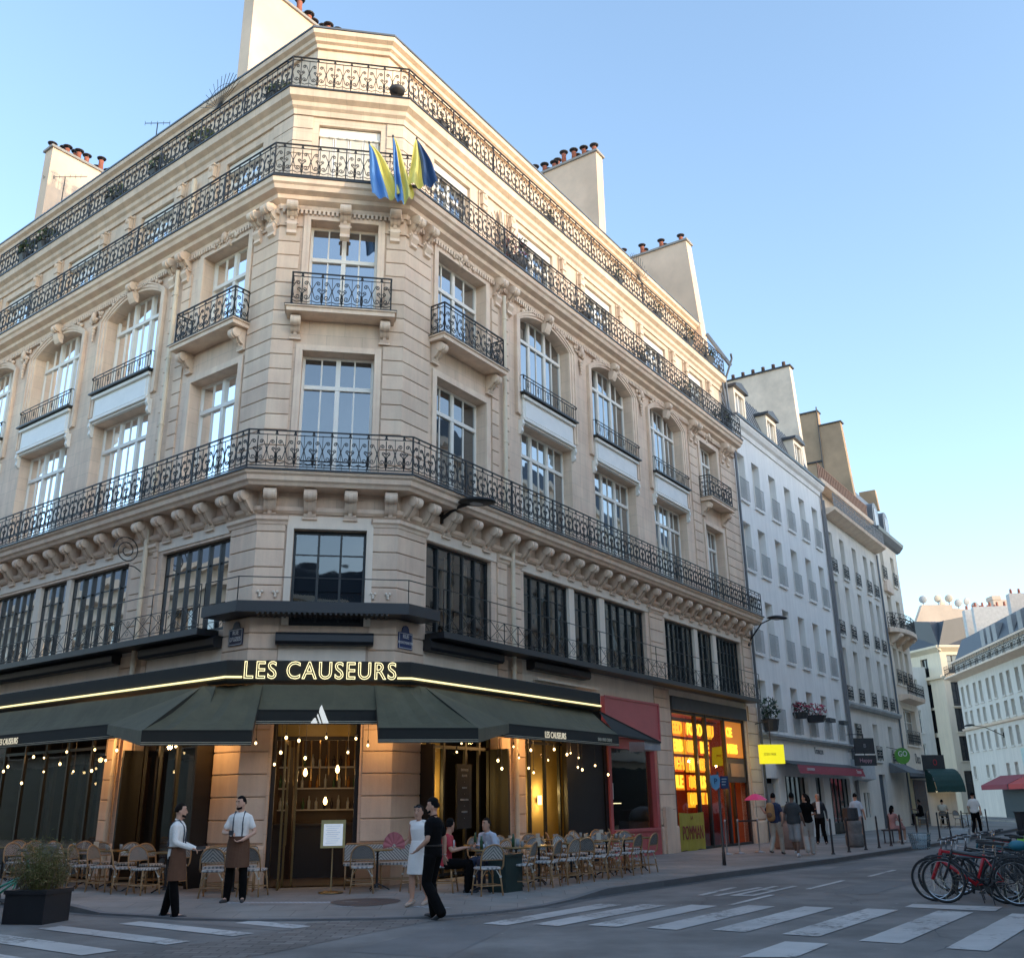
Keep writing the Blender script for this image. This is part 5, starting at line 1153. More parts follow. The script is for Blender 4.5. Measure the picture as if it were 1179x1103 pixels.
gs = thing('round_sign', 'round green sign with white letters GO on the third house', 'sign', FR @ T(42.4,-.8,3.9)); Fs = FR @ T(42.4,-.8,3.9) @ RZ(radians(-48)); mb = MB(); mb.lathe([(.44,-.05),(.44,.05)], (0,0,0), 24, Matrix.Rotation(pi/2, 3, 'X')); part('disc', mb, pmat('leaf_green_sign', (.07,.24,.03), .5, emit=((.1,.5,.05),.02)), gs, Fs)
text('lettering', 'GO', .42, pmat('white_ink', (.8,.8,.8), .6), gs, Fs @ T(0,-.07,.1), sx=.85); mb = MB(); mb.bar((42.4,-.8,4.2),(42.4,0,4.4),.04); part('bracket', mb, soot, gs, FR)
for i, (x0, x1, z, m, lab) in enumerate([(42.3,46.0,3.0,pmat('grey_awning_cloth', (.12,.125,.13), .8),'grey awning below the round green sign'), (46.9,51.6,2.75,pmat('black_awning_cloth', (.025,.025,.028), .8),'black awning with a pale front rail over the graffiti shutter')]):
    t = thing('shop_awning', lab, 'awning', FR @ T((x0+x1)/2,0,z)); mb = MB(); mb.quad((x0,-.05,z+.55),(x1,-.05,z+.55),(x1,-1.1,z),(x0,-1.1,z)); mb.quad((x0,-1.1,z),(x1,-1.1,z),(x1,-1.1,z-.2),(x0,-1.1,z-.2)); mb.poly([(x0,-.05,z+.55),(x0,-1.1,z),(x0,-.05,z)]); part('canvas', mb, m, t, FR)
    if i: mb = MB(); mb.bar((x0+1,-1.12,z-.05),(x1,-1.12,z-.05),.12); part('front_rail', mb, pmat('pale_rail', (.6,.6,.6), .5), t, FR)
graf = pmat('graffiti_metal', (.12,.14,.15), .6, .3, 2, 10, .1)
def graffiti(name):
    m, nt, out = newmat(name); tc = N(nt, 'ShaderNodeTexCoord'); L = nt.links.new
    n = N(nt, 'ShaderNodeTexNoise', Scale=1.6, Detail=6.0, Distortion=3.5); L(tc.outputs['Object'], n.inputs[0]); w = N(nt, 'ShaderNodeTexWave', Scale=1.3, Distortion=14.0, Detail=4.0); L(tc.outputs['Object'], w.inputs[0])
    c = ramp(nt, n.outputs[0], [(.35,(.06,.07,.08)),(.45,(.10,.14,.17)),(.52,(.25,.18,.05)),(.56,(.07,.10,.12)),(.62,(.20,.03,.04)),(.68,(.16,.17,.18))]); c = mixc(nt, .5, c, ramp(nt, w.outputs[0], [(.4,(.05,.05,.06)),(.5,(.3,.3,.3)),(.55,(.08,.09,.10))]))
    p = N(nt, 'ShaderNodeBsdfPrincipled', Roughness=.6); L(c, p.inputs[0]); L(p.outputs[0], out.inputs[0]); return m
graf = graffiti('graffiti_paint')
mb = MB(); mb.box(43.3,46.1,.1,.16,.12,2.6); part('graffiti_door', mb, graf, gb, FR)
mb = MB(); mb.box(47.6,51.2,-.02,.05,.12,2.7)
for i in range(22): mb.box(47.6,51.2,-.04,-.02,.15+i*.115,.20+i*.115)
part('roller_shutter', mb, graf, nh, FR)
mb = MB(); mb.box(46.3,47.4,-.03,.0,.12,3.2); mb.box(51.35,51.95,-.06,0,.12,3.0); part('shop_pilaster', mb, pmat('pale_yellow_paint', (.6,.5,.28), .7), nh, FR)
# green corner cafe awning at the end of the row
ga = thing('shop_awning', 'dark green rounded awning with warm lights at the far corner cafe', 'awning', T(24.45,58.5,0) @ RZ(radians(8)) @ Matrix.Diagonal((.68,.8,.97,1)))
mb = MB(); prev = None
for i in range(7):
    a = i/6*pi/2; p = (1.2*(1-cos(a)) , 1.45*cos(a)**.9 if a < 1.57 else 0)
    q = (-1.3*sin(a), 2.0+1.35*cos(a))
    if prev: mb.quad((-1.0,prev[0],prev[1]),(1.6,prev[0],prev[1]),(1.6,q[0],q[1]),(-1.0,q[0],q[1]))
    prev = q
mb.poly([(1.6,0,3.35),(1.6,0,2.0),(1.6,-1.3,2.0),(1.6,-.9,3.0)]); mb.poly([(-1.0,0,3.35),(-1.0,-.9,3.0),(-1.0,-1.3,2.0),(-1.0,0,2.0)])
part('canvas', mb, pmat('bottle_green_canvas', (.012,.05,.04), .75), ga); mb = MB(); mb.box(-1.1,.9,-.1,.0,3.2,4.15); part('sign_panel', mb, soot, ga); mb = MB(); mb.box(-1.0,1.4,-1.2,-1.15,2.0,2.08); part('light_strip', mb, emat('warm_strip', (1,.85,.5), 3), ga)
text('lettering', 'O', .5, pmat('red_ink', (.5,.03,.04), .6), ga, WM[ga.name] @ T(0,-.12,3.7)); mb = MB(); mb.box(-1.0,1.6,.05,.12,.1,2.6); part('pale_wall', mb, render_pale, ga)
# ---- far cream corner house with slate mansard
Fc = T(42.2,95.0) @ RZ(radians(6)); cream = pmat('far_cream_stone', (.92,.75,.53), .88, .05, .6, 8, .05, streak=.1)
slate = pmat('blue_slate', (.028,.032,.042), .55, .15, 1, 10, .1)
ws = [(.25,1.6,za,zb) for za, zb in ((13.1,14.9),(10.0,12.3),(7.6,9.8),(4.9,7.2))]+[(3.3,4.6,za,zb) for za, zb in ((13.1,14.9),(10.0,12.3),(7.6,9.8),(4.9,7.2))]+[(.2,2.0,.6,4.0),(3.2,5.0,.6,4.0)]
fc = house('far_corner_house', 'cream corner house with dark blue mansard roof at the end of the street', Fc, -.4, 8, 15.6, 10, ws, cream, D=.3, glass=glass_far, frame=soot)
Fc2 = T(42.2,95.0) @ RZ(radians(6)) @ T(-.4,0,0) @ RZ(radians(-82)) @ T(-11,0,0)
ws = [(x, x+1.1, za, zb) for x in (.8,4.4,7.9) for za, zb in ((13.0,14.8),(10.0,12.3),(7.6,9.8),(4.9,7.2))]+[(x, x+1.1, .6, 3.8) for x in (.8,4.4,7.9)]
mb = MB(); wall_grid(mb, 1, 0, 11, 0, 15.6, [w[:4] for w in ws], .3); part('wall', mb, cream, fc, Fc2)
for w in ws: window(fc, Fc2, 1, *w[:4], 2, 1, None, .25, soot, glass_far, .06, .08)
for FF, L in ((Fc, (-.4,8)), (Fc2, (0,11.1))):
    mb = MB(); mb.extr([(0,15.2),(.25,15.4),(.5,15.6),(.5,15.8),(0,15.8)], lambda o, z: (L[0]-.2,-o,z), lambda o, z: (L[1]+.2,-o,z)); part('cornice', mb, cream, fc, FF)
    mb = MB(); mb.extr([(0,12.6),(.35,12.65),(.4,12.9),(0,12.9)], lambda o, z: (L[0],-o,z), lambda o, z: (L[1],-o,z)); part('string_band', mb, cream, fc, FF)
    mb = MB(); mb.extr([(.0,15.8),(1.0,18.3),(4,18.9),(10,18.9),(10,15.8)], lambda y, z: (L[0]+(.0 if FF is Fc else 0),y,z), lambda y, z: (L[1],y,z)); part('mansard_roof', mb, slate, fc, FF)
mb = MB(); mb.box(3.2,4.6,.2,1.2,16.2,17.9); part('dormer', mb, pmat('sunlit_dormer', (.6,.52,.3), .6), fc, Fc)
# ---- tall pink-lit block with satellite dishes behind
pk = pmat('pinkish_render', (.60,.47,.37), .9, .05, .5, 8, .03, stain=.12)
bk = thing('tall_block', 'tall pinkish party wall block with satellite dishes behind the far corner house', 'building', T(56,120))
mb = MB(); mb.add([(50.2,120,0),(61.2,120,0),(61.2,132,0),(50.2,132,0),(50.2,120,22),(61.2,120,22),(61.2,132,22),(50.2,132,22)], [(4,5,6,7),(0,1,5,4),(1,2,6,5),(2,3,7,6),(3,0,4,7)])
part('wall', mb, pk, bk, I4); mb = MB(); mb.extr([(50.3,22),(51.6,24.7),(55.4,24.65),(55.4,24.2),(60.7,23.7),(60.7,22)], lambda x, z: (x,120.1,z), lambda x, z: (x,121,z)); part('gable_wall', mb, pk, bk, I4)
mb = MB(); mb.box(60.6,62.8,120,121.5,22,25.2); mb.box(60.5,61.6,119.9,121.6,25.2,25.7); mb.box(53.7,56.5,112,113,17,21.2); part('chimney_stack', mb, pk, bk, I4)
dish_m = [pmat('dish_grey', (.40,.42,.44), .6), pmat('dish_cream', (.60,.52,.42), .6)]
for i, (px_, z) in enumerate([(51.9,25.4),(53.8,25.5),(54.3,24.9),(55.2,25.5),(56.3,24.9),(57.4,25.1),(58.4,24.5)]):
    t = thing('satellite_dish', ['first grey','second cream','small low third','fourth cream','fifth pale','sixth grey','rightmost grey'][i]+' satellite dish on the pinkish block, counted from the left', 'satellite dish', T(px_,120.3,z-1), 'satellite dishes on the pinkish block')
    mb = MB(); mb.lathe([(.02,.12),(.3,.08),(.48,0),(.5,-.02)], (0,0,1), 14, Matrix.Rotation(radians(105), 3, 'X') @ Matrix.Rotation(.3*(i % 3-1), 3, 'Y')); part('dish', mb, dish_m[i in (1,3,2)], t, None, True); mb = MB(); mb.bar((0,.1,0),(0,.1,1),.07); part('mast', mb, soot, t)
# ---- long right-hand house with balcony and blue-grey roof
aRB = radians(82); FB = T(39.0,85.9) @ RZ(aRB-pi)       # x runs toward the camera
rb_wall = pmat('pale_grey_stone', (.78,.71,.61), .88, .05, .6, 8, .05, streak=.12)
ws = []; x = .6
i = 0
while x < 30:
    for za, zb in ((9.0,10.7),(5.3,6.7),(7.4,8.6)): ws.append((x, x+.75, za, zb))
    if i % 3 != 1: ws.append((x, x+.75, 3.1, 4.1))
    ws.append((x, x+.7, 11.75, 12.55)); x += 1.85 if i % 2 else 1.5; i += 1
rb = house('long_house', 'long pale grey house with iron balcony on the right side of the far street', FB, 0, 31, 12.9, 10, ws, rb_wall, rail=None, D=.22, glass=glass_far)
def pb(name, p, m, a=0, b=31): mb = MB(); mb.extr(p, lambda o, z: (a,-o,z), lambda o, z: (b,-o,z)); return part(name, mb, m, rb, FB)
pb('balcony_slab', [(0,11.3),(.5,11.45),(.9,11.55),(.9,11.68),(0,11.7)], stone_trim, -.6); part('balcony_railing', railing(31.5,.9,.6,3), iron, rb, FB @ T(-.5,-.85,11.7))
pb('cornice', [(0,12.75),(.3,12.85),(.3,13.0),(0,13.0)], stone_trim); pb('string_band', [(0,7.0),(.2,7.05),(.25,7.2),(0,7.2)], stone_trim)
mb = MB(); mb.extr([(0,13.0),(.9,14.9),(4,15.5),(10,15.5),(10,13)], lambda y, z: (0,y,z), lambda y, z: (31,y,z)); part('mansard_roof', mb, slate, rb, FB)
for x in (7.5,9.0,10.4,14,16,19,22): mb = MB(); mb.box(x,x+.9,.1,1.2,13.2,14.5); part('dormer', mb, pmat('grey_dormer', (.35,.34,.33), .8), rb, FB)
for x, h, w in ((.4,17.4,.8),(2.9,17.2,.6),(11.5,16.6,.7),(19,16.6,.7)):
    mb = MB(); mb.box(x,x+w,1.2,4.2,13,h); c = part('chimney_stack', mb, pmat('white_chimney', (.58,.57,.55), .9), rb, FB)
    for j in range(5): mb = MB(); mb.lathe([(.12,h),(.09,h+.4)], (x+w/2,1.5+j*.6,0), 8); part('chimney_pot', mb, terracotta, c, FB)
mb = MB(); mb.box(9,12.4,-.9,-.02,.2,3.0)
for i, (a, b, m, lab) in enumerate([(7.2,13.2,pmat('deep_red_canvas', (.22,.015,.03), .7),'dark red awning on the far right-hand shop'), (13.4,22,pmat('bright_red_canvas', (.45,.02,.02), .7),'bright red awning and shopfront at the right edge')]):
    t = thing('shop_awning', lab, 'awning', FB @ T((a+b)/2,0,2.5)); mb = MB(); mb.quad((a,-.05,3.2),(b,-.05,3.2),(b,-1.6,2.5),(a,-1.6,2.5)); mb.quad((a,-1.6,2.5),(b,-1.6,2.5),(b,-1.6,2.15),(a,-1.6,2.15)); mb.poly([(a,-.05,3.2),(a,-1.6,2.5),(a,-1.6,2.15),(a,-.05,2.6)]); part('canvas', mb, m, t, FB)
    mb = MB(); mb.box(a,b,-.08,-.0,.1,2.9); part('shop_front', mb, pmat('dark_teal_front', (.02,.04,.05), .5) if not i else pmat('red_shop_front', (.30,.02,.02), .5), t, FB)
pb('pale_green_panel', [(0,3.3),(.06,3.3),(.06,5.0),(0,5.0)], pmat('pale_green_panel', (.5,.62,.56), .7), 12.6, 31)
slab('far_pavement', [(39.5,90),(35.4,84),(32.5,60),(37,60)])
slab('far_corner_pavement', [pR(62,9.0), pR(75,2), (60,92), (40,93.5), (36,90)][1:], .11)
# far facade closing the side street between the rows
ws = [(x, x+1.0, za, zb) for x in (.8,3.2,5.6,8.0) for za, zb in ((1,3.2),(4.4,6.6),(7.6,9.8),(10.8,12.8))]
house('side_street_house', 'plain house closing the side street behind the narrow house', T(20,97) @ RZ(radians(0)), 0, 21, 14, 8, [(x, x+1.0, za, zb) for x in (1,4,7,10,13,16,19) for za, zb in ((1,3.2),(4.4,6.6),(7.6,9.8),(10.8,12.8))], rb_wall)

# ---- houses across the streets (behind and beside the camera): they shade the street and fill the window reflections
def opposite(name, label, F, L, H, seed, mat):
    b = thing(name, label, 'building', F); ws = []; n = int(L/2.4)
    for i in range(n):
        for r_ in range(5): ws.append((.8+i*2.4, 1.95+i*2.4, 4.6+r_*3.2, 6.7+r_*3.2))
    ws = [w for w in ws if w[3] < H-1]
    mb = MB(); wall_grid(mb, 1, 0, L, 0, H, ws, .25); part('wall', mb, mat, b, F)
    mb = MB()
    for w in ws: mb.quad((w[0],.24,w[2]),(w[1],.24,w[2]),(w[1],.24,w[3]),(w[0],.24,w[3]))
    part('window', mb, glass_plain, b, F)
    mb = MB(); mb.box(0,L,.3,12,0,H); mb.extr([(0,H),(1.3,H+2.0),(11,H+2.0),(12,H)], lambda y, z: (0,y,z), lambda y, z: (L,y,z)); part('roof', mb, slate, b, F)
    for z in (4.0, 10.7, H-.4): mb = MB(); mb.box(-.1,L+.1,-.35,.05,z,z+.3); part('cornice', mb, mat, b, F)
    mb = MB(); mb.box(0,L,-.05,.02,.3,3.6); part('shop_front', mb, steel_frame, b, F)
    return b
om = pmat('opposite_stone', (.88,.74,.58), .9, .08, .8, 10, 0, streak=.1)
P = pR(20,15.0); opposite('opposite_house', 'stone house across the right-hand street near the crossing, outside the picture', T(*P) @ RZ(aR+pi), 24, OPP_H, 1, om)
P = pR(62,15.0); opposite('opposite_house', 'taller stone house across the right-hand street farther on, outside the picture', T(*P) @ RZ(aR+pi), 41.9, OPP_H+2, 1, om)
P = pL(-6.5,11.4); opposite('opposite_house', 'stone house across the left-hand street, outside the picture', T(*P) @ RZ(aL), 75, 12, 2, pmat('opposite_stone_dark', (.42,.35,.28), .9))
opposite('opposite_house', 'stone house behind the viewpoint, outside the picture', T(32,-4.1) @ RZ(pi+radians(8)), 48, 12, 3, om)
mb = MB(); mb.box(0,26,0,34,0,14); mb.extr([(0,14),(2,15.5),(32,15.5),(34,14)], lambda y, z: (0,y,z), lambda y, z: (26,y,z)); single('sun_blocker', mb, rb_wall, 'added sun-blocking mass hidden behind the long pale house on the far right', 'building', T(50,64) @ RZ(radians(-8)))  # unseen block added to keep the sun off the far corner house
slab('opposite_pavement', [pR(46,12.6), pR(-3.5,12.6), pR(-3.5,15), pR(46,15)])
# ================================================================== TERRACE FURNITURE
rattan = pmat('rattan_cane', (.36,.20,.085), .5, .2, 8, 60, .08, island=.25)
def weave(name, c1, c2, sc=26, ax=('X','Z')):
    m, nt, out = newmat(name); L = nt.links.new; tc = N(nt, 'ShaderNodeTexCoord'); sp = N(nt, 'ShaderNodeSeparateXYZ'); L(tc.outputs['Object'], sp.inputs[0])
    def mth(op, a, b=None, v=None):
        n = N(nt, 'ShaderNodeMath', operation=op); L(a, n.inputs[0])
        if b is not None: L(b, n.inputs[1])
        if v is not None: n.inputs[1].default_value = v
        return n.outputs[0]
    x, z = sp.outputs[ax[0]], sp.outputs[ax[1]]; ab = mth('ABSOLUTE', x); s = mth('ADD', ab, z); s = mth('MULTIPLY', s, v=sc); f = mth('FRACT', s); g = mth('GREATER_THAN', f, v=.45)
    n2 = N(nt, 'ShaderNodeTexNoise', Scale=60.0); L(tc.outputs['Object'], n2.inputs[0])
    c = mixc(nt, g, c1, c2); c = mixc(nt, .25, c, ramp(nt, n2.outputs[0], [(.4,.1),(.6,.6)]))
    p = N(nt, 'ShaderNodeBsdfPrincipled', Roughness=.6); L(c, p.inputs[0]); bp = N(nt, 'ShaderNodeBump', Strength=.2, Distance=.01); L(f, bp.inputs['Height']); L(bp.outputs[0], p.inputs['Normal']); L(p.outputs[0], out.inputs[0]); return m
w_dark = weave('dark_woven_back', (.03,.03,.032), (.20,.18,.15), 22); w_pale = weave('pale_woven_back', (.10,.10,.10), (.60,.57,.50), 16); w_seat = weave('woven_seat', (.14,.14,.14), (.62,.60,.55), 14, ('X','Y'))
white_nub = pmat('white_binding', (.7,.68,.6), .5)
def make_chair(pale):
    t = thing('bistro_chair', 'x', 'chair', I4)
    mb = MB(); pr = []
    for i in range(20):
        a = 2*pi*i/20; r = .225*(abs(cos(a))**3+abs(sin(a))**3)**(-1/3.); pr.append((r*cos(a), r*sin(a)))
    mb.add([(x*.97,y*.97,.435) for x, y in pr]+[(x*1.02,y*1.02,.45) for x, y in pr]+[(x*.98,y*.98,.475) for x, y in pr], [tuple(range(40,60)), tuple(reversed(range(20)))]+[(i,(i+1)%20,20+(i+1)%20,20+i) for i in range(20)]+[(20+i,20+(i+1)%20,40+(i+1)%20,40+i) for i in range(20)])
    part('seat', mb, w_seat, t)
    mb = MB(); pts = []
    for i in range(15):
        a = pi*i/14; x = .225*cos(a); z = .50+.36*sin(a)**.55; y = .205+.085*((z-.45)/.42)+.03*(1-abs(cos(a))); pts.append((x, y, z))
    pts = [(.21,.17,.44)]+pts+[(-.21,.17,.44)]; mb.tube(pts, .015, 8); mb.tube([(-.2,.225,.60),(0,.235,.60),(.2,.225,.60)], .011, 6)
    fr = part('back_frame', mb, rattan, t, None, True)
    mb = MB(); inner = [p for p in pts if p[2] > .59]; n = len(inner)
    for i in range(n-1):
        a, b = inner[i], inner[i+1]; mb.quad((a[0],.228,.61),(b[0],.228,.61),(b[0],b[1],b[2]),(a[0],a[1],a[2]))
    part('woven_back', mb, w_pale if pale else w_dark, t)
    for sx in (-1,1):
        for sy in (-1,1):
            mb = MB(); mb.tube([(sx*.17,sy*.16,.44),(sx*.195,sy*.19,.2),(sx*.215,sy*.215,0)], [.017,.015,.014], 8); lg = part('leg', mb, rattan, t, None, True)
            mb = MB(); mb.tube([(sx*.181,sy*.175,.30),(sx*.184,sy*.178,.33)], .021, 8); mb.tube([(sx*.186,sy*.178,.3),(sx*.10,sy*.178,.43)], .009, 6); part('brace', mb, rattan if (sx+sy) else white_nub, lg)
    mb = MB(); q = [(-.2,-.2,.17),(.2,-.2,.17),(.2,.2,.17),(-.2,.2,.17)]; mb.tube(q, .011, 6, closed=True); part('stretcher', mb, rattan, t)
    return t
chA, chB = make_chair(False), make_chair(True); usedA = []
def put_chair(F, x, y, rz, pale, label, group):
    """(x, y) in the frame F, rz: direction the back faces, in degrees about z"""
    src = chB if pale else chA; Fm = F @ T(x, y, .12) @ RZ(radians(rz))
    if pale in usedA: return copy_tree(src, Fm, label, group)
    usedA.append(pale); src.matrix_basis = Fm; WM[src.name] = Fm.copy(); src['label'] = label; src['group'] = group; return src
def make_table(rect=False):
    t = thing('round_table', 'x', 'table', I4); mb = MB(); mb.lathe([(.29,.715),(.30,.72),(.30,.74),(.29,.745)], (0,0,0), 24); part('table_top', mb, pmat('worn_table_top', (.24,.20,.16), .35), t)
    mb = MB(); mb.lathe([(.302,.715),(.31,.73),(.302,.746)], (0,0,0), 24); part('rim', mb, brass, t)
    mb = MB(); mb.lathe([(.05,.05),(.025,.12),(.022,.68),(.06,.71)], (0,0,0), 10); part('pedestal', mb, iron, t)
    for i in range(3): a = i*2*pi/3; mb = MB(); mb.tube([(.02*cos(a),.02*sin(a),.12),(.14*cos(a),.14*sin(a),.07),(.25*cos(a),.25*sin(a),.01)], .014, 6); part('foot', mb, iron, t)
    return t
tb0 = make_table(); tbu = []
def put_table(F, x, y, label, group):
    Fm = F @ T(x, y, .12)
    if tbu: return copy_tree(tb0, Fm, label, group)
    tbu.append(1); tb0.matrix_basis = Fm; WM[tb0.name] = Fm.copy(); tb0['label'] = label; tb0['group'] = group; return tb0
def bench(F, x, y, w, rz, label):
    Fm = F @ T(x, y, .12) @ RZ(radians(rz)); t = thing('woven_bench', label, 'bench', Fm, 'woven benches against the cafe pillars'); h = w/2
    mb = MB(); mb.box(-h,h,-.22,.22,.43,.475); part('seat', mb, w_seat, t)
    mb = MB(); mb.box(-h+.02,h-.02,.215,.235,.50,.80); part('woven_back', mb, w_pale, t)
    mb = MB(); mb.tube([(-h,.2,.44),(-h,.23,.74),(-h+.06,.235,.82),(h-.06,.235,.82),(h,.23,.74),(h,.2,.44)], .017, 8); mb.tube([(-h,.225,.5),(h,.225,.5)], .012, 6); part('back_frame', mb, rattan, t, None, True)
    for sx in (-h+.04, 0, h-.04):
        for sy in (-.19,.19): mb = MB(); mb.tube([(sx,sy,.44),(sx,sy,0)], .016, 8); part('leg', mb, rattan, t, None, True)
    mb = MB(); mb.tube([(-h+.04,-.19,.16),(h-.04,-.19,.16)], .011, 6); mb.tube([(-h+.04,.19,.16),(h-.04,.19,.16)], .011, 6); part('stretcher', mb, rattan, t)
    return t
bench(FC, 2.95, -.62, 1.5, 0, 'black and white woven bench against the pillar right of the cafe door')
bench(FC, .02, -.62, 1.0, 0, 'black and white woven bench just left of the cafe door, behind the waiter')
bench(FL, .35, -.5, .1+.9, 0, 'woven bench at the corner pillar on the left terrace') if 0 else None
gR, gL, gD = 'bistro chairs on the right terrace', 'bistro chairs on the left terrace', 'bistro chairs around the cafe door'
ordn = ['first','second','third','fourth','fifth','sixth','seventh','eighth','ninth','tenth','eleventh','twelfth']
# door area (frame C, y negative = toward the street)
put_chair(FC, 2.55, -1.72, 178, False, 'rattan chair with its back to the street at the bench right of the door', gD); put_chair(FC, 3.55, -1.75, 200, False, 'rattan chair behind the walking couple, to the right of the bench table', gD)
put_table(FC, 2.85, -1.20, 'round table in front of the woven bench right of the cafe door', 'round tables around the cafe door')
put_chair(FC, -.15, -1.75, 175, True, 'pale woven chair right behind the short-sleeved waiter', gD); put_table(FC, .15, -1.25, 'round table in front of the woven bench left of the cafe door', 'round tables around the cafe door'); put_chair(FC, .55, -1.7, 160, False, 'rattan chair turned beside the door, just right of the short-sleeved waiter', gD)
# right terrace rows; o = distance from the facade
r = random.Random(21)
rows = [(3.2, [-.95, .15, 1.05, 1.75, 2.35, 3.15, 3.75, 4.55, 5.35], 'front row, right terrace', 180), (2.35, [1.35, 2.1, 3.3, 3.95, 4.95, 5.7, 6.4], 'second row, right terrace', 0),
        (1.75, [.8, 1.75, 2.65, 3.7, 4.6, 5.7, 6.75], 'third row, right terrace', 180), (.95, [2.0, 3.1, 4.1, 5.2, 6.3, 7.4, 8.4], 'back row, right terrace', 0)]
for o, ss, nm, base in rows:
    for i, s in enumerate(ss):
        pale = (i*7+int(o*3)) % 3 == 0
        put_chair(FR, s, -o, base+r.uniform(-45, 45), pale, f"{'pale' if pale else 'dark'} woven chair, {ordn[i]} from the left in the {nm}", gR)
for nm, o, ss in (('outer', 2.78, [-.45, .62, 1.45, 2.72, 3.5, 4.3, 5.15, 6.0]), ('inner', 1.35, [1.3, 2.3, 3.4, 4.35, 5.45, 6.5, 7.8])):
    for i, s in enumerate(ss): put_table(FR, s, -o, f'round cafe table, {ordn[i]} from the left in the {nm} line of the right terrace', 'round tables on the right terrace')
# left terrace
lr = [(1.62, [.55, 1.25, 2.0, 2.75, 3.5, 4.6, 5.4], 'front row, left terrace', 120), (.75, [.9, 1.7, 2.6, 3.4, 4.5, 5.3, 6.2, 7.1], 'back row, left terrace', 60)]
for o, ss, nm, base in lr:
    for i, s in enumerate(ss):
        pale = (i*5+int(o*3)) % 3 == 0
        put_chair(FL, -s, -o, base+r.uniform(-35, 35), pale, f"{'pale' if pale else 'dark'} woven bistro chair, {ordn[i]} from the corner in the {nm}", gL)
for i, s in enumerate([.5, 1.5, 2.45, 3.3, 4.3, 5.2, 6.1, 7.0]): put_table(FL, -s, -1.18, f'round cafe table, {ordn[i]} from the corner on the left terrace', 'round tables on the left terrace')
# glasses and bottles on a few tables
for i, (s, o) in enumerate([(-.45,2.78),(.62,2.78),(1.3,1.35)]):
    for j in range(3): mb = MB(); h = .14 if j else .24; mb.lathe([(.03,0),(.034,h*.6),(.02,h*.8),(.02,h)], (0,0,0), 10); single('table_glass' if j else 'table_bottle', mb, bcols[2] if j else bcols[0], ('drinking glass' if j else 'bottle')+' on the table of the seated customers', 'glass' if j else 'bottle', FR @ T(s+.08*j-.1, -o+.05*(j % 2), .866), 'glasses and bottles on the terrace tables', True)
for i in range(34):
    if i < 22: s, o = [(.62,2.78),(1.45,2.78),(2.72,2.78),(3.5,2.78),(4.3,2.78),(5.15,2.78),(2.3,1.35),(3.4,1.35),(4.35,1.35),(5.45,1.35),(6.5,1.35)][i % 11]; Fq = FR @ T(s+r.uniform(-.18,.18), -o+r.uniform(-.18,.18), .866)
    else: s = [.5,1.5,2.45,3.3,4.3,5.2][i % 6]; Fq = FL @ T(-s+r.uniform(-.18,.18), -1.18+r.uniform(-.18,.18), .866)
    mb = MB()
    if i % 3: mb.lathe([(.028,0),(.033,.10),(.031,.105)], (0,0,0), 10); single('drinking_glass', mb, bcols[2], 'clear drinking glass standing on an empty terrace table', 'glass', Fq, 'clear glasses on the empty terrace tables', True)
    else: mb.box(-.05,.05,-.002,.0,0,.15); mb.box(-.05,.05,.03,.032,0,.15); mb.quad((-.05,-.002,.15),(.05,-.002,.15),(.05,.03,.15),(-.05,.03,.15)); single('menu_card', mb, pmat('menu_card_paper', (.6,.55,.45), .7), 'small folded card standing on an empty terrace table', 'menu card', Fq @ RZ(r.uniform(0,3)), 'folded cards on the empty terrace tables')
# dark green planter box between the seated customers
t = thing('terrace_planter', 'dark green box planter between the chairs of the right terrace', 'planter', FR @ T(-.15,-3.05,.12)); mb = MB(); mb.box(-.28,.28,-.2,.2,0,.62); mb.box(-.3,.3,-.22,.22,.62,.66); part('box', mb, pmat('bottle_green_paint', (.012,.028,.024), .5), t)
# menu stand
ms = thing('menu_stand', 'lit menu board on a slim brass stand in front of the cafe door', 'menu stand', T(-3.52,19.6,.12) @ RZ(radians(8)))
mb = MB(); mb.lathe([(.0,0),(.23,0),(.24,.015),(.22,.03),(.03,.04),(.013,.06),(.012,.85)], (0,0,0), 20); part('stand', mb, brass, ms, None, True)
mb = MB(); mb.box(-.23,.23,-.02,.02,.80,1.30); part('frame', mb, pmat('gilt_frame', (.45,.36,.14), .4), ms, None)
mb = MB(); mb.box(-.18,.18,-.028,-.021,.84,1.23); part('menu_page', mb, pmat('menu_paper', (.7,.74,.78), .6, emit=((.8,.9,1),.35)), ms)
for i in range(9): mb = MB(); mb.box(-.14+.02*(i % 2),.13-.03*(i % 3),-.031,-.029,1.19-.038*i,1.196-.038*i); part('menu_line', mb, pmat('grey_print', (.35,.38,.42), .7), ms)
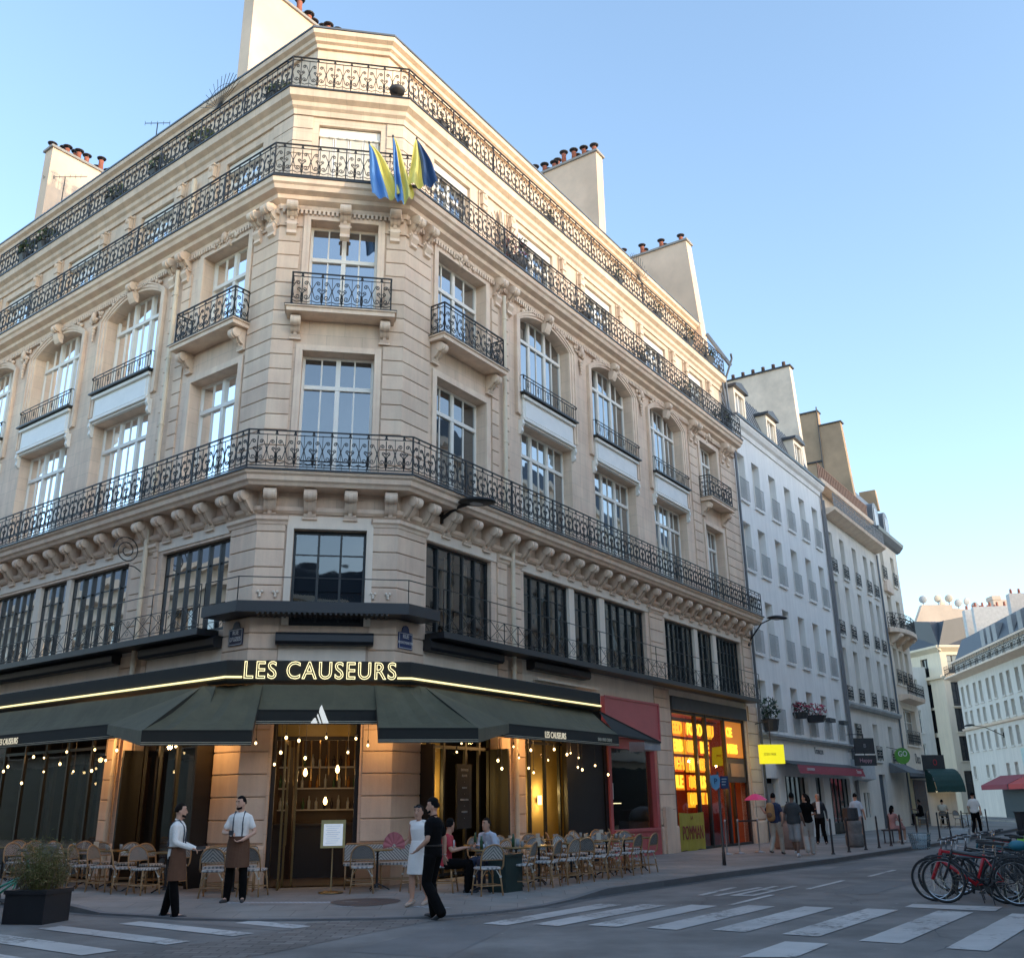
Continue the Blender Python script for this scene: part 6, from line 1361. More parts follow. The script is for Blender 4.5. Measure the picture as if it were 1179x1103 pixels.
# bamboo planter at the left kerb
pl = thing('bamboo_planter', 'square black planter with a feathery bamboo bush at the left kerb', 'planter', T(-7.62,16.55,0) @ RZ(radians(-12)))
mb = MB(); mb.box(-.36,.36,-.32,.32,0,.48); mb.box(-.38,.38,-.34,.34,.43,.49); part('box', mb, pmat('black_planter', (.010,.011,.014), .6, .2, 4, 40, .08), pl)
fm = [pmat('bamboo_olive', (.12,.125,.03), .7, .35, 9, 60, 0, island=.5), pmat('bamboo_dry', (.17,.12,.055), .8, .3, 9, 60, 0, island=.4)]
r = random.Random(8); mb = MB()
for i in range(230):
    a = r.uniform(0, 2*pi); q = sqrt(r.random()); x0, y0 = .30*q*cos(a), .24*q*sin(a); h = r.uniform(.35,.88)*(1-.25*q); lean = Vector((x0*.8+r.uniform(-.12,.12), y0*.8+r.uniform(-.12,.12), h))
    p0 = Vector((x0,y0,.48)); mb.cur = 0 if r.random() < .62 else 1
    mb.tube([p0, p0+lean*.5+Vector((0,0,.03)), p0+lean], [.004,.003,.0015], 3, cap=False)
    for j in range(15):
        t_ = r.uniform(.2,1.05); c = p0+lean*t_; d = Vector((r.gauss(0,1), r.gauss(0,1), r.gauss(0,.6))).normalized(); l = r.uniform(.05,.12); w = Vector((r.gauss(0,1), r.gauss(0,1), r.gauss(0,1))).cross(d).normalized()*.006
        mb.add([c, c+d*l*.5+w, c+d*l-Vector((0,0,.02)), c+d*l*.5-w], [(0,1,2,3)])
part('foliage', mb, fm, pl)

# ================================================================== STREET FURNITURE
post_m = pmat('brown_black_post', (.03,.025,.025), .5)
# posts (bollards) along the right pavement
BS = [(14.38,4.85),(15.75,4.93),(17.27,5.03),(18.7,5.08),(20.2,5.1),(21.7,5.12),(23.3,5.3),(24.9,5.35),(26.6,5.4),(28.5,5.45),(31,5.5),(34,5.5),(37,5.5)]
for i, (s, o) in enumerate(BS):
    t = thing('bollard', f"slim dark bollard on the right pavement, {(ordn+['thirteenth'])[i]} from the cafe", 'bollard', FR @ T(s,-o,.12), 'slim bollards along the right pavement kerb')
    mb = MB(); mb.lathe([(.04,0),(.034,.1),(.03,.9),(.033,.92),(.033,.96),(.02,1.0),(0,1.01)], (0,0,0), 10); part('post', mb, post_m, t, None, True); mb = MB(); mb.lathe([(.06,0),(.06,.03),(.04,.05)], (0,0,0), 10); part('base', mb, post_m, t)
# blue parking-sign post
sp_ = thing('street_sign', 'dark post with two blue information signs in front of the food shop', 'sign', T(5.27,26.24,.12)); mb = MB(); mb.lathe([(.05,0),(.045,.3),(.035,.32),(.03,2.25),(0,2.28)], (0,0,0), 10); part('post', mb, post_m, sp_, None, True)
Fs = T(5.27,26.24,0) @ RZ(radians(14)); bl = pmat('pale_blue_sign', (.12,.32,.52), .4); db = pmat('deep_blue_sign', (.012,.035,.10), .4)
mb = MB(); mb.extr([(-.22,2.30),(-.02,2.32),(.04,2.2),(-.0,2.0),(-.1,1.93),(-.2,2.0),(-.24,2.15)], lambda x, z: (x,-.06,z), lambda x, z: (x,-.03,z)); part('shield', mb, bl, sp_, Fs)
mb = MB(); mb.box(.05,.26,-.05,-.02,1.97,2.28); part('panel', mb, db, sp_, Fs)
text('lettering', 'P', .2, db, sp_, Fs @ T(-.1,-.066,2.15)); 
for i in range(3): mb = MB(); mb.box(.08,.22-.02*i,-.054,-.051,2.2-.07*i,2.22-.07*i); part('sign_line', mb, pmat('pale_print', (.4,.45,.5), .6), sp_, Fs)
# stanchions with belts
for i, (s, o) in enumerate([(13.2,2.0),(13.82,2.16),(14.75,2.45),(18.9,2.2)]):
    t = thing('barrier_post', ['nearest','second','third','farthest'][i]+' chrome barrier post outside the food shop', 'barrier post', FR @ T(s,-o,.12), 'chrome barrier posts outside the food shop'); mb = MB(); mb.lathe([(0,0),(.17,0),(.17,.02),(.03,.04),(.024,.06),(.024,.9),(.03,.91),(.03,1.0),(0,1.0)], (0,0,0), 14); part('post', mb, pmat('brushed_steel', (.35,.34,.33), .3, metal=.7), t, None, True)
mb = MB(); mb.bar((13.82,-2.16,1.06),(14.75,-2.45,1.06),.01,.05); single('barrier_belt', mb, soot, 'black belt stretched between two chrome barrier posts', 'belt', FR)
# glass recycling column
gc = thing('recycling_container', 'big rounded glass recycling container with graffiti on the right pavement', 'container', FR @ T(17.3,-2.6,.12))
mb = MB(); mb.lathe([(.52,0),(.56,.08),(.56,.62),(.52,.9)], (0,0,0), 24); part('drum', mb, pmat('tan_container', (.22,.15,.12), .6, .3, 2, 10), gc, None, True)
mb = MB(); mb.lathe([(.54,.9),(.53,1.05),(.45,1.22),(.28,1.33),(.08,1.38),(0,1.38)], (0,0,0), 24); part('dome', mb, pmat('grey_green_dome', (.09,.11,.115), .4), gc, None, True)
mb = MB(); mb.lathe([(.14,-.02),(.14,.03)], (.35,-.42,1.2), 14, Matrix.Rotation(radians(70), 3, 'X')); part('opening', mb, soot, gc)
mb = MB(); mb.tube([(-.08,0,1.37),(-.08,0,1.48),(.08,0,1.48),(.08,0,1.37)],.02,6); part('lifting_ring', mb, iron, gc)
mb = MB()
for i in range(4): mb.tube([(.565*cos(a),.565*sin(a),.45+.12*i*.5+.12*sin(a*5+i)) for a in [radians(-110+8*k+i*6) for k in range(9)]], .014, 4)
part('graffiti', mb, pmat('pale_graffiti', (.6,.6,.6), .7), gc)
# stone-coloured litter bin with black top
lb = thing('litter_bin', 'old grey litter drum with a black sack frame on the right pavement', 'litter bin', T(11.49,34.84,.12)); mb = MB(); mb.lathe([(.26,0),(.30,.08),(.31,.35),(.27,.42),(.25,.45),(.29,.7),(.26,.85)], (0,0,0), 18); part('drum', mb, pmat('mottled_stone_drum', (.15,.14,.13), .85, .4, 8, 30, .3), lb, None, True)
mb = MB(); mb.lathe([(.24,.85),(.27,.9),(.25,1.25),(.2,1.27),(0,1.27)], (-.05,0,0), 14); part('black_top', mb, soot, lb)
# small bench-like bar with seated woman: hoop barrier
for i, (s, o) in enumerate([(23.0,4.5)]):
    t = thing('street_bench', 'dark backless bench by the kerb under the woman in pink', 'bench', FR @ T(s,-o,.12)); mb = MB(); mb.box(-.75,.75,-.2,.2,.42,.47); part('seat', mb, post_m, t)
    for x in (-.6,.6):
        for y in (-.15,.15): mb = MB(); mb.bar((x,y,0),(x,y,.42),.04); part('leg', mb, post_m, t)
# wall-mounted street lamps
def wall_lamp(F, x, z, reach, rise, label, sc=1.):
    t = thing('street_lamp', label, 'street lamp', F @ T(x,0,z)); mb = MB(); mb.box(x-.05*sc,x+.05*sc,-.08,0,z-.25,z+.15); mb.tube([(x,-.06,z-.1),(x,-reach*.6,z+rise*.8),(x,-reach,z+rise)],[.035*sc,.03*sc,.028*sc],8); part('arm', mb, iron, t, F)
    mb = MB(); c = (x,-reach-.25,z+rise+.02); mb.lathe([(a_*(1+.25*(sc > 1)), b_) for a_, b_ in [(0,.10),(.10,.09),(.26,.02),(.28,-.03),(.22,-.06),(0,-.07)]], c, 18, Matrix.Rotation(radians(6), 3, 'X') @ Matrix.Diagonal((1.,1.5,1.)).to_3x3()); part('lamp_head', mb, iron, t, F, True)
    mb = MB(); mb.lathe([(.18,-.065),(.12,-.085),(0,-.09)], c, 14); part('lens', mb, pmat('lamp_lens', (.35,.36,.38), .2), t, F); return t
wall_lamp(FR, 1.62, 8.45, .85, .12, 'black street lamp arm under the first-floor balcony near the corner', 1.5)
wall_lamp(FR, 21.9, 7.9, 1.1, .75, 'black street lamp reaching out from the end of the cream building')
wall_lamp(FB @ T(0,0,0), 9.5, 6.2, 2.2, .7, 'thin street lamp on the long pale house at the right')
# blue street-name plates
enamel = pmat('blue_enamel', (.010,.014,.045), .3); wink = pmat('white_enamel_ink', (.7,.7,.72), .5)
def plate(F, x, z, lines, label, col):
    t = thing('street_name_plate', label, 'sign', F @ T(x,-.06,z)); mb = MB(); pts = [(-.24,-.2),(.24,-.2),(.24,.16),(.13,.18)]+[(.12*cos(a*pi/6),.20+.13*sin(a*pi/6)) for a in range(7)]+[(-.13,.18),(-.24,.16)]
    mb.extr(pts, lambda a, b: (x+a,-.05,z+b), lambda a, b: (x+a,-.075,z+b)); part('plate', mb, col, t, F)
    mb = MB()
    for a, b, c, d in ((-.22,.22,-.185,-.175),(-.22,.22,.14,.15),(-.22,-.212,-.175,.14),(.212,.22,-.175,.14)): mb.box(x+a,x+b,-.079,-.076,z+c,z+d)
    part('border', mb, wink, t, F)
    for i, (tx, sz) in enumerate(lines): text('lettering', tx, sz, wink, t, F @ T(x,-.08,z+.075-.14*i), sx=.9)
plate(FL, -.40, 5.22, [('RUE',.13),('D\'UZES',.13)], 'dark blue arched street-name plate on the left of the corner pillar', enamel)
plate(FR, .30, 5.18, [('RUE',.13),('MONTMARTRE',.085)], 'blue arched street-name plate on the right of the corner pillar', pmat('mid_blue_enamel', (.02,.035,.12), .35))
# spiral bracket on the left facade
sb = thing('scroll_bracket', 'wrought iron spiral sign bracket beside the left drainpipe', 'bracket', FL @ T(-4.1,-.5,7.6)); mb = MB(); mb.tube([(-4.35,-.1-.45-(x),z) for x, z in spiral(0,7.72,.36,0,2.2,36)], .014, 6); mb.tube([(-4.35,0,7.2),(-4.35,-.3,7.35),(-4.35,-.55,7.36)], .014, 6); mb.bar((-4.35,-.02,6.9),(-4.35,-.02,8.2),.03); part('scroll', mb, iron, sb, FL)
# flags
fb, fy = pmat('flag_blue', (.10,.27,.62), .75, .1, 3, 40, .05), pmat('flag_yellow', (.75,.66,.16), .75, .1, 3, 40, .05)
def flag(tx, tz, seed, label, L, wb_, skew, swap, mats):
    t = thing('flag', label, 'flag', FC @ T(tx,-.55,16.6), 'blue and yellow flags on the corner balcony')
    base = Vector((tx+.10,-.50,16.75)); tip = Vector((tx,-1.02,tz+.04)); mb = MB(); mb.tube([base, tip], .018, 6); mb.ball(tip, .03,.03,.04); part('pole', mb, soot, t, FC)
    nu, nv = 10, 18
    for half in (0, 1):
        mb = MB()
        def P(u, v):
            uu = half*.5+u*.5; w = .04+wb_*v**.75
            x = tx+skew*v+(uu if not swap else uu-.45)*w+sin(v*7+seed)*.025*v
            y = -1.02+.10*sin(uu*17+v*3+seed)*min(1,v*1.6)+.12*v*uu
            z = tz-L*v*(1-.20*abs(uu-.45)-.10*uu)-.015*sin(uu*14+seed)
            return (x, y, z)
        for i in range(nu):
            for j in range(nv): mb.quad(P(i/nu,j/nv), P((i+1)/nu,j/nv), P((i+1)/nu,(j+1)/nv), P(i/nu,(j+1)/nv))
        part('blue_half' if mats[half] is not fy else 'yellow_half', mb, mats[half], t, FC, True)
fdb = pmat('flag_dark_blue', (.02,.06,.17), .75, .1, 3, 40, .05)
flag(2.11, 17.45, 1, 'leftmost of the three blue and yellow flags, broad and light blue on its left half', 1.62, .80, .10, False, (fb, fy))
flag(2.70, 17.72, 2, 'middle one of the three blue and yellow flags, narrow and mostly yellow', 1.98, .45, .08, False, (fb, fy))
flag(3.30, 17.72, 5, 'rightmost of the three flags, dark blue over yellow', 1.45, .74, .18, True, (fy, fdb))
# plants and objects on the upper balconies, roof aerials
pot(FR @ T(4.9,-.1,16.7), 'agave-like spiky plant with red flowers on the main upper balcony', 1.0, 1.3, 11, [fl[2], fl[0]], 'plants on the upper balconies')
PL = [f'leafy pot plant, {ordn[j]} from the corner, top balcony of the right front' for j in range(7)]+[f'leafy pot plant, {ordn[j+1]} from the corner, main upper balcony of the right front' for j in range(4)]+[f'leafy pot plant, {ordn[j]} from the corner, top balcony of the left front' for j in range(6)]
for i, (k, s, z, w, h) in enumerate([('R',1.6,19.85,.9,.7),('R',2.6,19.85,.8,.7),('R',7.4,19.85,.9,.7),('R',12.2,19.85,1.0,.8),('R',15.5,19.85,1.0,.8),('R',18.5,19.85,1.1,.9),('R',20.6,19.85,1.2,.9),('R',8.8,16.7,.9,.8),('R',12.9,16.7,.9,.8),('R',16.8,16.7,1.0,.9),('R',20.8,16.7,1.1,1.0),('L',.9,19.85,.9,.7),('L',4.4,19.85,1.0,.8),('L',6.4,19.85,1.0,.8),('L',8.8,19.85,1.0,.8),('L',13.0,19.85,1.1,.9),('L',14.3,19.85,1.1,1.0)]):
    F, sg = FACE[k]; pot(F @ T(sg*s,.35 if z > 18 else -.1,z), PL[i], w, h, 30+i, [fl[2], fl[1]], 'plants on the upper balconies')
mb = MB(); mb.lathe([(.0,-.05),(.2,-.02),(.22,.08),(.14,.13),(0,.14)], (0,0,0), 14); single('plant_bowl', mb, soot, 'round black bowl hanging behind the top railing at the right edge of the chamfer', 'bowl', FC @ T(2.8,-.06,19.95), None, True)
def fan(F, label):
    t = thing('trellis_fan', label, 'trellis', F); mb = MB()
    for i in range(13): a = radians(20+i*11.5); mb.tube([(0,0,0),(1.0*cos(a),0,1.0*sin(a)+.15)], .01, 4)
    mb.tube([(.7*cos(radians(20+i*11.5)),0,.7*sin(radians(20+i*11.5))+.1) for i in range(13)], .008, 4); part('rods', mb, iron, t)
fan(FL @ T(-3.4,.1,20.9), 'fan of thin iron spikes above the top balcony on the left front'); fan(FR @ T(4.4,-.1,17.4), 'fan of thin iron spikes on the main upper balcony of the right front'); fan(FR @ T(14.0,.1,20.9), 'fan of thin iron spikes on the top balcony of the right front')
def aerial(x, y, z, label, w=.9):
    t = thing('tv_aerial', label, 'aerial', T(x,y,z)); mb = MB(); mb.bar((0,0,-1.5),(0,0,0),.03); part('mast', mb, soot, t); mb = MB(); mb.bar((-w,0,0),(w,0,0),.02)
    for i in range(8): mb.bar((-w+.22*i,0,-.09),(-w+.22*i,0,.09),.012)
    part('boom', mb, soot, t)
P = pL(10,-2); aerial(P[0],P[1],24.9,'thin TV aerial above the left roof edge', .45); P = pL(17.5,-2.5); aerial(P[0],P[1],26.3,'small TV aerial behind the far left chimney'); 

# ================================================================== BICYCLES
tyre_m = pmat('tyre_rubber', (.012,.012,.013), .75); chrome = pmat('chrome', (.5,.5,.5), .2, metal=.9)
def bike(F, frame_m, label, basket=None, guard=False, step=False, saddle_z=.95, rack=False, wb=1.06, R=.34, bag=None, mudm=None, k=1.):
    """x forward from rear hub (0) to front hub (wb)"""
    t = thing('bicycle', label, 'bicycle', F, None)
    for x in (0, wb):
        mb = MB(); mb.tube([(x+(R-.02)*cos(a*pi/16),0,R+(R-.02)*sin(a*pi/16)) for a in range(32)], .021, 8, closed=True); w = part('wheel', mb, tyre_m, t, None, True)
        mb = MB(); mb.tube([(x+(R-.045)*cos(a*pi/16),0,R+(R-.045)*sin(a*pi/16)) for a in range(32)], .009, 6, closed=True); mb.tube([(x,-.05,R),(x,.05,R)], .018, 8)
        for a in range(16): b = a*pi/8; mb.bar((x,(.03 if a % 2 else -.03),R),(x+(R-.05)*cos(b),0,R+(R-.05)*sin(b)),.003)
        part('rim', mb, chrome, w)
        if guard:
            mb = MB(); mb.tube([(x+(R+.03)*cos(a),0,R+(R+.03)*sin(a)) for a in [radians(20+12*i) if x == 0 else radians(60+11*i) for i in range(12)]], .016, 6); part('mudguard', mb, mudm or soot, t)
    bb = Vector((.43,0,.28)); seat = Vector((.25,0,.76)); head = Vector((wb-.20,0,.84)); hl = Vector((wb-.15,0,.68)); rear = Vector((0,0,R)); fh = Vector((wb,0,R))
    mb = MB(); mb.tube([bb, seat], .017*k, 8); mb.tube([bb, hl], .021*k, 8); mb.tube([head, hl], .022*k, 8)
    if step: mb.tube([bb+Vector((-.05,0,.10)), hl+Vector((-.05,0,-.06))], .019, 8)
    else: mb.tube([seat+Vector((.01,0,-.04)), head+Vector((0,0,-.03))], .017*k, 8)
    for y in (-.045,.045): mb.tube([rear+Vector((0,y,0)), bb+Vector((0,y*.4,0))], .010, 6); mb.tube([rear+Vector((0,y,0)), seat+Vector((0,y*.3,-.05))], .009, 6)
    part('frame', mb, frame_m, t, None, True)
    mb = MB(); 
    for y in (-.05,.05): mb.tube([hl+Vector((.0,y*.6,0)), hl+Vector((.03,y,-.08)), fh+Vector((0,y,0))], .012*k*k, 6)
    part('fork', mb, frame_m, t, None, True)
    mb = MB(); top = head+Vector((-.02,0,.14)); mb.tube([head, top], .014, 6); mb.tube([top+Vector((-.14,-.29,.03)), top+Vector((-.02,-.24,.03)), top+Vector((.04,-.08,0)), top+Vector((.04,.08,0)), top+Vector((-.02,.24,.03)), top+Vector((-.14,.29,.03))], .011, 6); h = part('handlebar', mb, chrome, t, None, True)
    for y in (-1,1): mb = MB(); mb.tube([top+Vector((-.14,.29*y,.03)), top+Vector((-.04,.255*y,.03))], .016, 6); part('grip', mb, soot, h)
    mb = MB(); sd = Vector((.22,0,saddle_z)); mb.tube([seat, sd], .012, 6); part('seat_post', mb, chrome, t)
    mb = MB(); mb.add([sd+Vector(p) for p in ((-.13,-.08,.02),(-.13,.08,.02),(0,.05,.03),(.14,.015,.02),(.14,-.015,.02),(0,-.05,.03),(-.12,-.06,-.03),(-.12,.06,-.03),(.12,.01,-.01),(.12,-.01,-.01))], [(0,5,2,1),(5,4,3,2),(0,1,7,6),(1,2,3,8,7),(0,6,9,4,5),(3,4,9,8),(6,7,8,9)]); part('saddle', mb, soot, t)
    mb = MB(); mb.lathe([(.09,-.004),(.09,.004)], bb+Vector((0,-.05,0)), 18, Matrix.Rotation(pi/2,3,'X')); mb.bar(bb+Vector((0,-.06,0)), bb+Vector((.13,-.07,-.10)), .018); mb.bar(bb+Vector((0,.06,0)), bb+Vector((-.13,.07,.10)), .018); mb.box(bb.x+.09,bb.x+.17,-.15,-.07,bb.z-.115,bb.z-.09); mb.box(bb.x-.17,bb.x-.09,.07,.15,bb.z+.09,bb.z+.115); mb.bar(bb+Vector((0,-.05,.085)), (0,-.05,R+.03), .008); mb.bar(bb+Vector((0,-.05,-.085)), (0,-.05,R-.03), .008); part('crankset', mb, soot, t)
    if basket:
        mb = MB(); c = Vector((wb+.12,0,.86)); 
        def ring(k, z): return [c+Vector((x*k,y*k,z)) for x, y in ((-.15,-.18),(.15,-.18),(.15,.18),(-.15,.18))]
        for k, z in ((1.05,.24),(.95,.12),(.85,0)): mb.tube(ring(k,z), .006, 5, closed=True)
        a, b = ring(.8,-.02), ring(1.05,.24)
        for i in range(4):
            for j in range(8): mb.bar(a[i].lerp(a[(i+1) % 4], j/8), b[i].lerp(b[(i+1) % 4], j/8), .004)
        for j in range(7): mb.bar(a[0].lerp(a[1], j/6), a[3].lerp(a[2], j/6), .004)
        for i in range(4): j = (i+1) % 4; mb.quad(a[i].lerp(b[i],.05), a[j].lerp(b[j],.05), b[j].lerp(a[j],.1), b[i].lerp(a[i],.1))
        part('basket', mb, basket, t)
    if rack:
        mb = MB(); 
        for y in (-.06,.06): mb.bar((-.25,y,.76),(.2,y,.76),.012); mb.bar((0,y,R),(-.05,y,.76),.01)
        for x in (-.2,-.08,.05): mb.bar((x,-.06,.76),(x,.06,.76),.01)
        part('rear_rack', mb, soot, t)
    if bag: mb = MB(); mb.ball((-.02,0,.86),.17,.12,.09,10,6); part('bag', mb, bag, t, None, True)
    mb = MB(); mb.bar((.4,.05,.28),(.33,.2,.02),.014); part('kickstand', mb, soot, t)
    return t
bred = pmat('bike_red', (.55,.02,.03), .3, .05, 3, 20, 0); bblk = pmat('bike_black', (.02,.02,.022), .35); bgrey = pmat('bike_grey', (.14,.16,.17), .35); bblue = pmat('bike_teal', (.02,.12,.16), .35); bwht = pmat('bike_white', (.5,.5,.5), .35); bgrn = pmat('bike_green', (.03,.22,.15), .35)
bask = glassmat('clear_basket', (.5,.5,.5), .06, see=True, tint=(.55,.60,.62)); baskw = pmat('pale_basket', (.55,.57,.58), .5)
# frame R: parked nose toward the cafe; y local = -o
def park(s, o_rear, m, lab, dz=0, **kw): return bike(FR @ T(s, -o_rear, 0) @ RZ(radians(90+dz)), m, lab, **kw)
park(2.72, 11.20, bred, 'red bicycle with a clear front basket, nearest of the parked row at the right', 3, basket=bask, wb=1.12, R=.355, rack=True, k=1.45)
park(2.40, 11.42, bblk, 'black bicycle leaning in front of the red one in the parked row', -2, guard=True, wb=1.12, R=.355, rack=True)
park(3.35, 11.10, bgrey, 'grey bicycle with mudguards just behind the red one', 4, guard=True)
park(3.95, 11.30, bblk, 'black bicycle with a teal saddlebag in the parked row', -4, bag=pmat('teal_bag', (.02,.18,.26), .6), rack=True)
park(4.60, 11.05, bwht, 'white bicycle in the middle of the parked row', 2, guard=True, basket=None)
park(5.30, 11.35, bblk, 'black city bicycle with a pale basket farther back in the row', 5, guard=True, basket=baskw)
park(6.10, 11.15, bblue, 'teal bicycle with a green strap toward the far end of the row', -3, rack=True, bag=pmat('lime_strap', (.2,.6,.05), .6))
park(6.95, 11.3, bgrey, 'grey bicycle with high saddle near the far end of the row', 4, saddle_z=1.0)
park(7.8, 11.2, bred, 'dark red bicycle at the far end of the parked row', 0, guard=True)
for i in range(4):
    t = thing('bike_rack', ['nearest','second','third','farthest'][i]+' dark steel hoop of the cycle stands at the right', 'bike rack', FR @ T(3.05+1.45*i,-10.75,0), 'steel hoops of the cycle stands'); mb = MB(); mb.tube([(0,-.38,0),(0,-.38,.62),(0,-.30,.70),(0,.30,.70),(0,.38,.62),(0,.38,0)], .025, 8); mb.tube([(0,-.38,.35),(0,.38,.35)], .018, 6); part('hoop', mb, pmat('grey_steel_tube', (.07,.08,.085), .4), t, None, True)
bike(T(-9.3,17.55,0) @ RZ(radians(30)), bgrn, 'green hire bicycle cut off by the left edge beside the planter', guard=True, basket=pmat('grey_basket', (.12,.13,.13), .5), step=True, mudm=bgrn)
# ================================================================== PEOPLE
def remesh_obj(mb, vox, name, mat, smooth_it=2):
    me = mb.mesh('tmp', mat); o = bpy.data.objects.new('tmp', me); COL.objects.link(o)
    md = o.modifiers.new('r', 'REMESH'); md.mode = 'VOXEL'; md.voxel_size = vox; md.use_smooth_shade = True
    ms_ = o.modifiers.new('s', 'SMOOTH'); ms_.iterations = smooth_it; ms_.factor = .5
    dg = bpy.context.evaluated_depsgraph_get(); out = bpy.data.meshes.new_from_object(o.evaluated_get(dg)); out.name = name
    bpy.data.objects.remove(o); bpy.data.meshes.remove(me)
    out.materials.clear(); out.materials.append(mat); return out
def loft(mb, rings, n=16, cap=True):
    """rings: (centre, rx, ry, M) ellipses"""
    o = len(mb.v); k = len(rings)
    for c, rx, ry, M in rings:
        for j in range(n):
            a = 2*pi*j/n; p = Vector(c)+M @ Vector((rx*cos(a), ry*sin(a), 0)); mb.v.append((p.x, p.y, p.z))
    for i in range(k-1):
        for j in range(n): mb.f.append((o+i*n+j, o+i*n+(j+1) % n, o+(i+1)*n+(j+1) % n, o+(i+1)*n+j)); mb.m.append(0)
    mb.f.append(tuple(o+j for j in reversed(range(n)))); mb.m.append(0); mb.f.append(tuple(o+(k-1)*n+j for j in range(n))); mb.m.append(0)
def ctube(mb, pts, rs, n=12, seg=5):
    """smoothly curved tapering limb with rounded ends"""
    P = [Vector(p) for p in pts]; out = []; rr = []
    for i in range(len(P)-1):
        p0 = P[max(i-1,0)]; p1 = P[i]; p2 = P[i+1]; p3 = P[min(i+2,len(P)-1)]
        for s in range(seg):
            t = s/seg; lin = p1.lerp(p2, t); cr_ = .5*((2*p1)+(-p0+p2)*t+(2*p0-5*p1+4*p2-p3)*t*t+(-p0+3*p1-3*p2+p3)*t**3); out.append(lin.lerp(cr_, .35)); rr.append(rs[i]*(1-t)+rs[i+1]*t)
    out.append(P[-1]); rr.append(rs[-1])
    d0 = (out[0]-out[1]).normalized(); d1 = (out[-1]-out[-2]).normalized()
    out = [out[0]+d0*rr[0]*.8, out[0]+d0*rr[0]*.45]+out+[out[-1]+d1*rr[-1]*.45, out[-1]+d1*rr[-1]*.8]; rr = [rr[0]*.5, rr[0]*.87]+rr+[rr[-1]*.87, rr[-1]*.5]
    mb.tube(out, rr, n)
SK = {}
def skin(c, name): return pmat(name, c, .55, .05, 4, 40, .03)
skin_a, skin_b, skin_d = skin((.66,.35,.23), 'skin_light'), skin((.55,.28,.18), 'skin_tan'), skin((.16,.085,.055), 'skin_dark')
def person(F, label, pose, look, vox=.010, fingers=True, H=1.76):
    """local frame: faces +y, x to its left is -x? (x = its right-hand side), z up; joints given in metres for a 1.76 m figure"""
    t = thing('person', label, 'person', F, look.get('group')); J = dict(pelvis=(0,0,.94), chest=(0,.0,1.30), neck=(0,0,1.47), head=(0,.02,1.63),
        shR=(.158,-.005,1.385), elR=(.25,-.02,1.13), wrR=(.27,.06,.88), shL=(-.158,-.005,1.385), elL=(-.25,-.02,1.13), wrL=(-.27,.06,.88),
        hpR=(.09,0,.90), knR=(.10,.02,.49), anR=(.11,-.01,.09), hpL=(-.09,0,.90), knL=(-.10,.02,.49), anL=(-.11,-.01,.09))
    J.update(pose.get('J', {})); J = {k: Vector(v) for k, v in J.items()}
    fem = look.get('fem', False); wsh = .19 if not fem else .165; bulk = look.get('bulk', 1.)
    hy = radians(pose.get('head_yaw', 0)); hp = radians(pose.get('head_pitch', 0)); HM = Matrix.Rotation(hy, 3, 'Z') @ Matrix.Rotation(hp, 3, 'X')
    ty = radians(pose.get('torso_yaw', 0)); TM = Matrix.Rotation(ty, 3, 'Z')
    sp = J['neck']-J['pelvis']
    def torso(mb, g=0, z0=0., z1=1., long_=False):
        pr = [(-.10,.150,.105),(0,.165,.115),(.16,.155,.108),(.34,.140,.100),(.55,.160,.110),(.75,.175,.115),(.86,.165,.105),(.93,.125,.088),(.99,.075,.068),(1.05,.060,.058)] if not fem else [(-.10,.155,.11),(0,.168,.118),(.16,.145,.10),(.34,.118,.088),(.55,.138,.10),(.72,.150,.112),(.86,.145,.095),(.93,.11,.075),(.99,.062,.056),(1.05,.050,.050)]
        rg = []
        for f, rx, ry in pr:
            if f < z0-.001 or f > z1+.001: continue
            c = J['pelvis']+sp*f; 
            if .3 < f < .95: c = c+(J['chest']-(J['pelvis']+sp*.68))*(1-abs(f-.65)/.35*.6 if abs(f-.65) < .35 else .2)
            rg.append((c, (rx+g)*bulk, (ry+g)*bulk, TM))
        loft(mb, rg)
        if z1 > .8:
            for s in 'RL': ctube(mb, [J['neck']+Vector((0,-.01,-.025)), J['neck'].lerp(J['sh'+s], .5)+Vector((0,-.008,.004)), J['sh'+s]], [.045+g*.6, .042+g*.6, .050+g*.6] if not fem else [.034+g*.5,.032+g*.5,.040+g*.5], 10, 3)
    def arm(mb, s, g=0, upto=2.):
        a, b, c = J['sh'+s], J['el'+s], J['wr'+s]
        rs = [.056, .045, .038, .028] if not fem else [.043, .036, .030, .023]
        if upto >= 2: ctube(mb, [a, a.lerp(b,.5), b, c], [r+g for r in (rs[0], rs[1], rs[2], rs[3])])
        else: q = a.lerp(b, upto); ctube(mb, [a, a.lerp(q,.5), q], [rs[0]+g*.6, rs[1]+g+.003, rs[1]+g+.004])
    def leg(mb, s, g=0, upto=2., flare=0):
        a, b, c = J['hp'+s], J['kn'+s], J['an'+s]
        if g > 0: c = c+(c-b).normalized()*.025
        rs = [.088, .075, .055, .052, .036]
        if upto >= 2: ctube(mb, [a, a.lerp(b,.5), b, b.lerp(c,.4), c], [rs[0]+g, rs[1]+g, rs[2]+g+flare*.4, rs[3]+g+flare*.7, rs[4]+g+flare])
        elif upto >= 1: q = b.lerp(c, upto-1); ctube(mb, [a, a.lerp(b,.5), b, q], [rs[0]+g, rs[1]+g, rs[2]+g+flare, rs[3]+g+flare])
        else: q = a.lerp(b, upto); ctube(mb, [a, a.lerp(q,.5), q], [rs[0]+g, rs[1]+g+.01, rs[1]+g+.008+flare])
    hc = J['head']
    def hd(p): return hc+HM @ Vector(p)
    # body
    mb = MB(); torso(mb, -.006)
    ctube(mb, [J['neck']+Vector((0,-.005,-.03)), hc+HM @ Vector((0,-.015,-.07))], [.056, .052] if not fem else [.044,.042], seg=3)
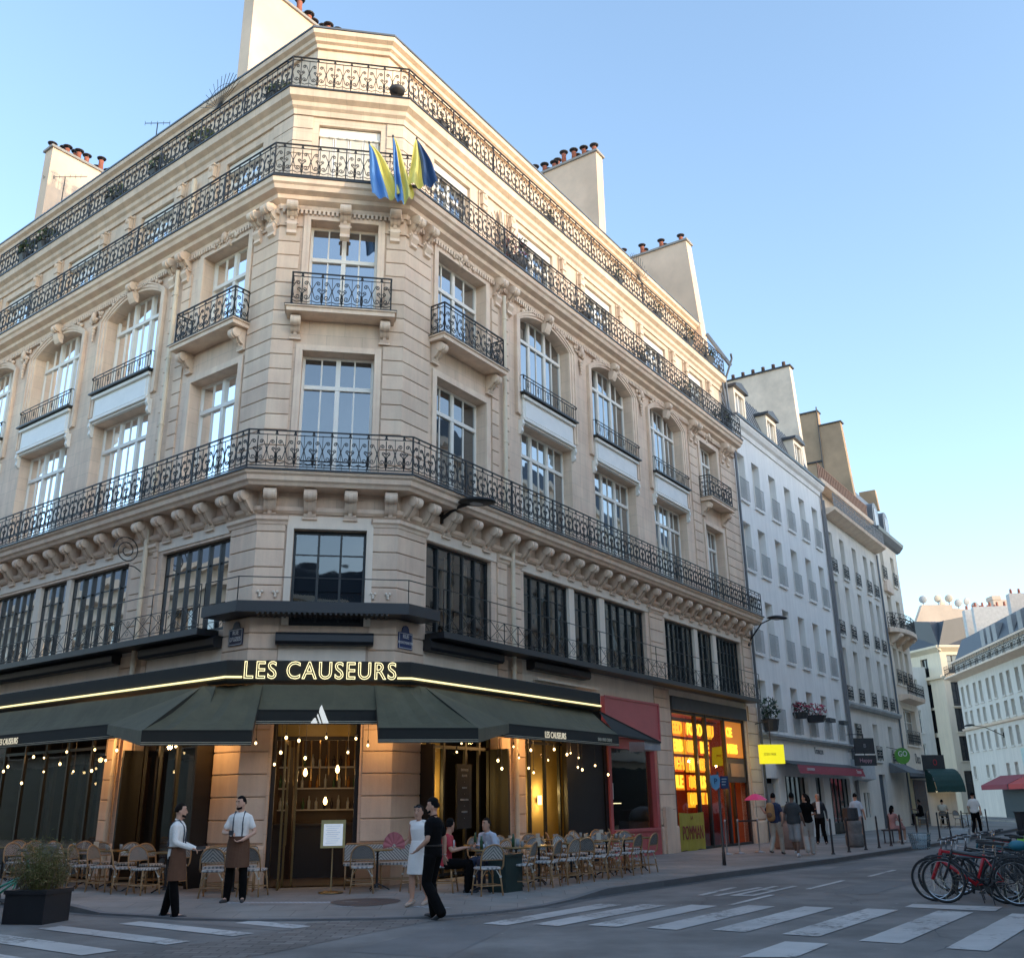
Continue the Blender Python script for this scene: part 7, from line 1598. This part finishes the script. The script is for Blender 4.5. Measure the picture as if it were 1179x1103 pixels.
    # head: lofted skull with jaw
    prf = [(-.118,.022,.02,.058),(-.108,.038,.036,.045),(-.085,.052,.060,.022),(-.055,.060,.076,.010),(-.02,.067,.086,.004),(.02,.072,.092,.0),(.06,.070,.090,-.004),(.09,.057,.074,-.006),(.108,.035,.045,-.006),(.115,.012,.016,-.006)]
    o = len(mb.v); n = 16
    for z, rx, ry, yy in prf:
        for j in range(n):
            a = 2*pi*j/n; p = hd((rx*cos(a), yy+ry*sin(a), z)); mb.v.append((p.x,p.y,p.z))
    for i in range(len(prf)-1):
        for j in range(n): mb.f.append((o+i*n+j, o+i*n+(j+1) % n, o+(i+1)*n+(j+1) % n, o+(i+1)*n+j)); mb.m.append(0)
    mb.f.append(tuple(o+j for j in reversed(range(n)))); mb.m.append(0); e = o+(len(prf)-1)*n; mb.f.append(tuple(e+j for j in range(n))); mb.m.append(0)
    ctube(mb, [hd((0,.083,.02)), hd((0,.104,-.026))], [.008,.014], 8, 3)      # nose
    mb.ball(hd((0,.070,-.062)), .022,.014,.010, 8, 6, HM)                      # lips
    for sx in (-1,1): mb.ball(hd((sx*.074,-.008,-.012)), .010,.020,.032, 8, 6, HM); mb.ball(hd((sx*.030,.072,.034)), .022,.012,.007, 8, 5, HM)
    for s in 'RL':
        arm(mb, s); leg(mb, s)
        # hand
        w = J['wr'+s]; fd = (w-J['el'+s]).normalized(); hv = pose.get('hand'+s)
        if hv: fd = Vector(hv).normalized()
        sd_ = 1 if s == 'R' else -1; side = fd.cross(Vector((0,0,1))); side = side.normalized() if side.length > .2 else Vector((0,1,0)); side = side*(1 if s == 'R' else -1)
        pn = side.cross(fd).normalized(); curl = pose.get('curl'+s, .35)
        pc = w+fd*.05
        Mh = Matrix((side, pn, fd)).transposed(); mb.ball(pc, .038,.016,.05, 10, 6, Mh)
        if fingers:
            for i, (off, L) in enumerate(((-.028,.070),(-.010,.080),(.010,.076),(.027,.060))):
                b0 = w+fd*.085+side*off; d1 = (fd*cos(curl)-pn*sin(curl)); d2 = (fd*cos(curl*2.4)-pn*sin(curl*2.4)); ctube(mb, [b0, b0+d1*L*.5, b0+d1*L*.5+d2*L*.5], [.0092,.0085,.0075], 7, 2)
            b0 = w+fd*.03-side*.03; d1 = (fd*.75-side*.65).normalized(); d2 = (fd*.9-side*.2-pn*.3).normalized(); ctube(mb, [b0, b0+d1*.035, b0+d1*.035+d2*.032], [.012,.010,.009], 7, 2)
        if not look.get('shoes_only'):
            a = J['an'+s]; fdir = Vector(pose.get('foot'+s, (0,1,0))).normalized(); ctube(mb, [a, a+fdir*.05+Vector((0,0,-.04)), a+fdir*.13+Vector((0,0,-.062))], [.034,.034,.026], 10, 3)
    part('body', remesh_obj(mb, vox, 'body', look['skin']), None, t)
    kids = {}
    # face
    mb = MB()
    for sx in (-1,1): mb.ball(hd((sx*.030,.080,.018)), .010,.006,.006, 8, 5, HM)
    part('eyes', mb, pmat('eye_dark', (.02,.015,.012), .3), t, None, True)
    mb = MB()
    for sx in (-1,1): mb.tube([hd((sx*.012,.088,.038)), hd((sx*.030,.088,.044)), hd((sx*.048,.078,.037))], .005, 5)
    part('eyebrows', mb, look['hair'], t)
    mb = MB(); mb.tube([hd((-.020,.083,-.062)), hd((0,.087,-.060)), hd((.020,.083,-.062))], .0035, 5); part('mouth', mb, pmat('lip_red', (.28,.10,.08), .5), t)
    # hair
    mb = MB(); hs = look.get('hair_style', 'short'); g = 1.09
    n, m = 40, 30; o = len(mb.v)
    for i in range(m+1):
        ph = -pi/2+pi*i/m
        for j in range(n):
            a = 2*pi*j/n; x, y, z = cos(ph)*cos(a), cos(ph)*sin(a), sin(ph)
            k = g
            face = y > .30 and z < .52
            low = z < (-.25 if hs != 'long' else -.9)+(.35 if y > 0 else 0)
            ear = abs(x) > .8 and z < -.05 and y > -.2
            if face or low or ear: k = .72
            if hs == 'bald' : k = .95 if z > -.2 and y < .5 else .7
            if hs == 'tall' and z > .5: k = 1.22
            p = hd((x*.073*k, -.004+y*.094*k, .008+z*.112*k*(1.03))); mb.v.append((p.x,p.y,p.z))
    for i in range(m):
        for j in range(n): mb.f.append((o+i*n+j, o+i*n+(j+1) % n, o+(i+1)*n+(j+1) % n, o+(i+1)*n+j)); mb.m.append(0)
    if hs == 'long': ctube(mb, [hd((0,-.07,.03)), hd((0,-.10,-.08)), hd((0,-.09,-.20))], [.06,.065,.035], 10, 4)
    if hs == 'bun': mb.ball(hd((0,-.11,.06)), .045,.045,.045, 10, 8)
    part('hair', remesh_obj(mb, .007, 'hair', look['hair'], 4), None, t)
    if look.get('beard'):
        mb = MB(); 
        for a in range(-6, 7): b = a*.22; mb.ball(hd((.054*sin(b), .020+.058*cos(b), -.066-.022*cos(b))), .014,.011,.022, 7, 5, HM)
        part('beard', mb, look['hair'], t, None, True)
    # clothes
    top = look.get('top')
    if top:
        mb = MB(); torso(mb, .014, look.get('top_from', -.10), 1.0)
        if look.get('sleeve', .5) > 0:
            for s in 'RL': 
                arm(mb, s, .009, look.get('sleeve', .5))
        else:
            for s in (-1,1): mb.ball(J['neck']+Vector((s*wsh*.55,0,-.05)), .045,.05,.04)
        tp = part('shirt', remesh_obj(mb, vox*1.1, 'shirt', top), None, t)
        if look.get('collar'):
            mb = MB(); c = J['neck']+Vector((0,.005,.005)); mb.tube([c+Vector((.062*cos(a),.058*sin(a),.010-.02*sin(a))) for a in [2*pi*i/14 for i in range(14)]], .012, 6, closed=True); part('collar', mb, top, tp, None, True)
    bot = look.get('bottom')
    if bot and not look.get('skirt'):
        mb = MB(); torso(mb, .012, -.10, .17); lg = look.get('trouser', 2.)
        for s in 'RL': leg(mb, s, .014, lg, look.get('flare', .012))
        tr = part('shorts' if lg < 1.9 else 'trousers', remesh_obj(mb, vox*1.1, 'trousers', bot), None, t)
    if look.get('skirt'):
        mb = MB(); c = J['pelvis']; kz = (J['knR']+J['knL'])/2
        loft(mb, [(c+Vector((0,0,.16)),.135,.105,TM),(c,.175,.13,TM),(c.lerp(kz,.45),.185,.145,TM),(c.lerp(kz,.92),.19,.15,TM)], 20); part('skirt', remesh_obj(mb, vox*1.1, 'skirt', bot), None, t)
    for s in 'RL':   # shoes
        a = J['an'+s]; fdir = Vector(pose.get('foot'+s, (0,1,0))).normalized(); zz = pose.get('heel'+s, 0); mb = MB()
        low = Vector((0,0,-1)); b = a+low*.045
        ctube(mb, [b-fdir*.055, b+fdir*.02+low*.002, b+fdir*.11+low*.018, b+fdir*.175+low*.02], [.036,.041,.036,.026], 10, 3); mb.ball(a+low*.01, .043,.043,.04)
        part('shoe', remesh_obj(mb, max(vox,.012), 'shoe', look.get('shoes', soot)), None, t)
    return t, J, hd, TM
shirt_w = pmat('white_shirt', (.97,.92,.85), .8, .06, 5, 9, .8); apron_m = pmat('brown_apron', (.12,.058,.034), .85, .15, 5, 9, .7, spec=.15); trous = pmat('black_trousers', (.0035,.003,.003), .9, .2, 5, 9, .5, spec=.12)
hair_b = pmat('dark_brown_hair', (.010,.006,.004), .85, .3, 30, 90, .4, spec=.15); hair_k = pmat('black_hair', (.004,.0035,.003), .85, .3, 30, 90, .4, spec=.15)
def apron(t, J, TM, z1=.60):
    mb = MB(); c = J['pelvis']; n = 14; rows = []
    for i, (z, rx, ry) in enumerate(((c.z+.14,.172,.128),(c.z+.02,.198,.152),(c.z-.12,.205,.168),(c.z-.26,.208,.178),(z1-.03,.21,.185))):
        rows.append([Vector((c.x,c.y,z))+TM @ Vector((rx*cos(a), ry*sin(a)+.01, 0)) for a in [radians(-25+230*j/n) for j in range(n+1)]])
    for i in range(4):
        for j in range(n): mb.quad(rows[i][j], rows[i+1][j], rows[i+1][j+1], rows[i][j+1])
    a = part('apron', mb, apron_m, t, None, True)
    mb = MB(); mb.tube([Vector((c.x,c.y,c.z+.13))+TM @ Vector((.176*cos(k*pi/10),.133*sin(k*pi/10),0)) for k in range(20)], .012, 6, closed=True); part('apron_string', mb, apron_m, a)
def braces(t, J, TM, cross=True):
    mb = MB(); c = J['pelvis']; nk = J['neck']
    for s in (-1,1):
        mb.tube([c+TM @ Vector((s*.085,.125,.14)), c+TM @ Vector((s*.088,.122,.26)), nk+TM @ Vector((s*.085,.126,-.17)), nk+TM @ Vector((s*.085,.105,-.08)), nk+TM @ Vector((s*.085,.03,.022)), nk+TM @ Vector((s*.075,-.08,-.015)), nk+TM @ Vector((s*.04,-.128,-.2)), c+TM @ Vector((-s*.06,-.128,.16))], .012, 5)
    part('braces', mb, pmat('slate_braces', (.03,.04,.06), .6), t)
# waiter 1: profile, faces right
F1 = T(-5.60,16.86,.0) @ RZ(radians(-82))
t, J, hd, TM = person(F1, 'waiter in long-sleeved white shirt and brown half apron, seen from the side at left',
    dict(J=dict(elR=(.24,.02,1.15), wrR=(.16,.26,1.06), elL=(-.24,.0,1.15), wrL=(-.12,.28,1.04), knR=(.10,.03,.5), anR=(.12,.10,.09), knL=(-.1,-.03,.5), anL=(-.12,-.12,.09)), head_yaw=8, curlR=.5, curlL=.5, footR=(.1,1,0), footL=(-.1,1,0)),
    dict(skin=skin_a, hair=hair_b, top=shirt_w, sleeve=2., bottom=trous, collar=True, beard=True), H=1.76)
apron(t, J, TM); braces(t, J, TM)
mb = MB(); mb.bar((.14,.34,1.05),(-.02,.46,1.06),.012,.05); single('pocket_notepad', mb, soot, 'small dark pad held by the waiter in the long-sleeved shirt', 'notepad', F1)
# waiter 2: faces the camera, head turned to the first
F2 = T(-4.92,18.12,.115) @ RZ(radians(178))
t, J, hd, TM = person(F2, 'waiter in short-sleeved white shirt and brown half apron, facing the street, hands at his waist',
    dict(J=dict(elR=(.27,.04,1.14), wrR=(.12,.22,1.13), elL=(-.28,.03,1.14), wrL=(-.12,.19,1.02), anR=(.14,.02,.09), anL=(-.14,.02,.09), knR=(.12,.02,.5), knL=(-.12,.02,.5)), head_yaw=-32, head_pitch=-4, curlR=.7, curlL=.5, handR=(-.8,.3,.1), handL=(.8,.2,-.25), footR=(.3,1,0), footL=(-.25,1,0)),
    dict(skin=skin_a, hair=hair_k, top=shirt_w, sleeve=.62, bottom=trous, collar=True, beard=True, bulk=1.03), H=1.72)
apron(t, J, TM); braces(t, J, TM)
mb = MB(); mb.box(.02,.10,.26,.29,1.10,1.18); single('card_terminal', mb, soot, 'small black device held by the waiter facing the street', 'card terminal', F2)
# walking couple
blk = pmat('black_polo', (.0035,.003,.003), .9, .2, 5, 9, .5, spec=.12)
F3 = T(-1.32,16.22,.02) @ RZ(radians(62))
t, J, hd, TM = person(F3, 'bearded man in black polo shirt and wide black trousers walking in front of the terrace',
    dict(J=dict(elL=(-.24,-.04,1.14), wrL=(-.24,.14,1.0), elR=(.25,-.05,1.14), wrR=(.27,-.04,.89), knR=(.10,.10,.50), anR=(.10,.03,.09), knL=(-.09,.06,.51), anL=(-.08,-.20,.11)), head_yaw=25, footR=(.1,1,0), footL=(0,1,-.4)),
    dict(skin=skin_b, hair=hair_k, top=blk, sleeve=.66, bottom=trous, collar=True, beard=True, flare=.03, hair_style='tall', bulk=1.02), H=1.7)
mb = MB(); mb.tube([Vector((.168*cos(k*pi/10),.123*sin(k*pi/10),1.05)) for k in range(20)], .014, 6, closed=True); part('belt', mb, pmat('leather_belt', (.02,.012,.008), .5), t)
mb = MB(); mb.tube([Vector((.27+.03*cos(k*pi/6),-.04+.03*sin(k*pi/6),.905)) for k in range(12)], .007, 6, closed=True); part('wristwatch', mb, chrome, t)
F4 = T(-1.66,17.36,.10) @ RZ(radians(150))
wht = pmat('white_dress_cloth', (.92,.87,.82), .8, .06, 5, 60, .12)
t, J, hd, TM = person(F4, 'woman in white sleeveless top and white skirt holding a pink fan',
    dict(J=dict(pelvis=(0,0,.85), chest=(0,0,1.17), neck=(0,0,1.32), head=(0,.02,1.46), shR=(.15,0,1.28), shL=(-.15,0,1.28), elR=(.22,-.02,1.02), wrR=(.30,.10,.88), elL=(-.2,0,1.02), wrL=(-.15,.16,.90), hpR=(.08,0,.80), hpL=(-.08,0,.80), knR=(.07,.07,.45), knL=(-.07,.0,.45), anR=(.05,.10,.10), anL=(-.06,-.20,.12)), head_yaw=12, footR=(0,1,-.1), footL=(0,1,-.3), handR=(.6,.5,.3)),
    dict(skin=skin_b, hair=hair_b, top=wht, sleeve=0, bottom=wht, skirt=True, fem=True, hair_style='bun', shoes=pmat('nude_heels', (.5,.38,.3), .4)), H=1.55)
mb = MB()
for sx in (-1,1): mb.ball(hd((sx*.035,.075,.085)), .028,.008,.018, 10, 6)
mb.tube([hd((-.07,.04,.08)), hd((0,.085,.085)), hd((.07,.04,.08))], .004, 5); part('sunglasses', mb, soot, t)
mb = MB(); c = Vector((.38,.18,.92)); n = 14
for i in range(n):
    a, b = radians(-10+200*i/n), radians(-10+200*(i+1)/n); mb.quad(c+Vector((.04*cos(a),0,.04*sin(a))), c+Vector((.23*cos(a),.015*(i % 2),.23*sin(a))), c+Vector((.23*cos(b),.015*((i+1) % 2),.23*sin(b))), c+Vector((.04*cos(b),0,.04*sin(b))))
single('hand_fan', mb, pmat('pink_fan', (.55,.14,.15), .7), 'pink folding fan held by the woman in white', 'fan', F4)
# seated customers
def seated(F, label, look, yaw=0, lean=.06, armf=.0, hands=None):
    P = dict(J=dict(pelvis=(0,0,.52), chest=(0,.03,.86), neck=(0,lean,1.03), head=(0,lean+.03,1.19), shR=(.18,lean,.98), shL=(-.18,lean,.98), elR=(.24,.16+armf,.76), wrR=(.10,.38,.80), elL=(-.24,.16+armf,.76), wrL=(-.08,.40,.80),
             hpR=(.09,.05,.52), hpL=(-.09,.05,.52), knR=(.12,.46,.52), knL=(-.12,.46,.52), anR=(.12,.44,.09), anL=(-.12,.44,.09)), head_yaw=yaw, curlR=.5, curlL=.5)
    return person(F, label, P, look, .012)
red = pmat('red_jersey', (.45,.02,.03), .7, .1, 5, 60, .1)
t, J, hd, TM = seated(FR @ T(-.85,-2.15,.10) @ RZ(radians(-150)), 'seated man in a red and black jersey with white numbers 91 at the terrace', dict(skin=skin_b, hair=hair_k, top=red, sleeve=.6, bottom=trous, hair_style='tall'), yaw=55)
me = textmesh('91', .20, depth=.004); me.materials.clear(); me.materials.append(pmat('white_number', (.8,.8,.8), .7)); part('jersey_number', me, None, t, WM[t.name] @ T(0,.17,.86) @ RZ(pi))
chr_ = put_chair(FR, -.80, -2.1, 25, False, 'chair under the seated man in the red jersey', gR)
t, J, hd, TM = seated(FR @ T(.45,-2.35,.10) @ RZ(radians(78)), 'seated man in pale blue-white shirt leaning forward at the terrace', dict(skin=skin_b, hair=hair_b, top=pmat('pale_blue_shirt', (.55,.62,.74), .8, .06, 7, 60, .12), sleeve=2., bottom=pmat('navy_jeans', (.02,.03,.06), .8), collar=True), lean=.16)
put_chair(FR, .52, -2.35, 255, True, 'chair under the seated man in the pale blue shirt', gR)
# pedestrians on the right pavement
def walk(ph=1): return dict(knR=(.10,.12*ph+.03,.50), anR=(.10,.16*ph,.10), knL=(-.10,-.02*ph+.05,.50), anL=(-.10,-.26*ph,.15), wrR=(.27,-.10*ph,.90), wrL=(-.27,.16*ph,.90))
aw = radians(-34)
t, J, hd, TM = person(T(7.80,30.75,.12) @ RZ(aw), 'man in navy shirt and beige trousers with a tan backpack, walking away', dict(J=dict(walk(), elL=(-.30,.05,1.18), wrL=(-.42,.12,1.30))), dict(skin=skin_b, hair=hair_k, top=pmat('navy_shirt', (.015,.022,.06), .8), sleeve=.6, bottom=pmat('beige_trousers', (.42,.37,.30), .8), bulk=1.05), .013, False)
bp_ = pmat('tan_backpack', (.42,.20,.07), .7, .2, 5, 40, .1); bg_ = thing('backpack', 'tan backpack slung on the back of the man in the navy shirt', 'backpack', T(7.80,30.75,.12) @ RZ(aw)); mb = MB(); ctube(mb, [(-.04,-.20,1.05),(-.04,-.21,1.38)], [.13,.12], 12, 4); part('pack', remesh_obj(mb, .02, 'pack', bp_), None, bg_); mb = MB(); mb.ball((-.04,-.32,1.12),.09,.04,.08); part('front_pocket', mb, pmat('brown_pocket', (.18,.08,.04), .7), bg_, None, True)
for s in (-1,1): mb = MB(); mb.tube([(s*.09,-.12,1.40),(s*.12,.02,1.46),(s*.12,.13,1.35),(s*.12,.10,1.1)],.014,6); part('strap', mb, soot, bg_)
um = thing('umbrella', 'bright pink umbrella held up beside the man with the backpack', 'umbrella', T(7.38,31.2,.12)); mb = MB(); n = 8
for i in range(n):
    a, b = 2*pi*i/n, 2*pi*(i+1)/n; pr = None
    for j in range(5):
        k = j/4; q0 = (.36*k*cos(a), .36*k*sin(a), 1.74-.19*k**1.8); q1 = (.36*k*cos(b), .36*k*sin(b), 1.74-.19*k**1.8)
        if pr: mb.quad(pr[0], q0, q1, pr[1])
        pr = (q0, q1)
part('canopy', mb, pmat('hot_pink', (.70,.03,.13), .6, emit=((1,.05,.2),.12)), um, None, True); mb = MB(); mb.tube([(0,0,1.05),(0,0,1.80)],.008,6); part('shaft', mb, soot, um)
t, J, hd, TM = person(T(8.02,29.5,.12) @ RZ(aw), 'man in dark grey tee shirt and grey shorts walking away', dict(J=walk(-1)), dict(skin=skin_d, hair=hair_k, top=pmat('charcoal_tee', (.035,.038,.04), .85), sleeve=.65, bottom=pmat('grey_shorts', (.26,.26,.26), .85), trouser=1.05, flare=.03, bulk=1.18, shoes=pmat('white_trainers', (.6,.6,.6), .6)), .013, False)
t, J, hd, TM = person(T(8.72,30.55,.12) @ RZ(aw+radians(25)), 'woman in black top and beige trousers beside the man in shorts', dict(J=dict(walk(), head=(0,.02,1.60), elR=(.24,.05,1.15), wrR=(.14,.26,1.10)), head_yaw=60), dict(skin=skin_b, hair=hair_b, top=blk, sleeve=.7, bottom=pmat('cream_trousers', (.50,.47,.42), .8), flare=.03, fem=True, hair_style='long', shoes=pmat('white_trainers', (.6,.6,.6), .6)), .013, False)
suit = pmat('black_suit', (.012,.012,.016), .75)
t, J, hd, TM = person(T(11.13,37.4,.12) @ RZ(radians(160)), 'man in black suit and open white shirt standing by the grey shop windows', dict(J=dict(elR=(.26,.0,1.15), wrR=(.12,.22,1.2), anR=(.14,0,.09), anL=(-.16,.05,.09)), head_yaw=0), dict(skin=skin_b, hair=hair_b, top=suit, sleeve=2., bottom=trous, bulk=1.08, hair_style='bald'), .014, False)
mb = MB(); mb.extr([(-.05,1.05),(.05,1.05),(.07,1.46),(-.07,1.46)], lambda x, z: (x,.125,z), lambda x, z: (x,.145,z)); part('shirt_front', mb, shirt_w, t)
t, J, hd, TM = person(T(12.85,38.4,.12) @ RZ(aw), 'man in pale blue shirt standing with his back turned near the kerb bench', dict(J=dict()), dict(skin=skin_b, hair=hair_b, top=pmat('ice_blue_shirt', (.55,.62,.70), .8), sleeve=.7, bottom=pmat('rose_shorts', (.45,.30,.26), .8), trouser=1.1), .014, False)
pk_ = pmat('dusty_pink_cloth', (.42,.20,.18), .8, .2, 5, 40, .1)
t, J, hd, TM = seated(FR @ T(23.1,-4.5,.10) @ RZ(radians(-120)), 'woman in dusty pink seated on the kerb bench with crossed legs', dict(skin=skin_b, hair=hair_k, top=pk_, sleeve=1.6, bottom=pk_, trouser=1.0, fem=True, hair_style='long', shoes=pmat('white_trainers', (.6,.6,.6), .6)), yaw=10)
t, J, hd, TM = person(T(20.1,44.6,.12) @ RZ(radians(-40)), 'man in white tee shirt and black trousers walking away near the parked bicycles', dict(J=walk()), dict(skin=skin_b, hair=hair_k, top=shirt_w, sleeve=.7, bottom=trous), .016, False)
t, J, hd, TM = seated(T(23.2,55.3,.25) @ RZ(radians(-30)), 'customer in cream shirt seated outside the far corner cafe', dict(skin=skin_b, hair=hair_k, top=pmat('cream_shirt', (.6,.52,.40), .8), sleeve=.7, bottom=trous))
t, J, hd, TM = seated(T(22.4,56.2,.25) @ RZ(radians(60)), 'customer in dark clothes seated outside the far corner cafe', dict(skin=skin_d, hair=hair_k, top=trous, sleeve=.7, bottom=trous))
for i, (x, y) in enumerate([(23.2,55.25),(22.4,56.15),(24.2,55.6),(24.9,55.2)]): put_chair(T(x,y,0), 0, 0, [150,240,20,200][i], i % 2 == 1, ['chair under the cream-shirted customer at the far corner cafe','chair under the dark-clothed customer at the far corner cafe','empty chair left of the far cafe bins','empty chair nearest the walking man at the far cafe'][i], 'chairs at the far corner cafe')
for i, (x, y) in enumerate([(22.9,54.2),(24.3,54.9)]): put_table(T(x,y,0), 0, 0, ['small table before the customers of the far corner cafe','small table between the empty chairs of the far corner cafe'][i], 'tables at the far corner cafe')
for i, (x, y) in enumerate([(22.9,46.0),(23.9,46.4)]):
    t = thing('wheelie_bin', ['left dark wheelie bin beyond the walking man','right grey wheelie bin beyond the walking man'][i], 'bin', T(x,y,.0) @ RZ(.3*i)); mb = MB(); a = [(-.27,-.27),(.27,-.27),(.27,.27),(-.27,.27)]; mb.add([(u*.85,v*.85,.05) for u, v in a]+[(u,v,.98) for u, v in a], [(0,3,2,1),(4,5,6,7),(0,1,5,4),(1,2,6,5),(2,3,7,6),(3,0,4,7)]); part('body', mb, [soot, pmat('bin_grey', (.12,.12,.13), .6)][i], t)
    mb = MB(); mb.box(-.3,.3,-.32,.3,.985,1.03); part('lid', mb, soot, t); mb = MB(); mb.lathe([(.1,-.3),(.1,.3)], (0,.2,.1), 12, Matrix.Rotation(pi/2,3,'Y')); part('wheel', mb, soot, t)
# ------------------------------------------------------------------ camera, light, sky
M = Matrix()
f_ = 1104.; p_, r_ = radians(18.62), radians(-.75)
cp, sp, cr, sr_ = cos(p_), sin(p_), cos(r_), sin(r_)
Bm = Matrix(((1,0,0),(0,0,-1),(0,1,0))); Pm = Matrix(((1,0,0),(0,cp,-sp),(0,sp,cp))); Rm = Matrix(((cr,-sr_,0),(sr_,cr,0),(0,0,1)))
Mc = (Pm @ Bm @ Rm).to_4x4(); Mc.translation = (0, 0, 1.7)
cam = bpy.data.cameras.new('Camera'); cam.sensor_fit = 'HORIZONTAL'; cam.sensor_width = 36; cam.lens = 36*f_/1179; cam.clip_end = 6000; cam.clip_start = .05
co = bpy.data.objects.new('Camera', cam); COL.objects.link(co); co.matrix_world = Mc; SC.camera = co
SUN_EL, sx, sy = 12., .86, -.51
sd = Vector((sx, sy, 0)).normalized(); el = radians(SUN_EL); sv = Vector((sd.x*cos(el), sd.y*cos(el), sin(el)))
sun = bpy.data.lights.new('Sun', 'SUN'); sun.energy = SUN_E; sun.angle = radians(.5); sun.color = (1, .82, .60)
so = bpy.data.objects.new('Sun', sun); COL.objects.link(so); so.rotation_euler = (-sv).to_track_quat('-Z', 'Y').to_euler()
nt = W.node_tree; nt.nodes.clear()
sky = nt.nodes.new('ShaderNodeTexSky'); sky.sky_type = 'NISHITA'; sky.sun_disc = False; sky.sun_elevation = el; sky.sun_rotation = atan2(sv.x, sv.y)
sky.altitude = 0; sky.air_density = 1.0; sky.dust_density = SKY_DUST; sky.ozone_density = SKY_OZ
bg = nt.nodes.new('ShaderNodeBackground'); bg.inputs[1].default_value = SKY_S; wo = nt.nodes.new('ShaderNodeOutputWorld')
nt.links.new(sky.outputs[0], bg.inputs[0]); nt.links.new(bg.outputs[0], wo.inputs[0])
SC.view_settings.view_transform = 'Standard'; SC.view_settings.look = 'None'; SC.view_settings.exposure = 0; SC.view_settings.gamma = 1.15
SC.render.engine = 'CYCLES'; SC.cycles.use_denoising = True; SC.cycles.max_bounces = 6; SC.cycles.transparent_max_bounces = 12; SC.cycles.sample_clamp_indirect = 8
